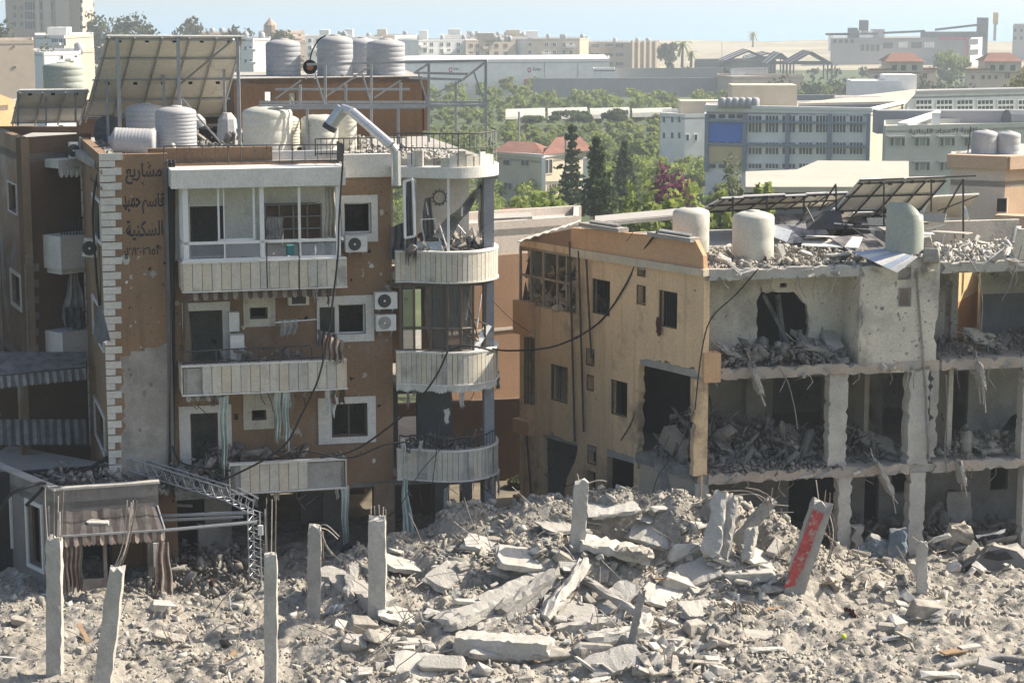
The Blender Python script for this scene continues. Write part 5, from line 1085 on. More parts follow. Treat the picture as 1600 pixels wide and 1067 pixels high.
# ---- front: columns, beams, recessed walls
def col(x0, x1, y, z0, z1, off=-.02, dp=.4, mat=conc_l, amp=.025):
    a, b = WR.sz(x0, y, off)[0], WR.sz(x1, y, off)[0]; m_ = MB(); m_.plate(WR.p, chip([(a, z0), (b, z0), (b, z1), (a, z1)], amp * 3, .12, rr_), [], dp, off); return m_.build('column', mat, sh)
col(1084, 1106, 660, Z1, Z2 - .24, .02, .35, cream, .03); col(1085, 1108, 800, -.1, Z1 - .24, -.02); col(1295, 1325, 640, Z1, Z2 - .2, -.1, .4, conc_l, .025); col(1419, 1452, 650, Z1, Z2 - .1, .06, .5, conc_l, .03); col(1452, 1466, 650, Z1 + .2, Z2, .02, .25, conc, .05)
col(1309, 1331, 800, -.2, Z1 - .24); col(1420, 1445, 800, -.2, Z1 - .24, .03, .4, conc_l); col(1597, 1625, 650, Z1, Z2 - .2); col(1597, 1625, 800, -.2, Z1 - .2); col(1330, 1350, 830, -.2, 1.1, .1, .3, conc, .06)
def sr(x, y=500, off=0.): return WR.sz(x, y, off)[0]
OR_ = -1.15
A0, A1_ = 0.12, sr(1338, 500, OR_)
mb = MB(); hol = jag(WR.poly([(1183, 545), (1182, 470), (1190, 457), (1240, 457), (1262, 478), (1264, 520), (1255, 548)], OR_), .03, .15, rr_)
hol2 = jag(WR.loop(1218, 443, 1230, 450, off=OR_), .02, .1, rr_)
mb.plate(WR.p, [(A0, Z2), (A1_, Z2), (A1_, Z3 - .28), (A0, Z3 - .28)], [hol, hol2], .18, OR_); mb.build('wall', plaster, sh)
Wq = Wall((WR.p(sr(1338), 0, OR_).x, WR.p(sr(1338), 0, OR_).y), (WR.p(sr(1342), 0, 0).x, WR.p(sr(1342), 0, 0).y)); mb = MB(); mb.plate(Wq.p, [(0, Z2), (Wq.len, Z2), (Wq.len, Z3 - .28), (0, Z3 - .28)], [], .15); mb.build('wall', plaster, sh)
mb = MB(); a, b = sr(1342), sr(1464); pl = chip([(a, Z2 - .25), (b, Z2 - .3), (b + .05, Z3 + .05), (b - .4, Z3 + .25), (a, Z3 - .02)], .15, .2, rr_)
mb.plate(WR.p, pl, [WR.loop(1404, 450, 1422, 478), WR.loop(1404, 418, 1422, 436)], .2, .03); mb.build('wall', plaster, sh)
for r in ((1404, 450, 1422, 478), (1404, 418, 1422, 436)): m_ = MB(); ring(m_, WR, r, .02, .05, .05); m_.build('window', conc, sh)
m_ = MB(); m_.tube([WR.px(1432, 420, .08), WR.px(1436, 480, .08), WR.px(1446, 600, .08), WR.px(1452, 720, .1)], .035, 5); m_.build('drainpipe', conc_d, sh)
bx('dark_backing_wall', soot_shade, WR.p(3.4, (Z2 + Z3) / 2, OR_ - 1.6), (6.5, .1, Z3 - Z2 - .3), WR.R, sh)  # black wall added behind the breach to make its inside dark
# slab edge beams
for z, pairs in ((Z2, [(1106, 1466, orange, .0), (1470, 1640, conc, .0)]), (Z3, [(1106, 1342, conc_l, .0), (1470, 1640, conc_l, 0)]), (Z1, [(1106, 1420, orange, 0), (1455, 1640, conc_l, 0)])):
    for x0, x1, mt, of in pairs:
        y = {Z2: 575, Z3: 415, Z1: 740}[z]; a, b = sr(x0, y), min(13.4, sr(x1, y)); mb = MB(); mb.plate(WR.p, chip([(a, z - .28), (b, z - .28), (b, z + .06), (a, z + .06)], .14, .16, rr_), [], .18, .06); mb.build('slab_edge', conc_l if z == Z3 else mk('worn_edge', (.42, .35, .29), var=.2, scale=1.2, stain=((.36, .34, .31), .7, .48), bump=.5), sh)
m_ = MB(); bx('parapet_block', orange, WR.p(sr(1112, 560, .1), Z2 + .12, -.05), (.5, .5, .85), WR.R, sh)
# top floor room with a sunlit inner wall
RB = -3.2; dado = mk('grey_dado', (.22, .215, .21), var=.15, stain=((.32, .3, .28), .8, .58)); yel = mk('yellow_room', (.62, .47, .26), var=.08); ord_ = mk('orange_dado', (.42, .22, .1), var=.1)
mb = MB(); a, b = sr(1462, 470, RB), sr(1640, 470, RB); mb.plate(WR.p, [(a, Z2), (b, Z2), (b, Z3 - .28), (a, Z3 - .28)], [WR.loop(1497, 405, 1531, 540, off=RB), jag(WR.loop(1476, 440, 1486, 540, off=RB), .02, .3, rr_)], .15, RB); o = mb.build('wall', plaster, sh)
mb = MB(); a, z0, b, z1 = WR.rect(1531, 458, 1640, 540, off=RB); mb.plate(WR.p, [(a + .02, Z2), (b, Z2), (b, z1), (a + .02, z1)], [], .02, RB + .01); mb.build('dado', dado, o)
pA = WR.p(sr(1494, 470, RB), 0, RB - .15); Wy = Wall((pA.x + .35, pA.y + 4.3), (pA.x, pA.y)); Wy = Wall((pA.x, pA.y), (pA.x + 1.6, pA.y + 3.4))  # wall slanted to catch the sun from the roof opening
mb = MB(); mb.plate(Wy.p, [(0, Z2 + 1.15), (Wy.len, Z2 + 1.15), (Wy.len, Z3 - .1), (0, Z3 - .1)], [], .15); mb.build('wall', yel, sh); mb = MB(); mb.plate(Wy.p, [(0, Z2), (Wy.len, Z2), (Wy.len, Z2 + 1.15), (0, Z2 + 1.15)], [], .15); mb.build('wall', ord_, sh)
# middle floor back walls
RM = -4.2; mb = MB(); a, b = .9, sr(1425, 650, RM); mb.plate(WR.p, [(a, Z1), (b, Z1), (b, Z2 - .24), (a, Z2 - .24)], [WR.loop(1207, 590, 1285, 690, off=RM), jag(WR.poly([(1378, 690), (1380, 600), (1390, 580), (1408, 578), (1418, 600), (1414, 680)], RM), .03, .15, rr_)], .18, RM); mb.build('wall', mk('room_tan', (.36, .32, .25), var=.15, stain=(SOOT, .4, .52, .75)), sh)
WR.box('pier', MATS['room_tan'], (1166, 585, 1196, 690), .3, RM + .35, sh)
bx('cross_wall', MATS['room_tan'], WR.p(sr(1340, 650, -2.5), (Z1 + Z2) / 2 - .1, -3.0), (.15, 2.4, Z2 - Z1 - .24), WR.R, sh)
mb = MB(); a, b = sr(1452, 650, -2.6), sr(1660, 650, -2.6); mb.plate(WR.p, [(a, Z1), (b, Z1), (b, Z2 - .24), (a, Z2 - .24)], [WR.loop(1462, 580, 1512, 700, off=-2.6), jag(WR.poly([(1562, 695), (1566, 670), (1580, 650), (1600, 636), (1650, 636), (1650, 690)], -2.6), .03, .15, rr_)], .18, -2.6); mb.build('wall', mk('room_two_tone', (.38, .36, .32), var=.15, stain=((.2, .19, .18), .4, .5, .8)), sh)
bx('cross_wall', plaster, WR.p(sr(1468, 650, -1.6), (Z1 + Z2) / 2 - .1, -1.7), (.15, 1.7, Z2 - Z1 - .24), WR.R, sh)
bx('side_wall', plaster, WR.p(13.3, 4.3, -4.7), (.2, 9, 9.0), WR.R, sh)
for z0, z1 in ((Z1, Z2), (Z2, Z3)): bx('rear_wall', plaster, WR.p(6.2, (z0 + z1) / 2 - .1, -8.2), (14, .2, z1 - z0 - .25), WR.R, sh)
bx('rear_wall', soot_shade, WR.p(6, Z1 / 2 - .3, -5), (15, .2, Z1 + .4), WR.R, sh)  # black wall added so the ground floor openings stay dark
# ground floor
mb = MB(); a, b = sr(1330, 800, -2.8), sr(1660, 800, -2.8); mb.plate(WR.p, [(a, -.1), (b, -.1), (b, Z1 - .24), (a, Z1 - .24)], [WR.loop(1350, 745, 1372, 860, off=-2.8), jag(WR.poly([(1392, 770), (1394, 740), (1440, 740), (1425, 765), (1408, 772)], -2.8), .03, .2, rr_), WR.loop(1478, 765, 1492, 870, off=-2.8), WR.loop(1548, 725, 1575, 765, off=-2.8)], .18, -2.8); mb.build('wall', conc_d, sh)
m_ = MB(); m_.plate(WR.p, jag(WR.poly([(1480, 770), (1515, 770), (1520, 830), (1505, 860), (1480, 860)], -1.8), .06, .2, rr_), [], .2, -1.8); m_.build('broken_wall', conc, sh)
bx('wall', conc_d, WR.p(1.5, Z1 / 2 - .1, -2.5), (4.2, .18, Z1 - .3), WR.R, sh)
mb = MB(); mb.plate(WRL.p, WRL.poly([(1000, 722), (1090, 748), (1088, 800), (1000, 800)]), [], .1, .02); mb.build('wall', mk('pale_cream_panel', (.55, .46, .35), var=.12, stain=((.3, .28, .25), .6, .6)), sh)
m_ = MB(); m_.plate(WRL.p, jag(WRL.poly([(996, 706), (1090, 738), (1090, 752), (996, 720)]), .03, .2, rr_), [], .4, .08); m_.build('slab_edge', conc_d, sh)
# rubble inside rooms
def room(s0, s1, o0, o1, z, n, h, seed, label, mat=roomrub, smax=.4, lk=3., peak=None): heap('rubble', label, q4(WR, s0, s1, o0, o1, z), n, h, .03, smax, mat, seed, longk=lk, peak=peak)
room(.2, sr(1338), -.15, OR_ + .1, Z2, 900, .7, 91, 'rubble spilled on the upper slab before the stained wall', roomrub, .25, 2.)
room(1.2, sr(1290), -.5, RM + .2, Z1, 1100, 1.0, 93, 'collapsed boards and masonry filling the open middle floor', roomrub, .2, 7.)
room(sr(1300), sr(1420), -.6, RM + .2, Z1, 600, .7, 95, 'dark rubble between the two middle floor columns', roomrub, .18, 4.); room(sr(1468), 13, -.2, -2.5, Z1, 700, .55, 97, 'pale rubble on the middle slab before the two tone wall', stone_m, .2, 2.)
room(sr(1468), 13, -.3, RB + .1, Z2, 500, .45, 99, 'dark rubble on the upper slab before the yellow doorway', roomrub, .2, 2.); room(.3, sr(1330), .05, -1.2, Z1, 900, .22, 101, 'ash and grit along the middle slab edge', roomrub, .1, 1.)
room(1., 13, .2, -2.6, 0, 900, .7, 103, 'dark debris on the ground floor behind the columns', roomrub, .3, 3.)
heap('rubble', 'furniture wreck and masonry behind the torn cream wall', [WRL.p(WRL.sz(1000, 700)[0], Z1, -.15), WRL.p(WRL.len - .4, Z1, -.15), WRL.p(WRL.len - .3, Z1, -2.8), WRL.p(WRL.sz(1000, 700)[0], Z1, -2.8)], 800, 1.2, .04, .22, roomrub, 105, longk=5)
t = thing('broken_cabinet', 'wrecked wooden cabinet tilted in the torn cream side room', 'cabinet', WRL.px(1052, 690, -.4)); M = WRL.R @ Matrix.Rotation(.5, 3, 'Y'); cw = mk('pale_wood', (.33, .28, .22), var=.2)
c = WRL.px(1052, 688, -.4); MB().box(c, (.75, .4, .55), M).build('carcass', cw, t); 
for k in (-1, 1): MB().box(c + M @ Vector((.19 * k, -.21, 0)), (.34, .03, .48), M).build('door', mk('grey_wood', (.27, .24, .2), var=.2), t)
# leaning timbers / slab pieces in the wall breach
def beam(p, q, w, h, label, mat=conc, name='fallen_beam', cat='beam', group=None):
    m_ = MB(); m_.bar(p, q, w, h); return tag(m_.build(name, mat), label, cat, group)
beam(WR.px(1193, 460, OR_ - .5), WR.px(1235, 540, OR_ - .2), .22, .1, 'grey beam leaning inside the breach of the stained wall', conc_d); beam(WR.px(1215, 460, OR_ - .9), WR.px(1225, 545, OR_ - .6), .15, .1, 'thin post standing inside the breach of the stained wall', conc_d)
for k, (x, y, s, d) in enumerate([(1255, 530, .42, (1.2, .8, .3)), (1295, 528, .5, (1.4, .9, .35)), (1225, 545, .35, (1, .8, .6)), (1320, 545, .3, (1, 1, .5)), (1150, 545, .3, (1.2, .7, .8)), (1175, 552, .25, (1, 1, .6))]): chunk(0, 0, 0, s, d, k=k * 2, label='broken wall piece lying on the upper slab by the breach', group='broken wall pieces on the upper slab', name='wall_chunk', p=WR.px(x, y, -1.0))
for k, (x, y, s, d) in enumerate([(1120, 682, .4, (1.3, .3, .9)), (1245, 692, .4, (.5, .3, 1.1)), (1270, 698, .35, (.7, .3, 1.)), (1160, 690, .4, (1.5, .5, .3)), (1220, 700, .4, (1.6, .4, .25)), (1200, 675, .35, (2., .3, .3)), (1260, 695, .3, (1, .5, .5))]): chunk(0, 0, 0, s, d, k=k * 3, label='slab fragment stacked among the boards of the middle floor', group='slab fragments in the middle floor', name='slab_fragment', p=WR.px(x, y, -2.0), cat='slab')
# dangling wires
for i, (pts, lb) in enumerate([([(1218, 575), (1232, 600), (1242, 640), (1246, 670)], 'pale cable dangling into the open middle floor'), ([(1478, 585), (1480, 640), (1476, 700), (1480, 740)], 'thin cable dangling before the two tone room'), ([(1506, 395), (1526, 425), (1535, 470), (1532, 520)], 'twisted cable hanging before the yellow doorway'), ([(1598, 380), (1580, 440), (1565, 470)], 'black cable hanging from the roof edge by the dado wall')]): cable([WR.px(x, y, .12) for x, y in pts], lb, .018, cableg)
# ---- roof
RZ = Z3
def rp(s, o, z=0.): return WR.p(s, RZ + z, o)
heap('rubble', 'grey crushed masonry covering the shelled roof around the tanks', [rp(.1, -.1), rp(sr(1466), -.1), rp(sr(1466) - .3, -5.5), rp(-.2, -5)], 2600, .26, .025, .15, stone_m, 111, longk=1.5)
heap('rubble', 'mixed roof debris before the grey roof parapet', [rp(sr(1470), -.1), rp(13.2, -.1), rp(13.2, -3.2), rp(sr(1470), -3)], 1000, .3, .03, .16, stone_w, 113, longk=5)
WR.box('parapet', plaster, (sr(1470), RZ, sr(1592, 380, -4.2), RZ + .75), .2, -4.2, sh, px=False)
m_ = MB(); m_.plate(WR.p, jag([(sr(1590, 400), RZ - .2), (13.4, RZ - .2), (13.4, RZ + 1.0), (sr(1597, 400), RZ + .95)], .03, .3, rr_), [], .2, -.2); m_.build('parapet', plaster, sh)
tank(1079, 394, 322, 63.2, 29, tank_w, 'cream tank with a hole in its top on the shelled roof', 1, False); tank(1176, 404, 328, 62.2, 33, tank_w, 'squat cream tank with flat dome amid the roof rubble', 1)
# crushed green tank
t = thing('water_tank', 'crushed green grey tank with caved in top on the shelled roof', 'water tank', P(1412, 395, 61.8), 'rooftop water tanks'); c = P(1413, 394, 61.8); n = 26; V = []; Fc = []
for j in range(9):
    for i in range(n):
        a = 6.2832 * i / n; z = 1.5 * j / 8; r = .56 * (1 - .22 * max(0, math.cos(a - .4)) * max(0, z - .6)); top = z
        if j >= 7: top = z - .35 * max(0, math.cos(a)) - .1 * max(0, math.sin(a)); r *= (.98 if j == 7 else .82)
        V.append(c + Vector((r * math.cos(a), r * math.sin(a), top)))
for j in range(8):
    for i in range(n): q = j * n + i; q2 = j * n + (i + 1) % n; Fc.append((q, q2, q2 + n, q + n))
MB().add(V, Fc).build('shell', tank_gr, t, True); m_ = MB(); m_.lathe([(.4, 0), (.3, .1), (.1, .05)], 14, c + Vector((.1, 0, 1.12)), Matrix.Rotation(.5, 3, 'Y')); m_.build('caved_top', mk('tank_dark', (.12, .13, .13)), t, True)
# solar racks on this roof
solar('low wrecked solar array lying along the back of the shelled roof', P(1128, 308, 66), P(1325, 300, 67.5), P(1095, 330, 70), P(1290, 322, 71.5), 6, 1, [(P(x, y + 32, 66 + (x - 1140) * .01), P(x, y, 66 + (x - 1140) * .01), .06) for x, y in ((1145, 308), (1198, 306), (1256, 304))], jit=.06, pm=darksteel)
solar('tall twisted solar rack with hanging panels behind the crushed tank', P(1345, 282, 64.5), P(1478, 278, 65.5), P(1262, 372, 67.5), P(1398, 370, 68.5), 4, 2, [(P(1381, 375, 66), P(1381, 282, 64.8), .05), (P(1455, 330, 66), P(1455, 280, 65.2), .05), (P(1505, 372, 65.5), P(1505, 280, 65.5), .05), (P(1505, 280, 65.5), P(1465, 350, 67), .04), (P(1343, 282, 64.5), P(1525, 275, 65.8), .045), (P(1308, 372, 66), P(1306, 290, 64.5), .05), (P(1306, 288, 64.5), P(1276, 335, 66), .04), (P(1465, 330, 66), P(1528, 306, 65.5), .04)], miss=((1, 1), (3, 1)), pm=darksteel, jit=.04)
solar('collapsed lower row of panels under the tall twisted rack', P(1290, 335, 66.5), P(1420, 332, 67), P(1240, 392, 69), P(1380, 388, 69), 3, 1, [(P(1260, 395, 67), P(1262, 340, 66.6), .05), (P(1290, 350, 66), P(1255, 390, 66), .04)], pm=darksteel, jit=.12)
m_ = MB(); m_.sheet(P(1455, 308, 66.5), P(1530, 304, 67), P(1500, 340, 69), P(1440, 340, 69), .05); tag(m_.build('slipped_sheet', pvback), 'loose pale panel slipped off the twisted solar rack', 'panel')
# striped awning sheet hanging over the roof edge
m_ = MB(); a_, b_, c_, d_ = P(1332, 394, 61.5), P(1384, 388, 62), P(1434, 402, 60.6), P(1402, 426, 60.3)
for i in range(6): u0, u1 = i / 6, (i + 1) / 6; m_.quad(a_.lerp(d_, u0), a_.lerp(d_, u1), b_.lerp(c_, u1), b_.lerp(c_, u0), i % 2)
tag(m_.build('torn_awning', [mk('pale_blue_stripe', (.36, .41, .5), var=.1), mk('white_stripe', (.6, .58, .54), var=.1)]), 'blue and white striped sheet hanging over the shelled roof edge', 'awning')
for k, (x, y, s, d) in enumerate([(1220, 392, .22, (.6, .6, 1.3)), (1455, 400, .4, (.8, .6, 1.3)), (1448, 380, .35, (.6, .5, 1.5)), (1130, 405, .25, (1, 1, .7)), (1165, 410, .22, (1.2, 1, .6)), (1310, 398, .3, (1.6, .6, .3)), (1260, 395, .22, (1, 1, .6)), (1450, 420, .3, (.8, .6, .9))]): chunk(0, 0, 0, s, d, k=k * 2 + 1, label='broken concrete lump lying on the shelled roof', group='concrete lumps on the shelled roof', p=P(x, y, 61 + (k % 3) * .4))
tag(MB().sheet(P(1210, 352, 62.5), P(1238, 360, 62.5), P(1230, 378, 62.3), P(1205, 368, 62.3), .05).build('sheet_scrap', mk('blue_white_sheet', (.55, .58, .62), rough=.4)), 'bright bent metal sheet lying beside the squat cream tank', 'sheet')
tag(MB().tube([P(1093, 332, 63), P(1096, 400, 62.8)], .03, 5).build('vent_pipe', steel), 'thin grey pipe standing in front of the holed cream tank', 'pipe')
tag(MB().sheet(P(1330, 268, 67), P(1330, 300, 67), P(1332, 300, 67), P(1332, 268, 67), .05).build('pole', darksteel), 'thin dark pole behind the wrecked solar array', 'pole') if False else None
m_ = MB(); c = P(1508, 333, 66); m_.lathe([(.02, -.1), (.2, -.04), (.28, .04)], 18, c, Matrix.Rotation(1.2, 3, 'Y')); tag(m_.build('satellite_dish', alu, None, True), 'small white dish on the roof edge near the orange building', 'dish')
# long low roof edge behind the orange parapet
m_ = MB(); m_.sheet(P(930, 352, 70), P(1060, 340, 70), P(1060, 330, 74), P(930, 342, 74), .1); m_.bar(P(925, 352, 69), P(1075, 338, 70), .12); tag(m_.build('roof_canopy', corr), 'low corrugated roof canopy behind the orange parapet', 'canopy')
# ---- ground clutter in front: dust covered car

for k in range(26):
    x, y = rr_.uniform(1230, 1480), rr_.uniform(345, 392); a_ = P(x, y, rr_.uniform(63, 66)); b_ = a_ + Vector((rr_.uniform(-1.3, 1.3), rr_.uniform(-.6, .6), rr_.uniform(-.1, .8)))
    m_ = MB(); m_.bar(a_, b_, .035); tag(m_.build('bent_bar', darksteel if k % 3 else alu), 'bent rack bar tangled on the shelled roof', 'bar', 'tangled rack bars on the shelled roof')
for k, (x, y, Y, rx, rz) in enumerate([(1255, 365, 64.5, .5, .4), (1300, 378, 63.5, .2, -.3), (1345, 380, 63.5, .35, .6), (1400, 360, 66, .8, .2), (1240, 345, 67, .3, .1)]):
    M = Matrix.Rotation(rz, 3, 'Z') @ Matrix.Rotation(rx, 3, 'X'); m_ = MB(); m_.box(P(x, y, Y), (1.7, 1.0, .04), M); tag(m_.build('fallen_solar_sheet', pvback if k % 2 else pvcell), 'fallen solar panel lying in the shelled roof tangle', 'panel', 'fallen panels on the shelled roof')
# hanging rebar and torn plaster under slab edges
for k in range(46):
    z = rr_.choice((Z1, Z2, Z3)); s_ = rr_.uniform(.3, 12.8); p = WR.p(s_, z - .2, .08); L_ = rr_.uniform(.15, .7); m_ = MB(); m_.tube([p, p + Vector((rr_.uniform(-.1, .1), -.05, -L_ * .5)), p + Vector((rr_.uniform(-.25, .25), rr_.uniform(-.15, .1), -L_))], .012, 4); tag(m_.build('hanging_rebar', rust if k % 2 else rebarlight), 'short rebar end hanging from the torn slab edges', 'rebar', 'rebar hanging from the torn slabs')
for k in range(30):
    z = rr_.choice((Z1, Z2, Z3)); s_ = rr_.uniform(.3, 12.8); chunk(0, 0, 0, rr_.uniform(.1, .2), (rr_.uniform(1, 2), .6, rr_.uniform(.4, 1)), label='broken lump clinging to a torn slab edge', group='lumps on the torn slab edges', name='slab_lump', p=WR.p(s_, z + rr_.uniform(-.25, .08), .08), cat='lump')

for k in range(70):
    W, x, y, mm = (WRL, rr_.uniform(840, 1090), rr_.uniform(440, 700), rr_.choice((conc, MATS['pale_ledge'], MATS['brown_dark'] if 'brown_dark' in MATS else conc_d))) if k < 36 else (WR, rr_.uniform(1346, 1460), rr_.uniform(430, 570), conc_d)
    if (W is WRL and (x > 985 and y > 545 or any(r[0] - 9 < x < r[2] + 9 and r[1] - 9 < y < r[3] + 9 for r in LHs))) or (W is WR and (1395 < x < 1430 and y < 488 or k % 2)): continue
    s_, z_ = W.sz(x, y); r0 = rr_.uniform(.03, .09); pl = [(s_ + math.cos(q * .9) * r0 * rr_.uniform(.4, 1), z_ + math.sin(q * .9) * r0 * rr_.uniform(.4, 1)) for q in range(7)]; m_ = MB(); m_.add([W.p(p[0], p[1], .006 if W is WRL else .036) for p in pl], [tuple(range(7))]); m_.build('spall', mm, sh)
for k in range(22):
    x, y = rr_.uniform(1240, 1490), rr_.uniform(335, 385); M = Matrix.Rotation(rr_.uniform(-.8, .8), 3, 'Z') @ Matrix.Rotation(rr_.uniform(-.3, 1.1), 3, 'X'); m_ = MB(); m_.box(P(x, y, rr_.uniform(63.5, 67)), (rr_.uniform(.5, 1.3), rr_.uniform(.3, .9), .03), M); tag(m_.build('panel_fragment', [pvback, corr, conc_d, darksteel][k % 4]), 'broken panel or sheet fragment in the shelled roof tangle', 'fragment', 'fragments in the shelled roof tangle')

# ================================================================== background buildings
def wmat(n, c, **k): return mk('far_' + n, c, var=.06, scale=.1, fine=.06, fscale=.8, bump=0, streak=(tuple(q * .75 for q in c), .6), **k)
cW, cC, cB, cG, cT, cP = wmat('white', (.82, .81, .78)), wmat('cream', (.58, .5, .38)), wmat('beige', (.5, .41, .32)), wmat('greygreen', (.42, .44, .4)), wmat('tower', (.45, .34, .25)), wmat('peach', (.58, .47, .38))
cGr = wmat('grey', (.33, .33, .34)); fglass = mk('far_glass', (.05, .06, .07), rough=.25, var=.4, scale=.4, bump=0, spec=.5); redt = mk('red_tiles', (.22, .105, .075), var=.2, scale=.6, bump=.4, bscale=6); fblue = wmat('blue', (.03, .17, .6)); fyel = wmat('yellow', (.62, .5, .26)); fdark = wmat('dark', (.12, .13, .15)); fframe = wmat('bluegrey', (.2, .25, .31))
def block(name, label, chain, yt, mat, wins=(), zb=None, cat='building', roof=None, par=.5, group=None, wm=None, lip=None, sill=None, depth=10, fmat=None):
    """building from visible wall chain [(px, Y), ...]; wins: (wall index, x0,y0,x1,y1)"""
    pts = [XY(x, Y, 200) for x, Y in chain]; t = thing(name, label, cat, (*pts[0], gz(pts[0].y)), group); zt = ZY(yt, chain[0][1]); zb = gz(max(c[1] for c in chain)) - 2 if zb is None else zb
    Ws = [Wall(a, b) for a, b in zip(pts, pts[1:])]
    bk = [pts[-1] * (1 + depth / pts[-1].length), pts[0] * (1 + depth / pts[0].length)]; allp = pts + bk
    for i in range(len(allp)):
        a, b = allp[i], allp[(i + 1) % len(allp)]; W = Wall(a, b); m_ = MB(); mm = mat[i % len(mat)] if isinstance(mat, (list, tuple)) else mat
        m_.plate(W.p, [(0, zb), (W.len, zb), (W.len, zt), (0, zt)], [], .2, 0); m_.build('wall', mm, t)
    slab_poly('roof', [(p.x, p.y) for p in allp], zt - par, .25, roof or conc_l, t)
    if lip:
        for W in Ws: W.box('cornice', lip, (-.15, zt - .05, W.len + .15, zt + .3), .5, .25, t, px=False)
    for w in wins:
        W = Ws[w[0]]; a, z0, b, z1 = W.rect(*w[1:5]); m_ = MB(); e = min(.12, (b - a) * .12); ring(m_, W, (a, z0, b, z1), e, .12, .1, px=False)
        if b - a > 1.1: [m_.box(W.p(a + (b - a) * u, (z0 + z1) / 2, .06), (.09, .06, z1 - z0), W.R) for u in ((.25, .5, .75) if b - a > 1.5 else (.5,))]
        o = m_.build('window', fmat or mat if not isinstance(mat, (list, tuple)) else (fmat or mat[0]), t)
        W.box('pane', (w[5] if len(w) > 5 else wm) or fglass, (a, z0, b, z1), .05, .03, o, px=False)
    return t, Ws, zt
def grid(wi, xs, ys, w, h): return [(wi, x - w / 2, y - h / 2, x + w / 2, y + h / 2) for x in xs for y in ys]
# pale building between
t, Wb, zt = block('pale_house', 'pale pink and tan house wall between the curved balconies and the cream wall', [(690, 76), (905, 79)], 352, palewall, zb=-1, depth=4, roof=conc_l, par=.3)
Wb[0].box('wall_lower', tanwall, (0, -.5, Wb[0].len, Wb[0].sz(800, 397)[1]), .1, .06, t, px=False)
for y in (512, 632): a = Wb[0].sz(800, y)[1]; Wb[0].box('string_course', palewall, (0, a - .05, Wb[0].len, a + .05), .05, .11, t, px=False)
m_ = MB(); m_.sheet(P(770, 345, 78), P(832, 342, 78), P(828, 332, 83), P(768, 332, 83), .08); m_.build('roof_sheet', corr, t); bx('roof_ridge', redt, P(808, 331, 83), (1.2, .4, .25), None, t)
bx('dark_backdrop_wall', brown_dark, (-6, 82, 1.2), (16, .3, 3.4), None, t) if False else None
# red roofed house
wn = [(0, 787, 250, 797, 258), (0, 815, 250, 827, 259), (0, 788, 286, 800, 296), (0, 816, 285, 828, 296), (1, 851, 250, 862, 271), (1, 857, 288, 873, 296)]
t, Wh, zt = block('red_roof_house', 'two storey cream house with red tiled hip roof and columned porch', [(778, 255), (848, 250), (915, 257)], 240, cC, wn, lip=cW)
def hip(par, pts, zt, h, over=.6, mat=redt):
    c = sum(pts, Vector((0, 0))) / len(pts); m_ = MB(); a, b, c_, d = [p + (p - c).normalized() * over for p in pts]; r1, r2 = (a + d) / 2 * .75 + (b + c_) / 2 * .25, (b + c_) / 2 * .75 + (a + d) / 2 * .25
    m_.add([(*a, zt), (*b, zt), (*c_, zt), (*d, zt), (*r1, zt + h), (*r2, zt + h)], [(0, 1, 5, 4), (1, 2, 5), (2, 3, 4, 5), (3, 0, 4), (3, 2, 1, 0)]); return m_.build('roof', mat, par)
p0, p1, p2 = XY(776, 255), XY(848, 250), XY(918, 257)
hip(t, [p0, p1, p1 + Vector((.6, 10)), p0 + Vector((.6, 8))], zt + .2, 1.1); hip(t, [p1 + Vector((.1, 0)), p2, p2 + Vector((0, 8)), p1 + Vector((1, 9))], zt + .25, 1.6)
for x in (849, 913): m_ = MB(); m_.bar((*XY(x, 249), gz(250)), (*XY(x, 249), zt), .45); m_.build('porch_column', cW, t)
m_ = MB(); m_.bar((*XY(850, 249), zt - 3), (*XY(914, 251), zt - 3), .4); m_.build('porch_beam', cC, t)
# white farmhouse
wn = grid(0, [1038, 1051, 1062], [187, 212], 4, 9) + grid(1, [1074, 1087], [215], 4, 9)
t, Ww, zt = block('white_house', 'plain white two storey house among the orchard trees', [(1032, 300), (1070, 296), (1103, 297)], 176, cW, wn); bx('upper_room', cC, (*XY(1090, 304), zt + .2), (6, 5, 2.6), None, t)
m_ = MB(); m_.lathe([(1.6, 0), (1.6, 1.2), (.5, 1.6)], 16, (*XY(1075, 306), zt - .3)); m_.build('dome', cGr, t, True)
# ---- school with blue and yellow panels
wn = []
for y0, y1 in ((181, 191), (192, 207), (223, 228), (231, 241), (256, 263)):
    for k in range(7):
        x = 1178 + k * 26.3
        if x > 1345: continue
        wn.append((0, x - 8, y0, x + 12, y1))
t, Ws_, zt = block('school_building', 'white three storey school wing with blue and yellow end panels', [(1103, 258), (1360, 252), (1412, 268)], 168, [cW, cC, cW, cW], wn, lip=cW, fmat=cW)  # cream on the side wall stands for warm sunlight on it
W = Ws_[0]
W.box('blue_panel', fblue, (1107, 191, 1161, 222), .15, .3, t); W.box('yellow_panel', fyel, (1107, 229, 1161, 254), .15, .3, t)
for x in (1105, 1164, 1231, 1296, 1357): a, z0, b, z1 = W.rect(x - 3, 178, x + 3, 268); W.box('pilaster', fframe, (a, z0, b, z1), .5, .5, t, px=False)
for y in (191, 227): a, z0, b, z1 = W.rect(1105, y - 2, 1360, y + 1.5); W.box('sun_shade', fframe, (a, z0, b, z1), .6, .6, t, px=False)
for x in (1113, 1128, 1143, 1156):
    for y in (182, 222, 260): W.box('window', fglass, (x - 5, y - 3, x + 5, y + 3), .05, .12, t)
bx('roof_house', cC, (*XY(1185, 264), zt + 1), (8, 5, 3), None, t)
for i in range(6): tk = MB().lathe([(.55, 0), (.55, 1.1), (.2, 1.3)], 12, (*XY(1124 + i * 10, 256.5), zt)).build('roof_tank', tank_b, t, True)
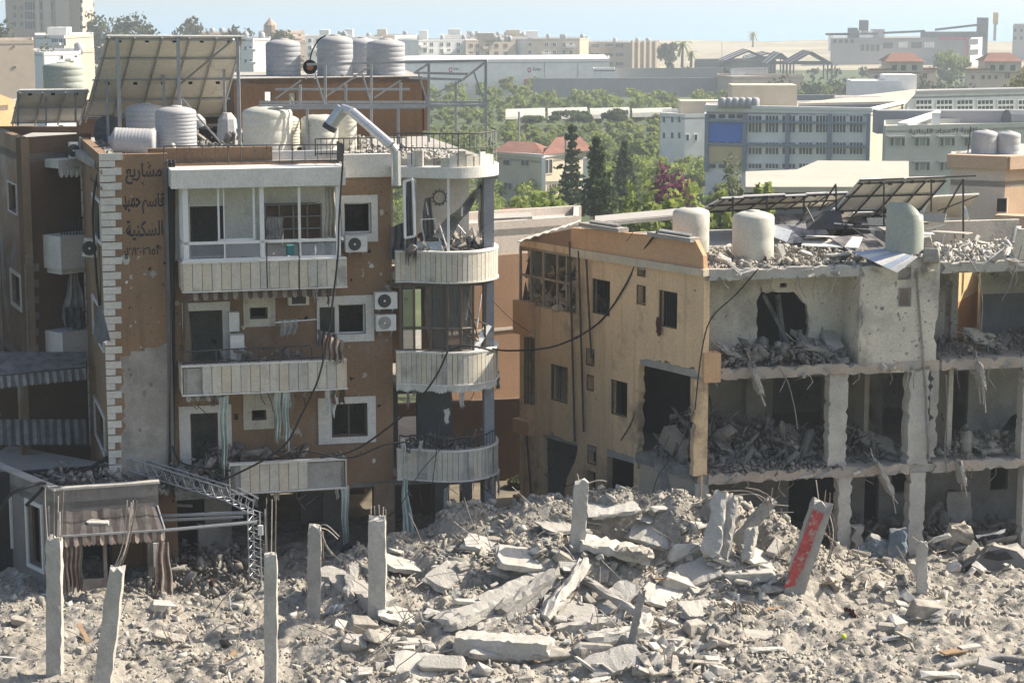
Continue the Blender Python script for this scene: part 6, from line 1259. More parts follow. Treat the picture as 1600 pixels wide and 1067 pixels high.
# rear school wing
wn = []
for k in range(7): x = 1443 + k * 32; wn += [(0, x - 12, 157, x + 12, 163), (0, x - 12, 166, x + 12, 179)]
t, Wr_, zt = block('school_building', 'long white rear school wing with a row of wide windows', [(1414, 290), (1660, 300)], 146, cW, wn, lip=cGr, fmat=cW)
t2 = thing('school_roof', 'wedge shaped pale hall roof joining the two school wings', 'roof', (*XY(1330, 275), 0)); m_ = MB(); m_.sheet(P(1248, 169, 268), P(1412, 166, 268), P(1430, 147, 285), P(1330, 158, 290), .6); m_.build('roof_deck', cC, t2); m_ = MB(); m_.bar(P(1248, 171, 267), P(1410, 168, 267), 1.0); m_.build('roof_edge', fdark, t2)
bx('roof_box', cW, P(1365, 143, 300), (7, 5, 3.2), None, t2); bx('roof_box', cW, P(1403, 141, 300), (4.5, 4, 4.4), None, t2); bx('hall_wall', cGr, P(1320, 162, 295), (14, .5, 2.4), None, t2); bx('parapet_block', cW, P(1340, 160, 275), (6, 1, 1.6), None, t2)
# ---- grey green school with painted name
wn = []
for y in (222, 260):
    for x in (1402, 1441, 1480, 1518, 1557): wn += [(0, x - 11, y - 6, x - 6.5, y + 6), (0, x - 4.5, y - 6, x + 4.5, y + 6, mk('far_shutter', (.2, .24, .2), bump=0)), (0, x + 6, y - 6, x + 11, y + 6)]
t, Wg_, zt = block('school_building', 'grey green school with dark painted name above its small windows', [(1381, 226), (1660, 233)], 197, cG, wn, fmat=cG); W = Wg_[0]
for y in (214, 253):
    for x in (1402, 1441, 1480, 1518, 1557): W.box('window_head', cGr, (x - 14, y - 1, x + 14, y + .6), .3, .3, t)
NM = ar(0xFE9B, 0xFE8E, 0xFEE7, 0xFEEE, 0xFEF3, 0xFE94, 0x20, 0xFE8D, 0xFEFB, 0xFEE3, 0xFEA0, 0xFE8E, 0xFEA9, 0x20, 0xFE8D, 0xFEDF, 0xFEE0, 0xFE92, 0xFEE8, 0xFE8E, 0xFEE7, 0xFEF4, 0xFE94)
text3d(NM, W, 1420, 200.5, 1527, 210.5, paintblk, t, .03)
m_ = MB(); m_.sheet(P(1402, 197, 227), P(1418, 199, 227), P(1469, 180, 234), P(1466, 177, 238), .4); m_.build('stair_roof', cW, t); bx('roof_post', cW, P(1462, 192, 230), (.8, .8, 2.2), None, t); bx('roof_drum', cGr, P(1505, 190, 240), (20, 3, 2.6), None, t); m_ = MB(); m_.tube([P(1572, 188, 236), P(1660, 190, 238)], 1.2, 10); m_.build('roof_roll', fdark, t)
# ---- low flat roofed hall
t = thing('low_hall', 'low hall with broad pale flat roof before the school', 'building', (*XY(1280, 160), gz(160))); c4 = [P(1165, 292, 158), P(1420, 290, 160), P(1420, 252, 182), P(1280, 252, 184), P(1262, 266, 175), P(1160, 268, 172)]
m_ = MB(); z = c4[0].z; hallm = wmat('hall_tan', (.46, .41, .34)); slab_poly('roof', [(p.x, p.y) for p in [G(x, y, z) for x, y in ((1165, 293), (1420, 293), (1420, 252), (1278, 251), (1245, 265), (1165, 268))]], z, .4, hallm, t); W = Wall(G(1165, 293, z).xy, G(1420, 293, z).xy); W.box('wall', fdark, (0, -8, W.len, z - .4), .3, -.6, t, px=False); W.box('fascia', cC, (0, z - .35, W.len, z + .05), .15, .06, t, px=False)
# ---- cream building with two tanks
t, Wc_, zt = block('cream_house', 'cream house with orange roof band carrying a pair of grey tanks', [(1488, 90), (1574, 89), (1700, 92)], 262, [palewall, mk('peach_render', (.56, .4, .28), var=.06), palewall, palewall], [(0, 1558, 310, 1573, 331)], zb=-3, depth=9, wm=soot_shade)
W = Wc_[0]; a, z0, b, z1 = W.rect(1486, 247, 1576, 263); W.box('roof_band', MATS['peach_render'], (-.15, z0, W.len + .1, z0 + .55), .6, .2, t, px=False); bx('roof_band', MATS['peach_render'], Wc_[1].p(1.9, z0 + .27, 0), (3.9, .55, .55), Wc_[1].R, t)
slab_poly('roof', [(p.x, p.y) for p in (W.p(-.1, 0, .1), W.p(W.len, 0, .1), Wc_[1].p(3, 0, .1), W.p(5, 0, -8), W.p(0, 0, -8))], z0 + .5, .2, conc_l, t)
W.box('bay', MATS['peach_render'], (1553, 338, 1640, 420), .8, 1.0, t)
tank(1537, 250, 203, 91, 20, tank_g, 'grey tank on the cream house, standing next to the pole', 4); tank(1574, 250, 205, 91, 19, tank_g, 'grey tank on the cream house beside its twin', 4)
tag(MB().tube([P(1511, 250, 90.5), P(1517, 198, 90.5)], .03, 5).build('antenna_pole', darksteel), 'thin dark pole standing beside the roof tanks of the cream house', 'pole')
# ---- warehouse with logo
t, Wz, zt = block('warehouse', 'large white metal warehouse with red framed doors and a logo', [(560, 540), (951, 552)], 96, cW, [], depth=30, roof=cW)
W = Wz[0]; m_ = MB(); lz = ZY(96, 540); slab_poly('ridge_roof', [(W.A.x, W.A.y), (W.B.x, W.B.y), (W.B.x, W.B.y + 30), (W.A.x, W.A.y + 30)], lz + .25, .3, cW, t)
for x in (851, 903): W.box('seam', cGr, (x - .4, 99, x + .4, 122), .1, .15, t)
W.box('eave', cGr, (560, 98, 951, 99), .1, .15, t)
redf = mk('far_red', (.55, .1, .15), bump=0)
for x in (786, 819, 832 + 400):
    if x > 900: continue
    a, z0, b, z1 = W.rect(x, 124, x + 14, 140); m_ = MB(); m_.plate(W.p, [(a, z0), (a, z1), (b, z1), (b, z0)], [[(a + .5, z0 - .0 + .01), (a + .5, z1 - .7), (b - .5, z1 - .7), (b - .5, z0 + .01)]], .2, .25); m_.build('door_frame', redf, t)
lg = MB(); cx, cz = W.sz(827, 109); n = 18; ring_o = [(cx + .5 * math.cos(6.2832 * i / n), cz + .55 * math.sin(6.2832 * i / n) * (1 if math.sin(6.2832 * i / n) > 0 else 1.5)) for i in range(n)]; lg.plate(W.p, ring_o, [[(cx + (p[0] - cx) * .55, cz + (p[1] - cz) * .55) for p in ring_o]], .05, .1); lg.build('logo', redf, t); text3d('Zoday', W, 832, 106, 845, 112, mk('far_lettering', (.12, .13, .17), bump=0), t, .1)
lg = MB(); cx2, cz2 = W.sz(704, 109); lg.plate(W.p, [(p[0] - cx + cx2, p[1] - cz + cz2) for p in ring_o], [[(cx2 + (p[0] - cx) * .55, cz2 + (p[1] - cz) * .55) for p in ring_o]], .05, .1); lg.build('logo', redf, t); text3d('Zoday', W, 708, 106, 717, 111, MATS['far_lettering'], t, .1)
def slabwall(label, x0, x1, yt, yb, Y, mat, name='boundary_wall'):
    a, b = P(x0, yb, Y), P(x1, yb, Y + 4); o = thing(name, label, 'wall', a); W = Wall(a.xy, b.xy); z1 = ZY(yt, Y); W.box('wall', mat, (0, a.z - 2, W.len, z1), .4, 0, o, px=False); W.box('coping', mat, (-.1, z1, W.len + .1, z1 + .15), .6, .1, o, px=False); return o
slabwall('long grey boundary wall below the warehouse', 832, 1145, 124, 140, 520, cGr); slabwall('upper grey yard wall behind the boundary wall', 960, 1130, 108, 126, 560, cGr)
block('site_hut', 'small white site cabin at the warehouse corner', [(926, 530), (960, 530)], 107, cW, depth=5)
block('yard_shed', 'tan block shed at the end of the grey walls', [(1120, 520), (1142, 510), (1254, 516)], 117, cB, depth=8); slabwall('metal yard fence above the tan shed', 1142, 1200, 108, 120, 525, steel, 'yard_fence')
# ---- apartment row
def far_apt(label, chain, yt, mat, ys, xs, w=5, h=6, stair=None, tanks=3, wi=0):
    t, Ws2, zt = block('far_apartment', label, chain, yt, mat, grid(wi, xs, ys, w, h), group='distant apartment blocks', depth=16)
    r = random.Random(int(chain[0][0])); Y = chain[0][1]
    if stair: x0, x1, y = stair; bx('stair_house', mat if not isinstance(mat, (list, tuple)) else mat[0], P((x0 + x1) / 2, (yt + y) / 2, Y + 6), ((x1 - x0) / F * Y, 5, (yt - y) / F * Y), None, t)
    for i in range(tanks): c = P(r.uniform(chain[0][0] + 5, chain[-1][0] - 5), yt, Y + 5); MB().lathe([(.8, -.6), (.8, 1.2), (.2, 1.6)], 10, c).build('roof_tank', r.choice((tank_g, tank_b)), t, True)
    for y in ys[:2]:
        x = r.choice(xs); W = Ws2[wi]; W.box('balcony', mat if not isinstance(mat, (list, tuple)) else mat[0], (x - 7, y + 1, x + 7, y + 5), 1.2, 1.2, t)
    return t
far_apt('white block with many windows above the steel frame', [(622, 760), (655, 752), (730, 762)], 62, cW, (70, 80, 91), (664, 674, 690, 701, 716), stair=(655, 668, 48), wi=1)
far_apt('white block with roof tanks behind the warehouse', [(728, 755), (806, 765)], 63, [cP, cC, cW, cW], (72, 84), (736, 746, 762, 776, 790), stair=(745, 772, 52), tanks=5)
far_apt('pale block with shaded balconies behind the warehouse roof', [(800, 770), (822, 762), (905, 768), (919, 775)], 60, [cW, cP, cC, cW], (70, 82), (828, 854, 866, 881, 892), stair=(822, 840, 49), tanks=5, wi=1)
t = far_apt('beige block with tall ribs at the end of the apartment row', [(918, 780), (983, 775), (1030, 785)], 66, [cB, cC, cW, cW], (72, 86, 100), (930, 952, 968), 12, 5, tanks=3)
for k in range(5): Wall(XY(984, 774.5, 80), XY(1030, 784.5, 80)).box('rib', cB, (988 + k * 9, 64, 991 + k * 9, 110), .8, .8, t)
t = far_apt('narrow white block seen between the solar rack and the tanks', [(378, 520), (398, 516), (425, 520)], 60, cW, (76, 96, 116), (384, 392), 4, 6, tanks=2)
far_apt('white block behind the stair house tanks', [(425, 600), (480, 605)], 66, cP, (78, 94), (435, 450, 465), tanks=2); far_apt('low white block behind the blue tanks', [(540, 800), (600, 805)], 58, cW, (66, 78), (550, 565, 585), stair=(540, 552, 46), tanks=2)
t = far_apt('peach house with small red turret behind the tanks', [(445, 640), (478, 645)], 50, cP, (56,), (455, 468), 4, 4, tanks=0); q = XY(430, 650); m_ = MB(); m_.lathe([(2.0, 0), (2.0, 2.4), (0.1, 4.6)], 10, (*q, ZY(52, 650))); m_.build('turret', cT, t)
far_apt('white house with turret below the tower', [(408, 655), (452, 650)], 50, cP, (58,), (420, 440), 4, 4, tanks=0)
far_apt('tall white block rising behind the steel frame end', [(586, 820), (618, 814), (652, 822)], 55, [cC, cW, cW, cW], (63, 73, 84), (624, 634, 644), 4, 5, stair=(590, 604, 46), tanks=4, wi=1)
far_apt('white block with stepped roof over the warehouse', [(690, 830), (752, 836)], 55, cW, (62, 72, 82), (698, 708, 720, 732, 744), 5, 5, stair=(700, 720, 46), tanks=4)
far_apt('cream block rising between two white ones', [(768, 850), (838, 856)], 56, [cC, cW, cW, cW], (63, 73), (776, 788, 800, 814, 828), 5, 5, stair=(790, 812, 47), tanks=5)
far_apt('white block above the slim ribbed tanks', [(476, 700), (545, 706)], 56, cW, (64, 75, 86), (484, 496, 508, 522, 536), 5, 6, stair=(500, 515, 47), tanks=3)
far_apt('beige block with dark roof tanks near the tower trees', [(318, 640), (380, 645)], 52, cP, (60, 72), (326, 340, 354, 368), 5, 6, tanks=3)
# tower
wn = grid(0, (23, 34), (12, 25, 38, -4), 5, 7) + [(0, 39, y - 8, 55, y + 4) for y in (12, 27, 42, -3)] + grid(0, (64, 81), (10, 26, 42, -6), 4, 12) + grid(0, (96, 102), (14, 28, 42, 0), 5, 5) + grid(0, (127,), (16, 29, 43, 2), 4, 7) + grid(1, (146,), (8, 22, 36), 2, 6)
t, Wt, zt = block('apartment_tower', 'tall tan apartment tower with pale bays and balconies', [(16, 700), (134, 690), (152, 704)], -60, [cT, cP, cT, cT], wn, group='distant apartment blocks', depth=18, fmat=cP)  # side wall takes the paler peach, sunlight put into its colour
for x0, x1 in ((55, 60), (67, 78), (86, 106)): Wt[0].box('bay', cP, (x0, -60, x1, 52), 1.0, 1.0, t)
far_apt('white villa with deep loggia below the tower', [(60, 420), (105, 415), (150, 428)], 55, [cW, cC, cW, cW], (66,), (86, 98), 10, 10, tanks=3, stair=(78, 108, 43)); far_apt('white low house behind the grey green tank', [(56, 380), (72, 372), (130, 380)], 80, cW, (90,), (96, 118), 5, 6, wi=1, tanks=1)
block('blank_house', 'blank beige gable wall behind the small solar array', [(-40, 300), (57, 304)], 64, cP, [(0, 20, 72, 23, 74), (0, 21, 104, 25, 106)], depth=14)
block('white_house', 'white rounded villa wall coloured sunlit cream below the tower', [(128, 400), (150, 404)], 78, cC, depth=6)  # cream carries the sunlight on this white wall
# villas with red roofs
for x0, x1, yt, Y, lb in ((1355, 1460, 110, 480, 'two storey villa with red pyramid roof beside dark trees'), (1506, 1620, 110, 475, 'second red roofed villa half hidden by a yellow green tree')):
    wn = grid(0, [x0 + 14, x0 + 30, x0 + 40, x0 + 50], [121], 5, 6) + grid(0, [x0 + 68, x0 + 90], [119], 7, 8)
    t, Wv, zt = block('villa', lb, [(x0, Y), (x1, Y + 6)], yt, cP, wn, lip=redt, depth=13, group='red roofed villas'); a, b = XY(x0 + 20, Y + 2), XY(x0 + 76, Y + 2); zu = ZY(97, Y)
    W = Wall(a, b); W.box('upper_storey', cC, (0, zt - .5, W.len, zu), 7, 0, t, px=False); hip(t, [a, b, b + Vector((0, 8)), a + Vector((0, 8))], zu, ZY(84, Y) - zu, .8)
    for k in (.15, .4, .7): W.box('window', fglass, (W.len * k, zu - 2, W.len * k + 1.1, zu - .8), .05, .05, t, px=False)
# modern building far right
t, Wm, zt = block('modern_block', 'long grey modern block with a red framed bay and dark towers', [(1295, 800), (1465, 810), (1512, 806), (1530, 815)], 60, [cGr, cGr, cW, cW, cW], [(0, 1302 + 9 * i, 62, 1307 + 9 * i, 68) for i in range(4)] + [(0, 1345 + 8 * i, 70, 1350 + 8 * i, 80) for i in range(4)] + [(0, 1380, 67, 1395, 76), (0, 1404, 66, 1418, 75, cW), (0, 1424, 66, 1440, 76), (0, 1444, 66, 1460, 75, cW), (2, 1514, 62, 1528, 70), (2, 1514, 78, 1528, 86)], depth=25)
for x0, x1, y0, y1, mm in ((1326, 1338, 44, 66, fdark), (1344, 1355, 32, 52, fdark), (1340, 1370, 48, 66, cW), (1362, 1380, 46, 62, cGr), (1528, 1541, 28, 86, fdark), (1440, 1540, 50, 62, fdark), (1296, 1300, 53, 80, cW)):
    c = P((x0 + x1) / 2, (y0 + y1) / 2, 819); bx('tower' if y1 - y0 > 30 else 'roof_block', mm, c, ((x1 - x0) / F * 803, 6, (y1 - y0) / F * 803), None, t)
W = Wm[0]; a, z0, b, z1 = Wm[1].rect(1463, 59, 1511, 90); m_ = MB(); m_.plate(Wm[1].p, [(a, z0), (b, z0), (b, z1), (a, z1)], [[(a + .6, z0 - .0 + .02), (b - .6, z0 + .02), (b - .6, z1 - .9), (a + .6, z1 - .9)]], .6, .6); m_.build('red_frame', redf, t)
for p_, q_ in (((1297, 54), (1372, 53)), ((1380, 52), (1445, 49)), ((1461, 47), (1540, 38)), ((1290, 54), (1330, 54))): m_ = MB(); m_.bar(P(*p_, 800), P(*q_, 800), .8); m_.build('roof_beam', fdark, t)
block('far_apartment', 'hazy grey block at the shore end', [(1577, 850), (1640, 852)], 39, cGr, grid(0, (1586, 1596), (48, 60), 4, 5), group='distant apartment blocks', depth=20)
t = thing('pole_sign', 'tall roadside pole sign with yellow board by the shore', 'sign', (*XY(1554, 900), gz(900))); m_ = MB(); m_.bar(P(1554, 64, 900), P(1555, 36, 900), 1.0); m_.build('pole', cGr, t); bx('board', mk('sign_yellow', (.55, .4, .12), bump=0), P(1555.5, 29, 900), (1.9, .8, 4.8), None, t); bx('board_side', cGr, P(1558.5, 30, 900), (.5, .7, 4.8), None, t)
# skeleton sheds
for k, (x0, x1, yp, yb, Y) in enumerate([(1130, 1210, 80, 105, 640), (1200, 1240, 84, 108, 620), (1235, 1300, 82, 108, 600), (1170, 1230, 84, 100, 660)]):
    t = thing('steel_shed', 'bare steel roof truss shed beyond the orchard', 'shed', (*XY(x0, Y), gz(Y)), 'bare steel sheds')
    for j in range(3):
        dy = Vector((0, j * 8, 0)); a, b, c = P(x0, yb - 8, Y) + dy, P(x1, yb - 8, Y) + dy, P((x0 + x1) / 2, yp, Y) + dy
        m_ = MB(); m_.bar(a, c, .5); m_.bar(c, b, .5); m_.bar(a, b, .35); m_.bar(a, a - Vector((0, 0, 5)), .4); m_.bar(b, b - Vector((0, 0, 5)), .4); m_.build('truss', fdark, t)
    m_ = MB(); a, c = P(x0, yb - 8, Y), P((x0 + x1) / 2, yp, Y); m_.sheet(a, a + Vector((0, 16, 0)), c + Vector((0, 16, 0)), c, .2); m_.build('roof_sheet', [cGr, corr, fdark, cGr][k], t)
block('yard_shed', 'dark roofed long shed below the coast', [(1084, 640), (1210, 650)], 95, fdark, depth=14)
# poly tunnels
for k in range(4):
    a, b = P(790 + k * 66, 187 - k * 1.2, 395 + k * 5), P(852 + k * 66, 185 - k * 1.2, 398 + k * 5); m_ = MB(); n = 8; V = []
    for q in (a, b):
        for i in range(n + 1): an_ = math.pi * i / n; V.append(q + Vector((0, 3.2 * -math.cos(an_) + 3.2, 1.6 * math.sin(an_) - .2 * math.sin(k + i))))
    Fc = [(i, i + 1, n + 2 + i, n + 1 + i) for i in range(n)]; m_.add(V, Fc); tag(m_.build('poly_tunnel', mk('plastic_film', (.5, .48, .43), rough=.5, var=.1, bump=.3, bscale=1.)), 'low white plastic crop tunnel among the orchard rows', 'tunnel', 'plastic crop tunnels')
# ================================================================== vegetation
def leaves_np(cent, n, rad, leaf, seed, squash=.8, clumps=10, shell=.55):
    rs = np.random.RandomState(seed); cl = rs.normal(size=(clumps, 3)); cl /= np.linalg.norm(cl, axis=1)[:, None]; cl *= (shell + (1 - shell) * rs.rand(clumps, 1)) * .72; cs = .22 + .2 * rs.rand(clumps)
    k = rs.randint(0, clumps, n); d = rs.normal(size=(n, 3)); d /= np.linalg.norm(d, axis=1)[:, None]; p = cl[k] + d * cs[k][:, None] * rs.rand(n, 1) ** .4
    p *= np.array(rad); p[:, 2] *= squash; p += np.array(cent); return quads_np(p, leaf, rs)
def quads_np(p, leaf, rs):
    n = len(p); R = rotm(rs, n); s = (leaf * (.6 + .8 * rs.rand(n)))[:, None, None]; base = np.array([[-.5, -.35, 0], [.5, -.35, .1], [.5, .35, 0], [-.5, .35, .1]])
    V = np.einsum('nij,vj->nvi', R, base) * s + p[:, None, :]; return V.reshape(-1, 3), np.arange(4 * n).reshape(-1, 4)
LG = mkleaf('orchard_leaf', (.12, .17, .045), (.32, .35, .1), .5); LB = mkleaf('bright_leaf', (.18, .24, .05), (.36, .4, .11), .5); LD = mkleaf('dark_leaf', (.055, .085, .04), (.14, .17, .08)); LO = mkleaf('olive_leaf', (.09, .1, .06), (.17, .17, .1)); LM = mkleaf('bougainvillea_leaf', (.26, .04, .16), (.1, .06, .05)); LY = mkleaf('yellow_leaf', (.16, .16, .03), (.26, .25, .07))
trunkm = mk('bark', (.14, .1, .07), var=.3, scale=4)
def cloud(name, label, trees, mat, seed, leaf=.45):
    VV, FF, o = [], [], 0
    for i, (x, y, z, r, n) in enumerate(trees):
        V, Fq = leaves_np((x, y, z), n, (r, r, r), leaf * max(.7, y / 330), seed + i, .85, 8, .25); VV.append(V); FF.append(Fq + o); o += len(V)
    ob = np_mesh(name, np.concatenate(VV), np.concatenate(FF), mat); return stuff(ob, label, 'trees')
rv = random.Random(77)
def rows(x0, x1, Y0, Y1, dx, dy, r, skip=0., k=1.):
    out = []; Y = Y0
    while Y < Y1:
        X0, X1 = (x0 - 800) / F * Y, (x1 - 800) / F * Y; X = X0 + rv.uniform(0, dx)
        while X < X1:
            if rv.random() > skip:
                rr = r * rv.uniform(.75, 1.25); out.append((X + rv.uniform(-.8, .8), Y + rv.uniform(-1, 1), gz(Y) + rr * .75 + float(fbm(np.array(X * .02), np.array(Y * .02), 4, 5)) * 3, rr, int(k * min(420, 62000 / Y))))
            X += dx * (1 + Y / 900)
        Y += dy * (1 + Y / 500)
    return out
cloud('orchard', 'dense green citrus orchard stretching towards the warehouse', rows(560, 1120, 300, 352, 3.4, 3.6, 2.3, .05, .8) + rows(560, 1120, 354, 394, 2.6, 3, 1.3, .05, .5) + rows(560, 1120, 412, 452, 2.8, 3, 1.3, .1, .5) + rows(1060, 1260, 300, 452, 3.4, 3.6, 2.1, .1, .6) + rows(560, 1640, 455, 545, 4.6, 5, 2.8, .1, .7), LG, 1, .55)
cloud('banana_field', 'bright yellow green crop field between the orchard rows', rows(600, 900, 225, 300, 3., 3.4, 1.8, .05, .8) + rows(940, 1130, 190, 292, 3., 3.4, 2.0, .05, .8), LB, 900, .5)
cloud('orchard_near', 'leafy green shrub belt below the school', rows(755, 1130, 100, 190, 2.8, 3.0, 2.1, .08, .75), mkleaf('shrub_leaf', (.1, .15, .035), (.28, .32, .09), .5), 2000, .42)
cloud('tree_belt', 'dark tree belt around the red roofed villas', rows(1200, 1380, 455, 520, 5, 6, 4.2, .1, .8) + rows(1440, 1520, 455, 520, 5, 6, 4.8, .05, .9) + rows(-60, 660, 520, 600, 7, 9, 4.0, .2, .8) + rows(1200, 1660, 310, 420, 5, 6, 2.8, .1, .7) + rows(1040, 1660, 560, 700, 9, 12, 3.2, .2, .7), mkleaf('belt_leaf', (.035, .06, .035), (.08, .1, .055)), 3000)
cloud('outer_groves', 'loose olive groves on the slopes beyond the town edge', rows(-500, 620, 105, 520, 6.5, 7, 2.6, .15, .3) + rows(1660, 2300, 105, 520, 6.5, 7, 2.6, .15, .3), mkleaf('grove_leaf', (.08, .11, .04), (.2, .23, .09)), 6000, .6)
def tree(name, label, x, yt, Y, w, mat, n=900, leaf=None, squash=1., yb=None, group=None, clumps=14):
    top = ZY(yt, Y); z0 = gz(Y) - .3 if yb is None else ZY(yb, Y); q = XY(x, Y, 300); r = w / 2 / F * Y; h = top - z0; ch = min(h * .95, max(r * 2 * squash, h * .75)); t = thing(name, label, 'tree', (*q, z0), group)
    V, Fq = leaves_np((q.x, q.y, top - ch / 2), n, (r * 1.2, r * 1.2, ch / 2 * 1.25), leaf or max(.16, r * .13), int(x) + int(Y), 1., clumps); np_mesh('crown', V, Fq, mat, t)
    m_ = MB(); m_.tube([(q.x, q.y, z0), (q.x + .1 * r, q.y, z0 + h * .35), (q.x, q.y, top - ch * .4)], [r * .11 + .06, r * .08 + .04, .05], 6)
    for k in range(5): a = k * 1.26; m_.tube([(q.x, q.y, top - ch * .75), (q.x + r * .6 * math.cos(a), q.y + r * .6 * math.sin(a), top - ch * .4)], [.08, .03], 5)
    m_.build('trunk', trunkm, t); return t
# conifers
def conifer(name, label, x, yt, yb, Y, w, mat, layers=11, layered=True, seed=1):
    top, z0 = ZY(yt, Y), ZY(yb, Y); q = XY(x, Y, 300); r = w / 2 / F * Y; h = top - z0; t = thing(name, label, 'tree', (*q, z0)); rs = np.random.RandomState(seed); pts = []
    m_ = MB(); m_.tube([(q.x, q.y, z0), (q.x, q.y, top)], [.2, .04], 6); m_.build('trunk', trunkm, t); mb_ = MB()
    for i in range(layers):
        f = (i + .5) / layers; zl = z0 + h * (.08 + .92 * f); rl = r * (1 - f) ** .8 + .15; nb = 7 if layered else 10
        for b in range(nb):
            a = 6.283 * b / nb + i * .9 + rs.rand() * .4; L_ = rl * rs.uniform(.35, 1.25)
            if layered: mb_.tube([(q.x, q.y, zl), (q.x + L_ * math.cos(a), q.y + L_ * math.sin(a), zl + L_ * .12)], [.04, .015], 4)
            k = int(16 + 34 * (1 - f)); u = rs.rand(k) ** .7; sp = .16 * L_ if layered else .28 * L_
            pts.append(np.stack([q.x + u * L_ * math.cos(a) + rs.normal(size=k) * sp, q.y + u * L_ * math.sin(a) + rs.normal(size=k) * sp, zl + u * L_ * (.12 if layered else -.35) + rs.normal(size=k) * (.1 if layered else .3)], -1))
    if layered: mb_.build('branches', trunkm, t)
    V, Fq = quads_np(np.concatenate(pts), .26 if layered else .3, rs); np_mesh('crown', V, Fq, mat, t); return t
conifer('araucaria_tree', 'layered araucaria in front of the red roofed house', 893, 196, 330, 170, 52, mkleaf('araucaria_leaf', (.045, .075, .04), (.1, .13, .07)), 10, True, 3)
conifer('pine_tree', 'dark ragged pine standing beside the araucaria', 932, 218, 350, 140, 62, LD, 12, True, 4); conifer('cypress_tree', 'dark green full conifer behind the ragged pine', 976, 228, 320, 185, 42, LD, 12, False, 5)
for a in [('lime_tree', 'round pale green tree below the red roofed house', 850, 293, 120, 70, LB), ('lime_tree', 'leafy green tree beside the tan house wall', 805, 300, 115, 55, LG), ('fig_tree', 'broad green tree at the foot of the dark pine', 1005, 292, 118, 80, LG), ('fig_tree', 'bright green spreading tree before the bougainvillea', 1065, 286, 120, 90, LB), ('shrub_tree', 'green bush under the flowering hedge tree', 1130, 284, 125, 80, LG), ('shrub_tree', 'white flowering tall shrub beside the low hall roof', 1140, 258, 140, 75, mkleaf('flower_leaf', (.12, .16, .06), (.34, .33, .26))), ('shrub_tree', 'green tree at the low hall corner', 1190, 284, 140, 40, LB), ('bougainvillea', 'purple bougainvillea bush between green trees', 1052, 256, 150, 66, LM), ('mulberry_tree', 'dark green tree before the banana field', 1025, 248, 190, 60, LG), ('olive_tree', 'grey olive tree by the tan wall foot', 800, 690, 73, 60, LO), ('olive_tree', 'green tree by the curved balcony ground floor', 820, 740, 71, 50, LO)]:
    tree(*a, n=1400 if a[4] < 160 else 700, leaf=.3 if a[4] > 100 else .11, squash=.75)
for x, yt, w, lb in ((823, 176, 44, 'dark round tree before the crop tunnels'), (890, 170, 52, 'broad dark tree interrupting the crop tunnels'), (963, 168, 44, 'dark tree standing at the tunnel end'), (915, 172, 26, 'smaller dark tree between two broad ones')): tree('carob_tree', lb, x, yt + 4, 375, w * 1.25, LD, 900, .55, 1., 190, None, 10)
for x, yt, Y, w, mm, lb in ((210, 16, 600, 42, LO, 'tall grey green eucalyptus beside the tower'), (170, 24, 560, 50, LO, 'dense pale tree at the tower foot'), (240, 36, 560, 44, LO, 'olive green tree behind the large solar array'), (299, 22, 610, 44, LO, 'wispy eucalyptus rising above the solar array'), (375, 40, 580, 40, LO, 'grey green tree beside the solar rack end'), (445, 46, 560, 46, LO, 'loose pale tree above the hose reel'), (68, 50, 390, 34, LO, 'olive tree beside the blank beige gable'), (1588, 102, 330, 46, LY, 'yellow green tree half covering the second villa'), (1478, 76, 620, 40, LG, 'dark green tree before the red framed bay'), (1040, 66, 760, 26, LO, 'pale feathery tree at the end of the apartment row'), (20, 40, 500, 40, LO, 'hazy tree at the tower corner')): tree('eucalyptus_tree', lb, x, yt, Y, w * 1.45, mm, 1300, .8 if Y > 400 else .45, .9)
def palm(x, yt, yb, Y, label):
    q = XY(x, Y, 80); z1, z0 = ZY(yt, Y), ZY(yb, Y); t = thing('palm_tree', label, 'palm', (*q, z0), 'palms near the coast'); MB().tube([(q.x, q.y, z0), (q.x + .2, q.y, z1)], [.5, .35], 7).build('trunk', trunkm, t); L_ = (z1 - z0) * .42
    for k in range(16):
        a = k * 6.283 / 16; e = .9 - 1.3 * (k % 3) / 2; m_ = MB(); p = [Vector((q.x + math.cos(a) * L_ * u, q.y + math.sin(a) * L_ * u, z1 + L_ * (e * u - .9 * u * u))) for u in (0, .3, .6, .85, 1)]
        for i in range(4): w = Vector((-math.sin(a), math.cos(a), -.5)) * L_ * .09; w2 = Vector((math.sin(a), -math.cos(a), -.5)) * L_ * .09; m_.quad(p[i], p[i + 1], p[i + 1] + w, p[i] + w); m_.quad(p[i], p[i + 1], p[i + 1] + w2, p[i] + w2)
        m_.build('frond', LG, t)
palm(1066, 68, 106, 700, 'palm with full head beside the grey yard wall'); palm(1080, 82, 106, 690, 'smaller palm beside the full headed palm'); palm(1176, 52, 74, 1000, 'lone palm on the open coast')
for x, yt, yb, Y, lb in ((1324 - 440, 205, 270, 230, 'grey utility pole behind the red roofed house'), (811, 175, 225, 260, 'slim utility pole in the orchard'), (1128, 66, 90, 900, 'thin mast on the coast')): tag(MB().tube([P(x, yb, Y), P(x, yt, Y)], .14, 6).build('utility_pole', cGr), lb, 'pole')
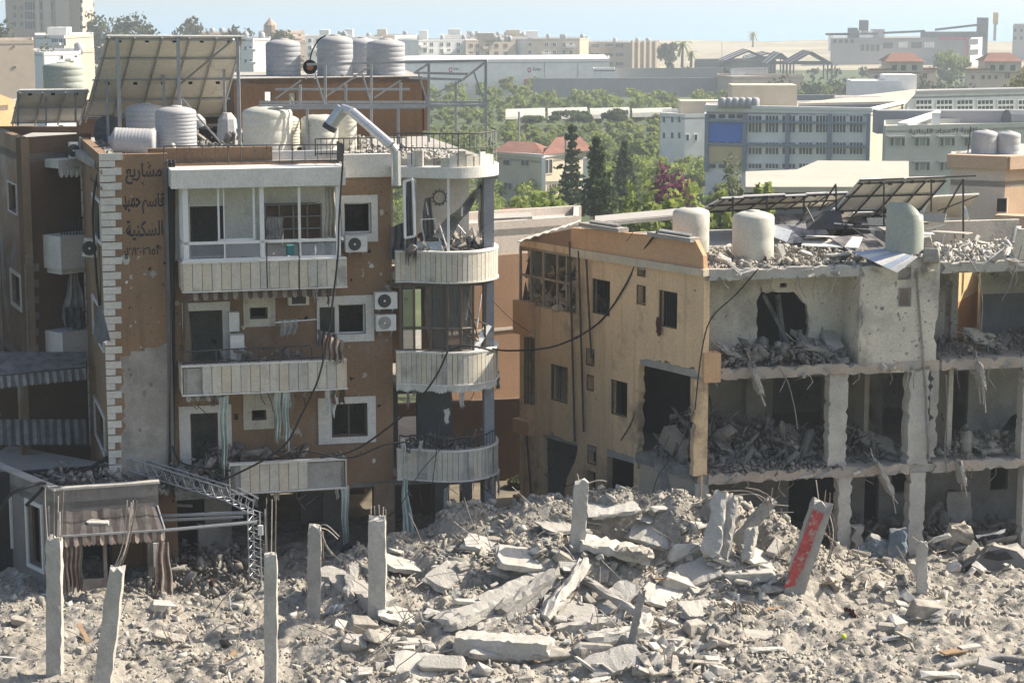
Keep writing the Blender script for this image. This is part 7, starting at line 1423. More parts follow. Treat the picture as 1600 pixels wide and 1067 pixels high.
# smoke drifting over the sheds
sm = bpy.data.materials.new('smoke_air'); sm.use_nodes = True; _t = sm.node_tree
for n_ in list(_t.nodes): _t.nodes.remove(n_)
_o = _t.nodes.new('ShaderNodeOutputMaterial'); _v = _t.nodes.new('ShaderNodeVolumePrincipled'); _v.inputs['Color'].default_value = (.95, .95, .95, 1); _t.links.new(_v.outputs[0], _o.inputs['Volume'])
_n = _t.nodes.new('ShaderNodeTexNoise'); _n.inputs['Scale'].default_value = .05; _n.inputs['Detail'].default_value = 3; _g = _t.nodes.new('ShaderNodeNewGeometry'); _t.links.new(_g.outputs['Position'], _n.inputs[0]); _r = _t.nodes.new('ShaderNodeMapRange'); _r.inputs[1].default_value = .47; _r.inputs[2].default_value = .8; _r.inputs[3].default_value = 0; _r.inputs[4].default_value = .05; _t.links.new(_n.outputs[0], _r.inputs[0]); _t.links.new(_r.outputs[0], _v.inputs['Density'])
m_ = MB(); c = P(1195, 68, 720); m_.lathe([(1, -5), (7, -3), (9, 0), (7, 4), (3, 7), (1, 8)], 14, c); ob = m_.build('smoke', sm); stuff(ob)
# ================================================================== wreckage on the lot
rw = random.Random(99)
def rough_beam(p, q, w, h, seed=0, amp=.04, seg=10, up=None, taper=1., twist=0., ends=.1):
    """broken concrete member: ringed square section with chipped edges and crumbled ends"""
    p, q = Vector(p), Vector(q); z = (q - p).normalized(); up = Vector(up) if up else Vector((0, 0, 1)); x = z.cross(up)
    if x.length < .1: x = Vector((1, .15, 0)); x = x - z * x.dot(z)
    x.normalize(); y = x.cross(z); r = random.Random(seed); m_ = MB(); V = []; S = [(-1, -1), (-.35, -1.0), (.4, -1), (1, -1), (1, -.3), (1, .4), (1, 1), (.3, 1), (-.4, 1), (-1, 1), (-1, .35), (-1, -.4)]; n = len(S)
    for i in range(seg + 1):
        t = i / seg; e = 1 - (.1 if i in (0, seg) else 0); k = (1 + (taper - 1) * t) * e; c = p.lerp(q, t); a = twist * t; ca, sa = math.cos(a), math.sin(a)
        for j, (u, v) in enumerate(S):
            u2, v2 = u * w / 2 * k, v * h / 2 * k; u2, v2 = u2 * ca - v2 * sa, u2 * sa + v2 * ca; corner = abs(u) == 1 and abs(v) == 1
            jt = amp * (1.5 if corner else .6); V.append(c + x * (u2 + r.uniform(-jt, jt * .5) * (1 if u > 0 else -1)) + y * (v2 + r.uniform(-jt, jt * .5) * (1 if v > 0 else -1)) + z * ((r.uniform(-ends, ends) if i in (0, seg) else r.uniform(-.02, .02))))
    Fc = []
    for i in range(seg):
        for j in range(n): a, b = i * n + j, i * n + (j + 1) % n; Fc.append((a, b, b + n, a + n))
    o0, o1 = len(V), len(V) + 1; V += [p + z * r.uniform(-.05, .05), q + z * r.uniform(0, .08)]
    for j in range(n): Fc.append((o0, (j + 1) % n, j)); Fc.append((o1, seg * n + j, seg * n + (j + 1) % n))
    return m_.add(V, Fc)
def member(name, label, cat, p, q, w, h, mat=conc_l, seed=0, rebar=(), group=None, **k):
    t = thing(name, label, cat, p, group); rough_beam(p, q, w, h, seed, **k).build('shaft', mat, t)
    for pts in rebar: m_ = MB(); m_.tube(smooth_path(pts, 4) if len(pts) > 2 else pts, .016, 5); m_.build('rebar', rebarlight if rw.random() < .6 else rust, t)
    return t
def upright(x0, y0, x1, y1, wpx, label, rb=(), mat=conc_l, seed=0, Y=None, sink=.25, **k):
    """standing broken column: (x0,y0) top, (x1,y1) foot in the photo"""
    b = on_ground(x1, min(y1, 1066)) if Y is None else P(x1, y1, Y)
    if y1 > 1066: b = P(x1, y1, b.y - .05)
    t_ = P(x0, y0, b.y); w = wpx / F * b.y; d = (b - t_).normalized(); rbs = []
    for pts in rb: rbs.append([P(x, y, b.y + rw.uniform(-.12, .12)) for x, y in pts])
    return member('broken_column', label, 'column', b + d * sink, t_, w, w * .85, mat, seed, rbs, 'broken concrete columns on the lot', amp=.018, seg=16, up=(0, 1, 0), **k)
upright(85, 842, 86, 1052, 25, 'straight thin column with long rebar in front of the shop', [((78, 845), (76, 790)), ((84, 845), (84, 770)), ((90, 845), (91, 775)), ((95, 845), (99, 765)), ((74, 845), (70, 770), (76, 760))], seed=1)
upright(183, 888, 160, 1075, 29, 'leaning column with a bundle of rebar beside the shop curtain', [((178, 890), (196, 855), (205, 785)), ((184, 890), (198, 850), (208, 782)), ((188, 890), (202, 845), (214, 783)), ((176, 892), (192, 850), (199, 782))], seed=2, taper=.85)
upright(423, 864, 424, 1080, 21, 'slim column with tall thin rebar before the lattice canopy', [((417, 866), (416, 778)), ((424, 866), (425, 780)), ((430, 866), (431, 776)), ((413, 870), (412, 850))], seed=3)
upright(492, 822, 490, 962, 21, 'column with rebar drooping from its top by the car tyre', [((497, 822), (510, 820), (530, 838)), ((497, 824), (512, 828), (528, 842)), ((500, 826), (512, 855), (532, 876)), ((502, 828), (508, 850), (520, 868)), ((505, 830), (505, 880))], seed=4, mat=conc)
upright(589, 808, 590, 962, 29, 'stout upright column with short rebar beside the mound', [((580, 810), (579, 790)), ((586, 810), (585, 791)), ((593, 810), (592, 789)), ((598, 810), (599, 792)), ((603, 812), (603, 796))], seed=5)
upright(909, 752, 902, 855, 24, 'short column standing out of the middle of the mound', [((915, 756), (935, 750), (948, 752)), ((915, 765), (932, 768)), ((905, 754), (902, 740))], seed=6)
t = upright(1286, 784, 1240, 920, 33, 'leaning column with red painted face and hanging rebar', [((1292, 790), (1302, 830), (1296, 870)), ((1295, 792), (1306, 822), (1303, 850), (1294, 880)), ((1290, 800), (1298, 850), (1285, 900)), ((1280, 786), (1275, 750)), ((1288, 786), (1290, 766)), ((1296, 790), (1297, 770))], seed=7, mat=conc)
b_, t_ = on_ground(1240, 920), None; bb = P(1233, 918, b_.y - .3); tt = P(1268, 800, b_.y - .3); m_ = MB(); V = []
for i in range(9):
    f = i / 8; c0, c1 = P(1224 + (1270 - 1224) * f, 918 + (796 - 918) * f, b_.y - .29), P(1243 + (1288 - 1243) * f, 915 + (803 - 915) * f, b_.y - .29); V += [c0 + Vector((rw.uniform(-.02, .02), 0, 0)), c1 + Vector((rw.uniform(-.03, .02), 0, 0))]
m_.add(V, [(2 * i, 2 * i + 1, 2 * i + 3, 2 * i + 2) for i in range(8)]); m_.build('painted_face', redp, t)
upright(1003, 926, 985, 1010, 12, 'slim dark post leaning in the debris below the mound', mat=conc_d, seed=8, sink=.1)
upright(1441, 848, 1440, 925, 17, 'cracked stump with a tilted broken top near the dirt heap', [((1446, 850), (1462, 840), (1470, 838)), ((1440, 850), (1425, 838))], seed=9)
upright(1424, 878, 1448, 922, 12, 'short broken arm leaning against the cracked stump', seed=10, mat=conc_l); chunk(0, 0, 0, .2, (1.3, .6, .8), k=7, label='broken block hanging off the cracked stump', group=None, p=P(1471, 840, 57.5))
# torn upright fragments on the crest
B_ = 'broken beams thrown over the mound'
def gp(a, h):
    q = on_ground(a[0], a[1] + 8); return P(a[0], a[1], min(a[2], q.y + .1) - h * .35)
def fallen(label, a, b, w, h, mat=conc_l, seed=0, rb=(), **k): return member('fallen_beam', label, 'beam', gp(a, h), gp(b, h) if not rb and b[1] > 830 else P(*b), w, h, mat, seed, rb, B_, **k)
fallen('thick torn column base jutting up from the mound crest', (1112, 872, 56.9), (1128, 772, 57.0), .55, .5, conc_l, 21, [[P(1120, 780, 57), P(1112, 765, 57)], [P(1130, 778, 57), P(1122, 768, 56.9)]], amp=.05, taper=.75)
fallen('split second half of the torn column base on the crest', (1128, 870, 56.8), (1146, 776, 56.9), .45, .35, conc, 22, amp=.05, taper=.7)
fallen('broken beam with frayed rebar pointing up beside the torn base', (1150, 850, 57.4), (1206, 782, 57.2), .42, .38, conc, 23, [[P(1200, 790, 57), P(1190, 768, 57), P(1165, 762, 57)], [P(1204, 786, 57), P(1198, 772, 57), P(1172, 764, 57)], [P(1206, 784, 57), P(1220, 772, 57)], [P(1208, 788, 57), P(1232, 790, 57)], [P(1204, 784, 57), P(1207, 762, 57)], [P(1200, 784, 57.1), P(1180, 772, 57), P(1140, 775, 57)], [P(1195, 786, 57), P(1170, 768, 57), P(1128, 768, 57)]], amp=.05, taper=.8)
fallen('short pale stub between the torn base and the frayed beam', (1166, 876, 56.6), (1176, 826, 56.6), .28, .26, conc_l, 24, amp=.04)
fallen('long ribbed slab sloping down from the mound to the lot', (692, 975, 53.9), (850, 905, 55.2), .85, .3, conc_l, 25, amp=.03, seg=22)
fallen('lower half of the ribbed slab broken along its length', (740, 985, 53.7), (836, 935, 54.6), .5, .3, conc, 26, amp=.035, seg=16)
fallen('heavy flat beam lying level at the front of the debris', (712, 1003, 52.6), (860, 1014, 52.5), .7, .48, conc_l, 27, amp=.03, seg=20)
fallen('curved dark beam bent over the middle of the ridge', (780, 960, 54.4), (870, 895, 55.3), .4, .42, conc_d, 28, amp=.06); fallen('pale curved beam arching beside the dark one', (850, 965, 54.2), (915, 880, 55.4), .32, .34, conc_l, 29, amp=.06, twist=.5)
fallen('thick slab edge along the low side of the mound', (500, 897, 57.0), (602, 950, 55.0), .75, .5, conc, 30, amp=.04, seg=20); fallen('stub beam under the low side of the mound', (545, 935, 55.9), (552, 885, 56.2), .3, .3, conc_d, 31)
fallen('overhanging slab edge above the dark hollow', (905, 846, 56.2), (1015, 868, 56.0), .95, .3, conc_l, 32, amp=.05, seg=14); fallen('cracked slab lip before the overhang', (962, 858, 55.7), (1018, 866, 55.6), .5, .26, stone_m, 33, amp=.07)
fallen('grey beam leaning on the front of the mound below the hollow', (1000, 960, 54.4), (912, 905, 55.3), .2, .22, conc, 34); fallen('flat broken beam lying under the slim dark post', (920, 1000, 52.9), (1010, 985, 53.2), .4, .35, conc_l, 35, amp=.05); fallen('short flat beam beside the slim dark post', (870, 985, 53.4), (960, 972, 53.8), .35, .3, conc, 36, amp=.05)
fallen('small sunlit beam lying among the block debris', (975, 1000, 52.6), (1012, 965, 53.2), .35, .32, stone_w, 37, amp=.04)
# broken floor plates
def plate_piece(label, c, rot, L_, w, h, mat, seed, group, name='slab_plate', cat='slab', nreb=3, amp=.022):
    from mathutils import Euler
    R = Euler(rot).to_matrix(); c = Vector(c); a, b = c - R @ Vector((L_ / 2, 0, 0)), c + R @ Vector((L_ / 2, 0, 0)); rb = []
    for k in range(nreb): e = rw.choice((a, b)); d = (e - c).normalized(); o = R @ Vector((0, rw.uniform(-.4, .4) * w, 0)); rb.append([e + o - d * .1, e + o + d * rw.uniform(.1, .25), e + o + d * rw.uniform(.3, .5) + Vector((0, 0, rw.uniform(-.3, .2)))])
    return member(name, label, cat, a, b, w, h, mat, seed, rb, group, amp=amp, seg=9, up=R @ Vector((0, 0, 1)))
for k, (x, y, L_, w, rot) in enumerate([(640, 890, 1.5, .9, (.2, .25, .4)), (700, 905, 1.3, .8, (.3, -.2, .9)), (760, 860, 1.2, .8, (.15, .2, -.3)), (820, 880, 1.5, .9, (.4, .2, .2)), (880, 830, 1.3, .9, (.1, .1, .5)), (955, 800, 1.4, 1.0, (.15, -.1, .2)), (1020, 840, 1.3, .9, (.5, .2, -.4)), (1090, 900, 1.2, .8, (.6, -.3, .3)), (1040, 940, 1.3, .8, (.5, .3, .2)), (960, 940, 1.2, .7, (.3, -.4, .6)), (890, 960, 1.4, .8, (.4, .2, -.2)), (630, 970, 1.3, .8, (.2, .3, .1)), (780, 1020, 1.5, .8, (.3, .1, .1)), (960, 1040, 1.3, .8, (.4, -.2, .3)), (1190, 880, 1.1, .7, (.5, .4, .2)), (660, 1050, 1.3, .9, (.6, .2, .2)), (1090, 960, 1.0, .7, (.4, .1, .5))]):
    q = on_ground(x, y); plate_piece('broken floor plate with rebar ends tilted on the mound', q + Vector((0, -.05, .12)), rot, L_, w, rw.uniform(.12, .2), (conc_l, conc, stone_w)[k % 3], 300 + k, 'floor plates on the mound')
for k, (x, y, of, L_, w, rot) in enumerate([(1140, 700, -1.6, 1.5, .9, (.3, .5, .3)), (1210, 690, -2.2, 1.6, .9, (.5, -.3, .2)), (1255, 700, -1.4, 1.2, .8, (.3, .6, .1)), (1165, 665, -3.0, 1.5, .9, (.6, .2, .3)), (1370, 690, -1.8, 1.3, .8, (.5, .4, .1)), (1540, 695, -1.2, 1.3, .8, (.3, .3, .2)), (1280, 540, -.7, 1.3, .8, (.3, .2, .2)), (1145, 548, -.6, 1.0, .7, (.4, .4, .3)), (1540, 530, -1.5, 1.2, .8, (.4, .3, .1))]):
    plate_piece('fallen partition slab lying tilted in the shelled rooms', WR.px(x, y, of), (rot[0], rot[1], rot[2] + .22), L_, w, .12, (conc_d, conc, plaster)[k % 3], 340 + k, 'fallen slabs in the shelled rooms')
for k, (x, y, rot, L_) in enumerate([(1180, 592, (0, 1.25, .22), .9), (1380, 745, (0, 1.1, .22), 1.0), (1530, 585, (0, 1.35, .22), .8), (1040, 745, (0, 1.2, -.8), .8), (1500, 738, (0, 1.3, .22), .7)]): plate_piece('snapped slab edge piece hanging by its bars', (WR if x > 1095 else WRL).px(x, y, .05), rot, L_, .55, .14, conc, 360 + k, 'hanging slab edge pieces', nreb=5)
# big chunks, each named by its look and place
def big(x, y, s, d, rot, k, label, Y=None, up=.1): return chunk(0, 0, 0, s, d, rot, k, label, None, 'concrete_chunk', p=(P(x, y, Y) if Y else on_ground(x, y) + Vector((0, 0, up))))
W_ = 1
for a in [(1072, 868, .55, (1, .35, .9), (.3, .1, .4), 3 * 3 + 1, 'tall pale plaster slab standing by the torn column base'), (1058, 922, .5, (1.1, .6, .8), (.3, .4, .2), 3 * 0 + 1, 'bluish white slab face tilted below the hollow'), (1172, 905, .62, (1.5, .4, .55), (.1, 0, .1), 3 * 1 + 1, 'long white wall slab beside the red column foot'), (1140, 885, .45, (1.2, .6, .6), (.2, .5, .3), 3 * 2 + 1, 'pale tilted block between the white slabs'), (1210, 925, .35, (1.3, .7, .5), (.1, .2, .6), 3 * 3, 'rounded grey block at the foot of the red column'), (1050, 976, .5, (1, .4, .9), (.5, .6, .3), 3 * 5 + 1, 'smooth pale slab leaning out of the debris slope'), (1085, 985, .35, (1, .8, .8), (.2, .1, .8), 3 * 6, 'grey cube like block beside the leaning pale slab'), (565, 985, .42, (1, .9, .8), (.3, .2, .5), 3 * 0, 'large brownish lump topping the front debris corner'), (592, 1000, .4, (1.1, .8, .8), (.1, .4, 1.), 3 * 3, 'second lump wedged under the front debris corner'), (555, 1010, .33, (1, 1, .8), (.5, .2, .2), 3 * 6 + 2, 'dark lump hanging over the front void'), (640, 1010, .5, (1.4, .7, .5), (.1, .2, .4), 3 * 2 + 2, 'broad broken block behind the front void'), (690, 1045, .6, (1.3, .5, .7), (.7, .1, .2), 3 * 1 + 2, 'large sloping slab at the front edge of the debris'), (755, 1055, .4, (.6, .5, 1.), (.2, .3, .5), 3 * 9 + 1, 'upright sunlit block at the front edge of the debris'), (620, 1050, .45, (1, .6, .9), (.4, .1, .9), 3 * 4 + 2, 'shaded slab below the front debris corner'), (570, 1055, .35, (.8, .6, 1), (.2, .1, .2), 3 * 7 + 2, 'brown block at the very foot of the front corner'), (870, 1025, .5, (1.4, .7, .5), (.1, .2, .2), 3 * 3, 'wide rounded block by the heavy flat beam'), (930, 1020, .42, (1.3, .8, .6), (.2, .1, .5), 3 * 6, 'grey block next to the wide rounded one'), (1000, 1035, .42, (1.3, .5, .5), (.2, .3, .4), 3 * 5, 'long block at the edge of the stacked slabs'), (1060, 1025, .4, (1, .4, .8), (.6, .4, .2), 3 * 10 + 1, 'pale slab tilted against the stacked slabs'), (1030, 1055, .4, (1.2, .7, .6), (.2, .1, .6), 3 * 8, 'flat slab at the bottom of the slab stack'), (1450, 962, .55, (1.1, .8, .7), (.1, .2, .3), 3 * 0, 'big rounded concrete lump on the open dirt'), (1402, 975, .3, (1, .8, .8), (.3, .5, .9), 3 * 3 + 1, 'cracked pale lump beside the big rounded one'), (1385, 985, .28, (.9, .8, .6), (.1, .1, .1), 3 * 6, 'small split stone at the end of the lump cluster'), (1407, 950, .22, (.9, .9, .9), (.2, .1, .3), 3 * 9 + 1, 'knob shaped stone on top of the lump cluster'), (1200, 1020, .3, (1.6, .7, .4), (.05, .05, .3), 3 * 2 + 1, 'flat pale stone lying on the dust'), (30, 975, .3, (1, .8, .7), (.1, .3, .2), 3 * 1, 'grey block near the straight thin column'), (255, 955, .35, (1.2, .8, .7), (.2, .2, .5), 3 * 0 + 1, 'pale boulder before the striped shop curtain'), (265, 1000, .4, (1.5, .8, .5), (.2, .3, .3), 3 * 7, 'dark wide clod on the dirt before the shop'), (725, 945, .35, (.9, .4, .9), (.5, .2, .4), 3 * 4 + 1, 'smooth pale slab leaning beside the ribbed slab'), (790, 905, .35, (1.2, .7, .6), (.2, .5, .3), 3 * 2 + 1, 'pale wedge at the top of the ribbed slab'), (850, 915, .3, (1, .7, .8), (.2, .3, .8), 3 * 3 + 1, 'block caught in the bend of the pale curved beam'), (970, 865, .35, (1.4, .9, .4), (.2, .1, .3), 3 * 4 + 1, 'flat block on the lip of the hollow'), (930, 820, .4, (1.5, .9, .4), (.1, .2, .3), 3 * 8 + 1, 'flat cracked slab on the mound surface'), (1035, 800, .3, (1.2, .9, .5), (.1, .1, .6), 3 * 2 + 1, 'grey block near the crest of the mound'), (1010, 815, .3, (1.4, 1, .5), (.2, .1, 1.), 3 * 5 + 1, 'second grey block near the crest of the mound'), (700, 870, .22, (1, .8, .7), (.1, .2, .3), 3 * 7 + 1, 'small white cube on the mound side'), (620, 868, .25, (1.1, .8, .7), (.1, .2, .8), 3 * 9 + 1, 'white block behind the stout upright column'), (1540, 870, .35, (1, 1, .8), (.3, .2, .4), 3 * 1, 'grey lump beside the crushed car'), (1490, 890, .25, (.8, .8, 1), (.2, .1, .3), 3 * 3 + 1, 'pale stone before the crushed car'), (1100, 1040, .38, (1.4, .6, .4), (.1, .2, .4), 3 * 4, 'flat slab of the stack below the dust slope'), (1130, 1010, .3, (1.3, .7, .5), (.1, .4, .3), 3 * 6, 'thick slab of the stack below the dust slope'), (1470, 1060, .3, (1.8, .8, .5), (.1, .1, .2), 3 * 2 + 1, 'flat stone at the foot of the dust slope'), (880, 880, .3, (1, .7, .8), (.2, .6, .3), 3 * 0, 'grey block at the foot of the short column')]: big(*a)
# clusters of medium chunks along the ridges
for (x0, y0, x1, y1, n, s) in [(860, 860, 960, 960, 34, .16), (1000, 1000, 1130, 1064, 40, .17), (860, 960, 1040, 1064, 46, .16), (540, 960, 720, 1064, 40, .16), (1060, 860, 1260, 930, 36, .16), (700, 850, 900, 960, 30, .15), (1270, 870, 1400, 930, 24, .15), (1480, 840, 1610, 900, 24, .16), (1380, 930, 1480, 1000, 14, .14)]:
    for k in range(n):
        q = on_ground(rw.uniform(x0, x1), rw.uniform(y0, y1)); f = rw.random()
        chunk(0, 0, 0, s * rw.uniform(.6, 1.7), (rw.uniform(.9, 1.8), rw.uniform(.5, 1), rw.uniform(.25, .8)), (rw.uniform(-.7, .7), rw.uniform(-.7, .7), rw.uniform(0, 6.3)), label='broken slab or block piece heaped along the debris ridge', group='pieces heaped along the debris ridge', name='rubble_block', p=q + Vector((0, 0, rw.uniform(0, .22))), cat='block')
# ================================================================== rebar
def rod(pts, label='thin bent rebar sticking out of the debris', r=.014, mat=None, group='bent rebar in the debris'):
    m_ = MB(); m_.tube(smooth_path(pts, 4) if len(pts) > 2 else pts, r, 5); return tag(m_.build('rebar', mat or (rust if rw.random() < .5 else rebarlight)), label, 'rebar', group)
for k in range(120):
    x, y = rw.choice([(rw.uniform(600, 720), rw.uniform(940, 1040)), (rw.uniform(860, 1020), rw.uniform(880, 1030)), (rw.uniform(1050, 1230), rw.uniform(800, 930)), (rw.uniform(640, 800), rw.uniform(850, 900)), (rw.uniform(540, 640), rw.uniform(980, 1060)), (rw.uniform(1240, 1480), rw.uniform(860, 930)), (rw.uniform(0, 420), rw.uniform(950, 1060))])
    q = on_ground(x, y); L_ = rw.uniform(.5, 1.6); a = rw.uniform(0, 6.28); e = rw.uniform(.05, 1.1); d = Vector((math.cos(a) * math.cos(e), math.sin(a) * .5 * math.cos(e), math.sin(e))); b = Vector((rw.uniform(-.3, .3), 0, rw.uniform(-.35, .1)))
    rod([q - d * .1, q + d * L_ * .5 + b * .2, q + d * L_ + b * .8])
for pts in [((800, 760), (850, 805), (905, 850), (945, 885), (1000, 960)), ((940, 875), (1000, 930), (1040, 948)), ((1000, 865), (995, 905), (978, 990)), ((640, 790), (700, 840), (790, 880)), ((938, 885), (935, 960), (932, 1010)), ((1040, 875), (1080, 895), (1120, 905)), ((1218, 800), (1240, 797), (1275, 790)), ((300, 870), (395, 940), (400, 915)), ((370, 1020), (380, 950), (392, 925), (412, 955)), ((190, 960), (205, 925), (220, 950)), ((1328, 1010), (1345, 1060), (1355, 1067)), ((985, 960), (1010, 990), (990, 1030)), ((895, 965), (915, 1010), (930, 1050)), ((628, 950), (645, 1000), (650, 1030)), ((612, 940), (640, 985), (646, 1010)), ((1205, 800), (1240, 800))]: rod([P(x, y, on_ground(pts[0][0], max(800, pts[0][1])).y - .6 - .1 * i) for i, (x, y) in enumerate(pts)], 'long thin wire bent over the debris', .013, rebarlight, 'long wires over the debris')
q = on_ground(1150, 958)
for k in range(12): a = rw.uniform(0, 6.28); rod([q, q + Vector((math.cos(a) * .25, math.sin(a) * .1 - .1, .2 + rw.uniform(0, .2))), q + Vector((math.cos(a) * .6, math.sin(a) * .2 - .1, rw.uniform(0, .3)))], 'dark rebar curl in the tangle on the dust slope', .016, rust, 'rebar tangle on the dust slope')
beam(q + Vector((.03, -.1, -.1)), q + Vector((.05, -.1, .55)), .05, .05, 'short pale post standing in the rebar tangle', alu, 'post_stub', 'post')
tag(MB().tube(smooth_path([on_ground(x, y) + Vector((0, 0, .1)) for x, y in ((1475, 1048), (1520, 1040), (1560, 1034), (1610, 1040))]), .09, 8).build('fallen_pole', conc_d, None, True), 'dark pipe lying across the dust near the frame corner', 'pipe')
for x, y, d, lb, mm in ((1490, 1022, (.7, .3, .04), 'pale board lying on the dust', wood), (1515, 1015, (.6, .25, .06), 'second short board on the dust', conc_l), (1400, 1000, (.9, .25, .03), 'thin grey sheet under the lump cluster', steel)):
    o = MB().box(on_ground(x, y) + Vector((0, 0, .08)), d, Matrix.Rotation(.4, 3, 'Z')).build('flat_board', mm); tag(o, lb, 'board')
MB_ = MB().lathe([(.05, -.05), (.07, 0), (.05, .06)], 10, on_ground(1318, 998) + Vector((0, 0, .07))).build('ball', mk('lime_plastic', (.5, .6, .05), bump=0), None, True); tag(MB_, 'small lime green ball on the dust', 'ball')
# ================================================================== crushed car and blue clutter by the shelled building
t = thing('crushed_car', 'dust covered crushed car with bright bent bonnet by the shelled columns', 'car', P(1560, 890, 59)); cm = mk('dusty_car', (.14, .14, .145), rough=.4, var=.2, dust=.8, bump=.1); c = P(1560, 880, 59)
def cp3(x, y, d): return P(x, y, 59 + d)
prof = [(1496, 897), (1500, 882), (1515, 874), (1530, 870), (1540, 856), (1552, 851), (1570, 856), (1588, 852), (1600, 864), (1615, 872), (1632, 868), (1650, 878), (1655, 897)]; n = len(prof); V = []; m_ = MB()
for j in range(7):
    for i, (x, y) in enumerate(prof): V.append(cp3(x + rw.uniform(-2.5, 2.5), y + rw.uniform(-5, 5) - (2 if 2 < j < 6 else 0), .3 + j * .26) + Vector((0, rw.uniform(-.05, .05), -.03 * abs(j - 3))))
m_.add(V, [(j * n + i, j * n + i + 1, (j + 1) * n + i + 1, (j + 1) * n + i) for j in range(6) for i in range(n - 1)] + [tuple(range(n))[::-1]]); m_.build('body', cm, t)
m_ = MB(); V = [cp3(1526 + 9 * i + rw.uniform(-2, 2), 842 - 2.2 * i - 2 * j + rw.uniform(-3, 3), .1 + j * .4) for j in range(4) for i in range(6)]; m_.add(V, [(j * 6 + i, j * 6 + i + 1, (j + 1) * 6 + i + 1, (j + 1) * 6 + i) for j in range(3) for i in range(5)]); m_.build('bonnet', mk('silver_paint', (.45, .5, .58), rough=.3, metallic=.5, var=.2, bump=.3, dust=.4), t)
m_ = MB(); m_.add([cp3(x, y, .22) for x, y in ((1536, 872), (1545, 860), (1556, 866), (1572, 861), (1584, 873), (1560, 876))], [(0, 1, 2, 3, 4, 5)]); m_.build('window', soot_shade, t)
m_ = MB(); m_.add([cp3(1518 + 11 * math.cos(3.14 * i / 8), 893 - 12 * math.sin(3.14 * i / 8), .18) for i in range(9)], [tuple(range(9))]); m_.build('wheel_arch_shade', black, t)  # dark void of the arch painted as a flat black shape
bl = mk('blue_panel', (.12, .16, .2), var=.35, scale=3, dust=.6, stain=((.3, .28, .25), 1.6, .5, .8))
for x, y, d, r, lb in ((1372, 856, (.9, .4, .5), .3, 'dull blue crate under the shelled slab'), (1402, 848, (.6, .5, .8), .05, 'blue grey cabinet beside the ground floor column'), (1352, 862, (.5, .4, .4), -.3, 'tilted blue sheet metal box by the broken wall foot'), (1500, 832, (.8, .5, .5), .1, 'dusty grey carton behind the dirt heap')):
    q = P(x, y, 60.3); ax = Matrix.Rotation(r, 3, 'Y') @ Vector((0, 0, d[2] / 2)); m_ = rough_beam(q - ax, q + ax, d[0], d[1], int(x), .07, 5, (0, 1, 0), .85); tag(m_.build('crate', bl if 'blue' in lb else stone_b), lb, 'crate')
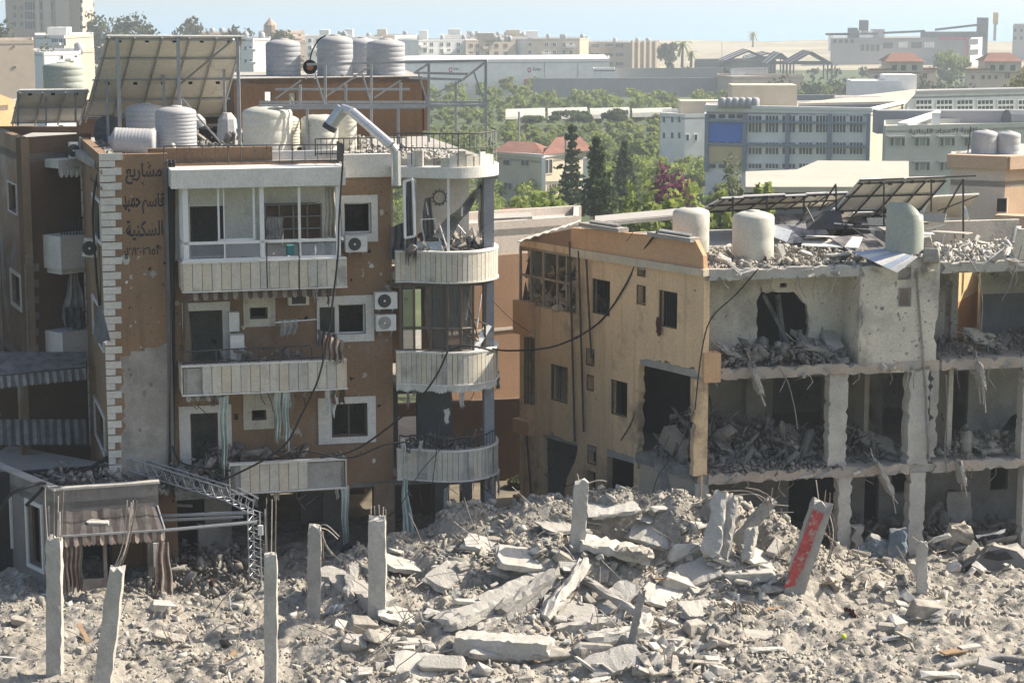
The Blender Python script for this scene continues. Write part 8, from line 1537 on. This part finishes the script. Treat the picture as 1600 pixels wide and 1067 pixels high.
# ================================================================== cables in the air
for pts, lb, r in [([(1027, 362, 61.5), (1000, 400, 62.5), (975, 450, 63), (935, 505, 64), (870, 540, 64), (800, 548, 63), (770, 545, 61.5)], 'thick black cable sagging across the cream wall to the curved balcony', .03), ([(1065, 373, 61), (1040, 415, 62), (1008, 460, 63), (950, 495, 64), (900, 530, 64.5)], 'thin dark cable slanting over the cream wall', .012), ([(990, 362, 62), (960, 395, 64), (900, 425, 65), (850, 430, 65.5)], 'fine wire crossing the orange parapet', .01), ([(1185, 420, 59.6), (1150, 460, 59.5), (1110, 500, 59.3), (1095, 560, 59.3), (1086, 640, 59.4)], 'black cable hanging before the stained upper wall', .022), ([(1010, 420, 62.3), (985, 430, 63), (985, 560, 63), (993, 640, 62.6), (970, 688, 63)], 'dark cable hanging loosely down the cream wall', .02), ([(700, 548, 59.6), (680, 590, 59.5), (640, 640, 59.4), (560, 700, 59.3), (500, 715, 59.3)], 'black cable sagging from the curved balcony to the lower floors', .03), ([(770, 548, 59.8), (730, 540, 59.5), (702, 548, 59.6)], 'black cable end looped on the curved balcony edge', .03), ([(640, 690, 59.3), (600, 695, 59.2), (560, 712, 59.2), (530, 715, 59.2), (480, 705, 59.3), (440, 715, 59.4)], 'low black cable drooping before the lower window', .028), ([(536, 250, 59.4), (530, 340, 59.3), (528, 400, 59.2), (520, 470, 59.2), (513, 520, 59.3), (498, 590, 59.2), (470, 650, 59.2), (440, 700, 59.2), (370, 740, 59.3), (330, 755, 59.4)], 'long black cable running down across all the balconies', .03), ([(417, 378, 59.6), (417, 412, 59.4), (418, 450, 59.4)], 'short cable hanging over the top balcony panels', .02), ([(467, 380, 59.6), (468, 420, 59.4), (468, 470, 59.5)], 'second short cable hanging over the top balcony panels', .02), ([(164, 238, 60.4), (152, 275, 60.6), (145, 330, 60.8), (150, 420, 60.7), (155, 480, 60.7), (150, 500, 60.8)], 'thick black cable hanging down the narrow quoined wall', .035), ([(168, 236, 60), (158, 290, 60.3), (154, 350, 60.5), (158, 430, 60.5), (156, 485, 60.6)], 'second black cable hanging down the narrow quoined wall', .03), ([(195, 238, 60), (205, 300, 60), (212, 360, 60), (225, 450, 60), (255, 500, 60)], 'grey cable hanging over the painted wall lettering', .03), ([(268, 560, 60), (262, 640, 60), (225, 690, 60), (170, 712, 60), (120, 745, 60)], 'black cable sweeping over the bare plaster to the shop roof', .035), ([(267, 690, 60), (280, 720, 59.6), (310, 730, 59.4), (360, 735, 59.4)], 'black cable lying on the broken slab edge', .03), ([(690, 700, 59.4), (655, 740, 59.3), (625, 790, 59.4), (600, 810, 59.5)], 'thin cable slanting below the lowest curved balcony', .012), ([(700, 610, 59.6), (690, 640, 59.5), (680, 720, 59.4), (672, 790, 59.4)], 'thin wire dangling from the middle curved balcony', .012), ([(770, 470, 60.5), (800, 500, 62), (830, 520, 66)], 'pale wire strung between the balcony pillar and the cream wall', .01), ([(700, 440, 59.6), (702, 500, 59.5), (690, 560, 59.4)], 'thin wire crossing the brown glazing', .01), ([(80, 760, 59), (130, 735, 59.5), (190, 712, 60), (240, 730, 60), (300, 745, 59.5)], 'tangled black cable draped over the shop roof', .035), ([(40, 790, 57.8), (70, 755, 58), (20, 770, 57.4), (0, 800, 57.3)], 'black cable knot hanging at the shop corner', .05), ([(850, 740, 63), (880, 760, 62), (915, 745, 62)], 'wire loop in front of the burnt doorway', .012), ([(1085, 640, 59.6), (1060, 700, 59.8), (1030, 740, 59.9), (1020, 770, 60)], 'thin cable hanging before the torn cream room', .014)]:
    cable([P(*p) for p in pts], lb, r)
# dark wall added to keep the view behind the pilotis dark
o = thing('dark_backdrop_wall', 'dark brown wall added to keep the open ground floor dark', 'wall', (-5, 74, 0)); 
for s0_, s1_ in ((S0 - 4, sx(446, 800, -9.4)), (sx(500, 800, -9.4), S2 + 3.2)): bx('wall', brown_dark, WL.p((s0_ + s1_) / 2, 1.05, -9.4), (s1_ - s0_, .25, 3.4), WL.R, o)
bx('wall', brown_dark, WL.p(sx(473, 800, -9.4), 2.1, -9.4), (1.4, .24, 1.2), WL.R, o); bx('wall', brown_dark, WL.p(sx(473, 800, -9.4), .2, -9.4), (1.4, .24, .8), WL.R, o)
heap('rubble', 'sunlit earth heap seen under the brown building', [WL.p(sx(430, 800, -9.5), .0, -9.2), WL.p(sx(520, 800, -9.5), .0, -9.2), WL.p(sx(520, 800, -9.5), .0, -10.6), WL.p(sx(430, 800, -9.5), 0, -10.6)], 220, 1.2, .06, .3, stone_b, 131)

# scraps among the rubble
for k in range(34):
    q = on_ground(rw.uniform(20, 1590), rw.uniform(880, 1060)); L_ = rw.uniform(.4, 1.3); a = rw.uniform(0, 6.28); d = Vector((math.cos(a), math.sin(a), rw.uniform(-.1, .35))) * L_
    kd = k % 4; m_ = MB(); lb, cat, nm, mm = [('splintered plank lying in the rubble', 'plank', 'wood_plank', wood), ('bent pipe lying in the rubble', 'pipe', 'bent_pipe', steel), ('dusty cloth scrap caught in the rubble', 'cloth', 'cloth_scrap', [stripe_b, fabric_dk, MATS['red_rag'], MATS['blue_white_cloth']][k // 4 % 4]), ('thin metal sheet half buried in the rubble', 'sheet', 'metal_scrap', corr)][kd]
    if kd == 0: m_.bar(q, q + d, .12, .03)
    elif kd == 1: m_.tube([q, q + d * .6, q + d + Vector((.1, 0, .2))], .03, 6)
    elif kd == 2: cloth(m_, q + Vector((0, 0, .25)), q + d * .5 + Vector((0, 0, .2)), .35, 3, .1, 1.4, 8, 5, .3)
    else: m_.sheet(q, q + d, q + d + Vector((.1, .3, .15)), q + Vector((.05, .35, .1)), .015)
    tag(m_.build(nm, mm), lb, cat, lb.split(' lying')[0].split(' caught')[0].split(' half')[0] + ' pieces')
print('OBJS', len(bpy.data.objects), 'TRIS', sum(len(o.data.polygons) for o in bpy.data.objects if o.type == 'MESH'))
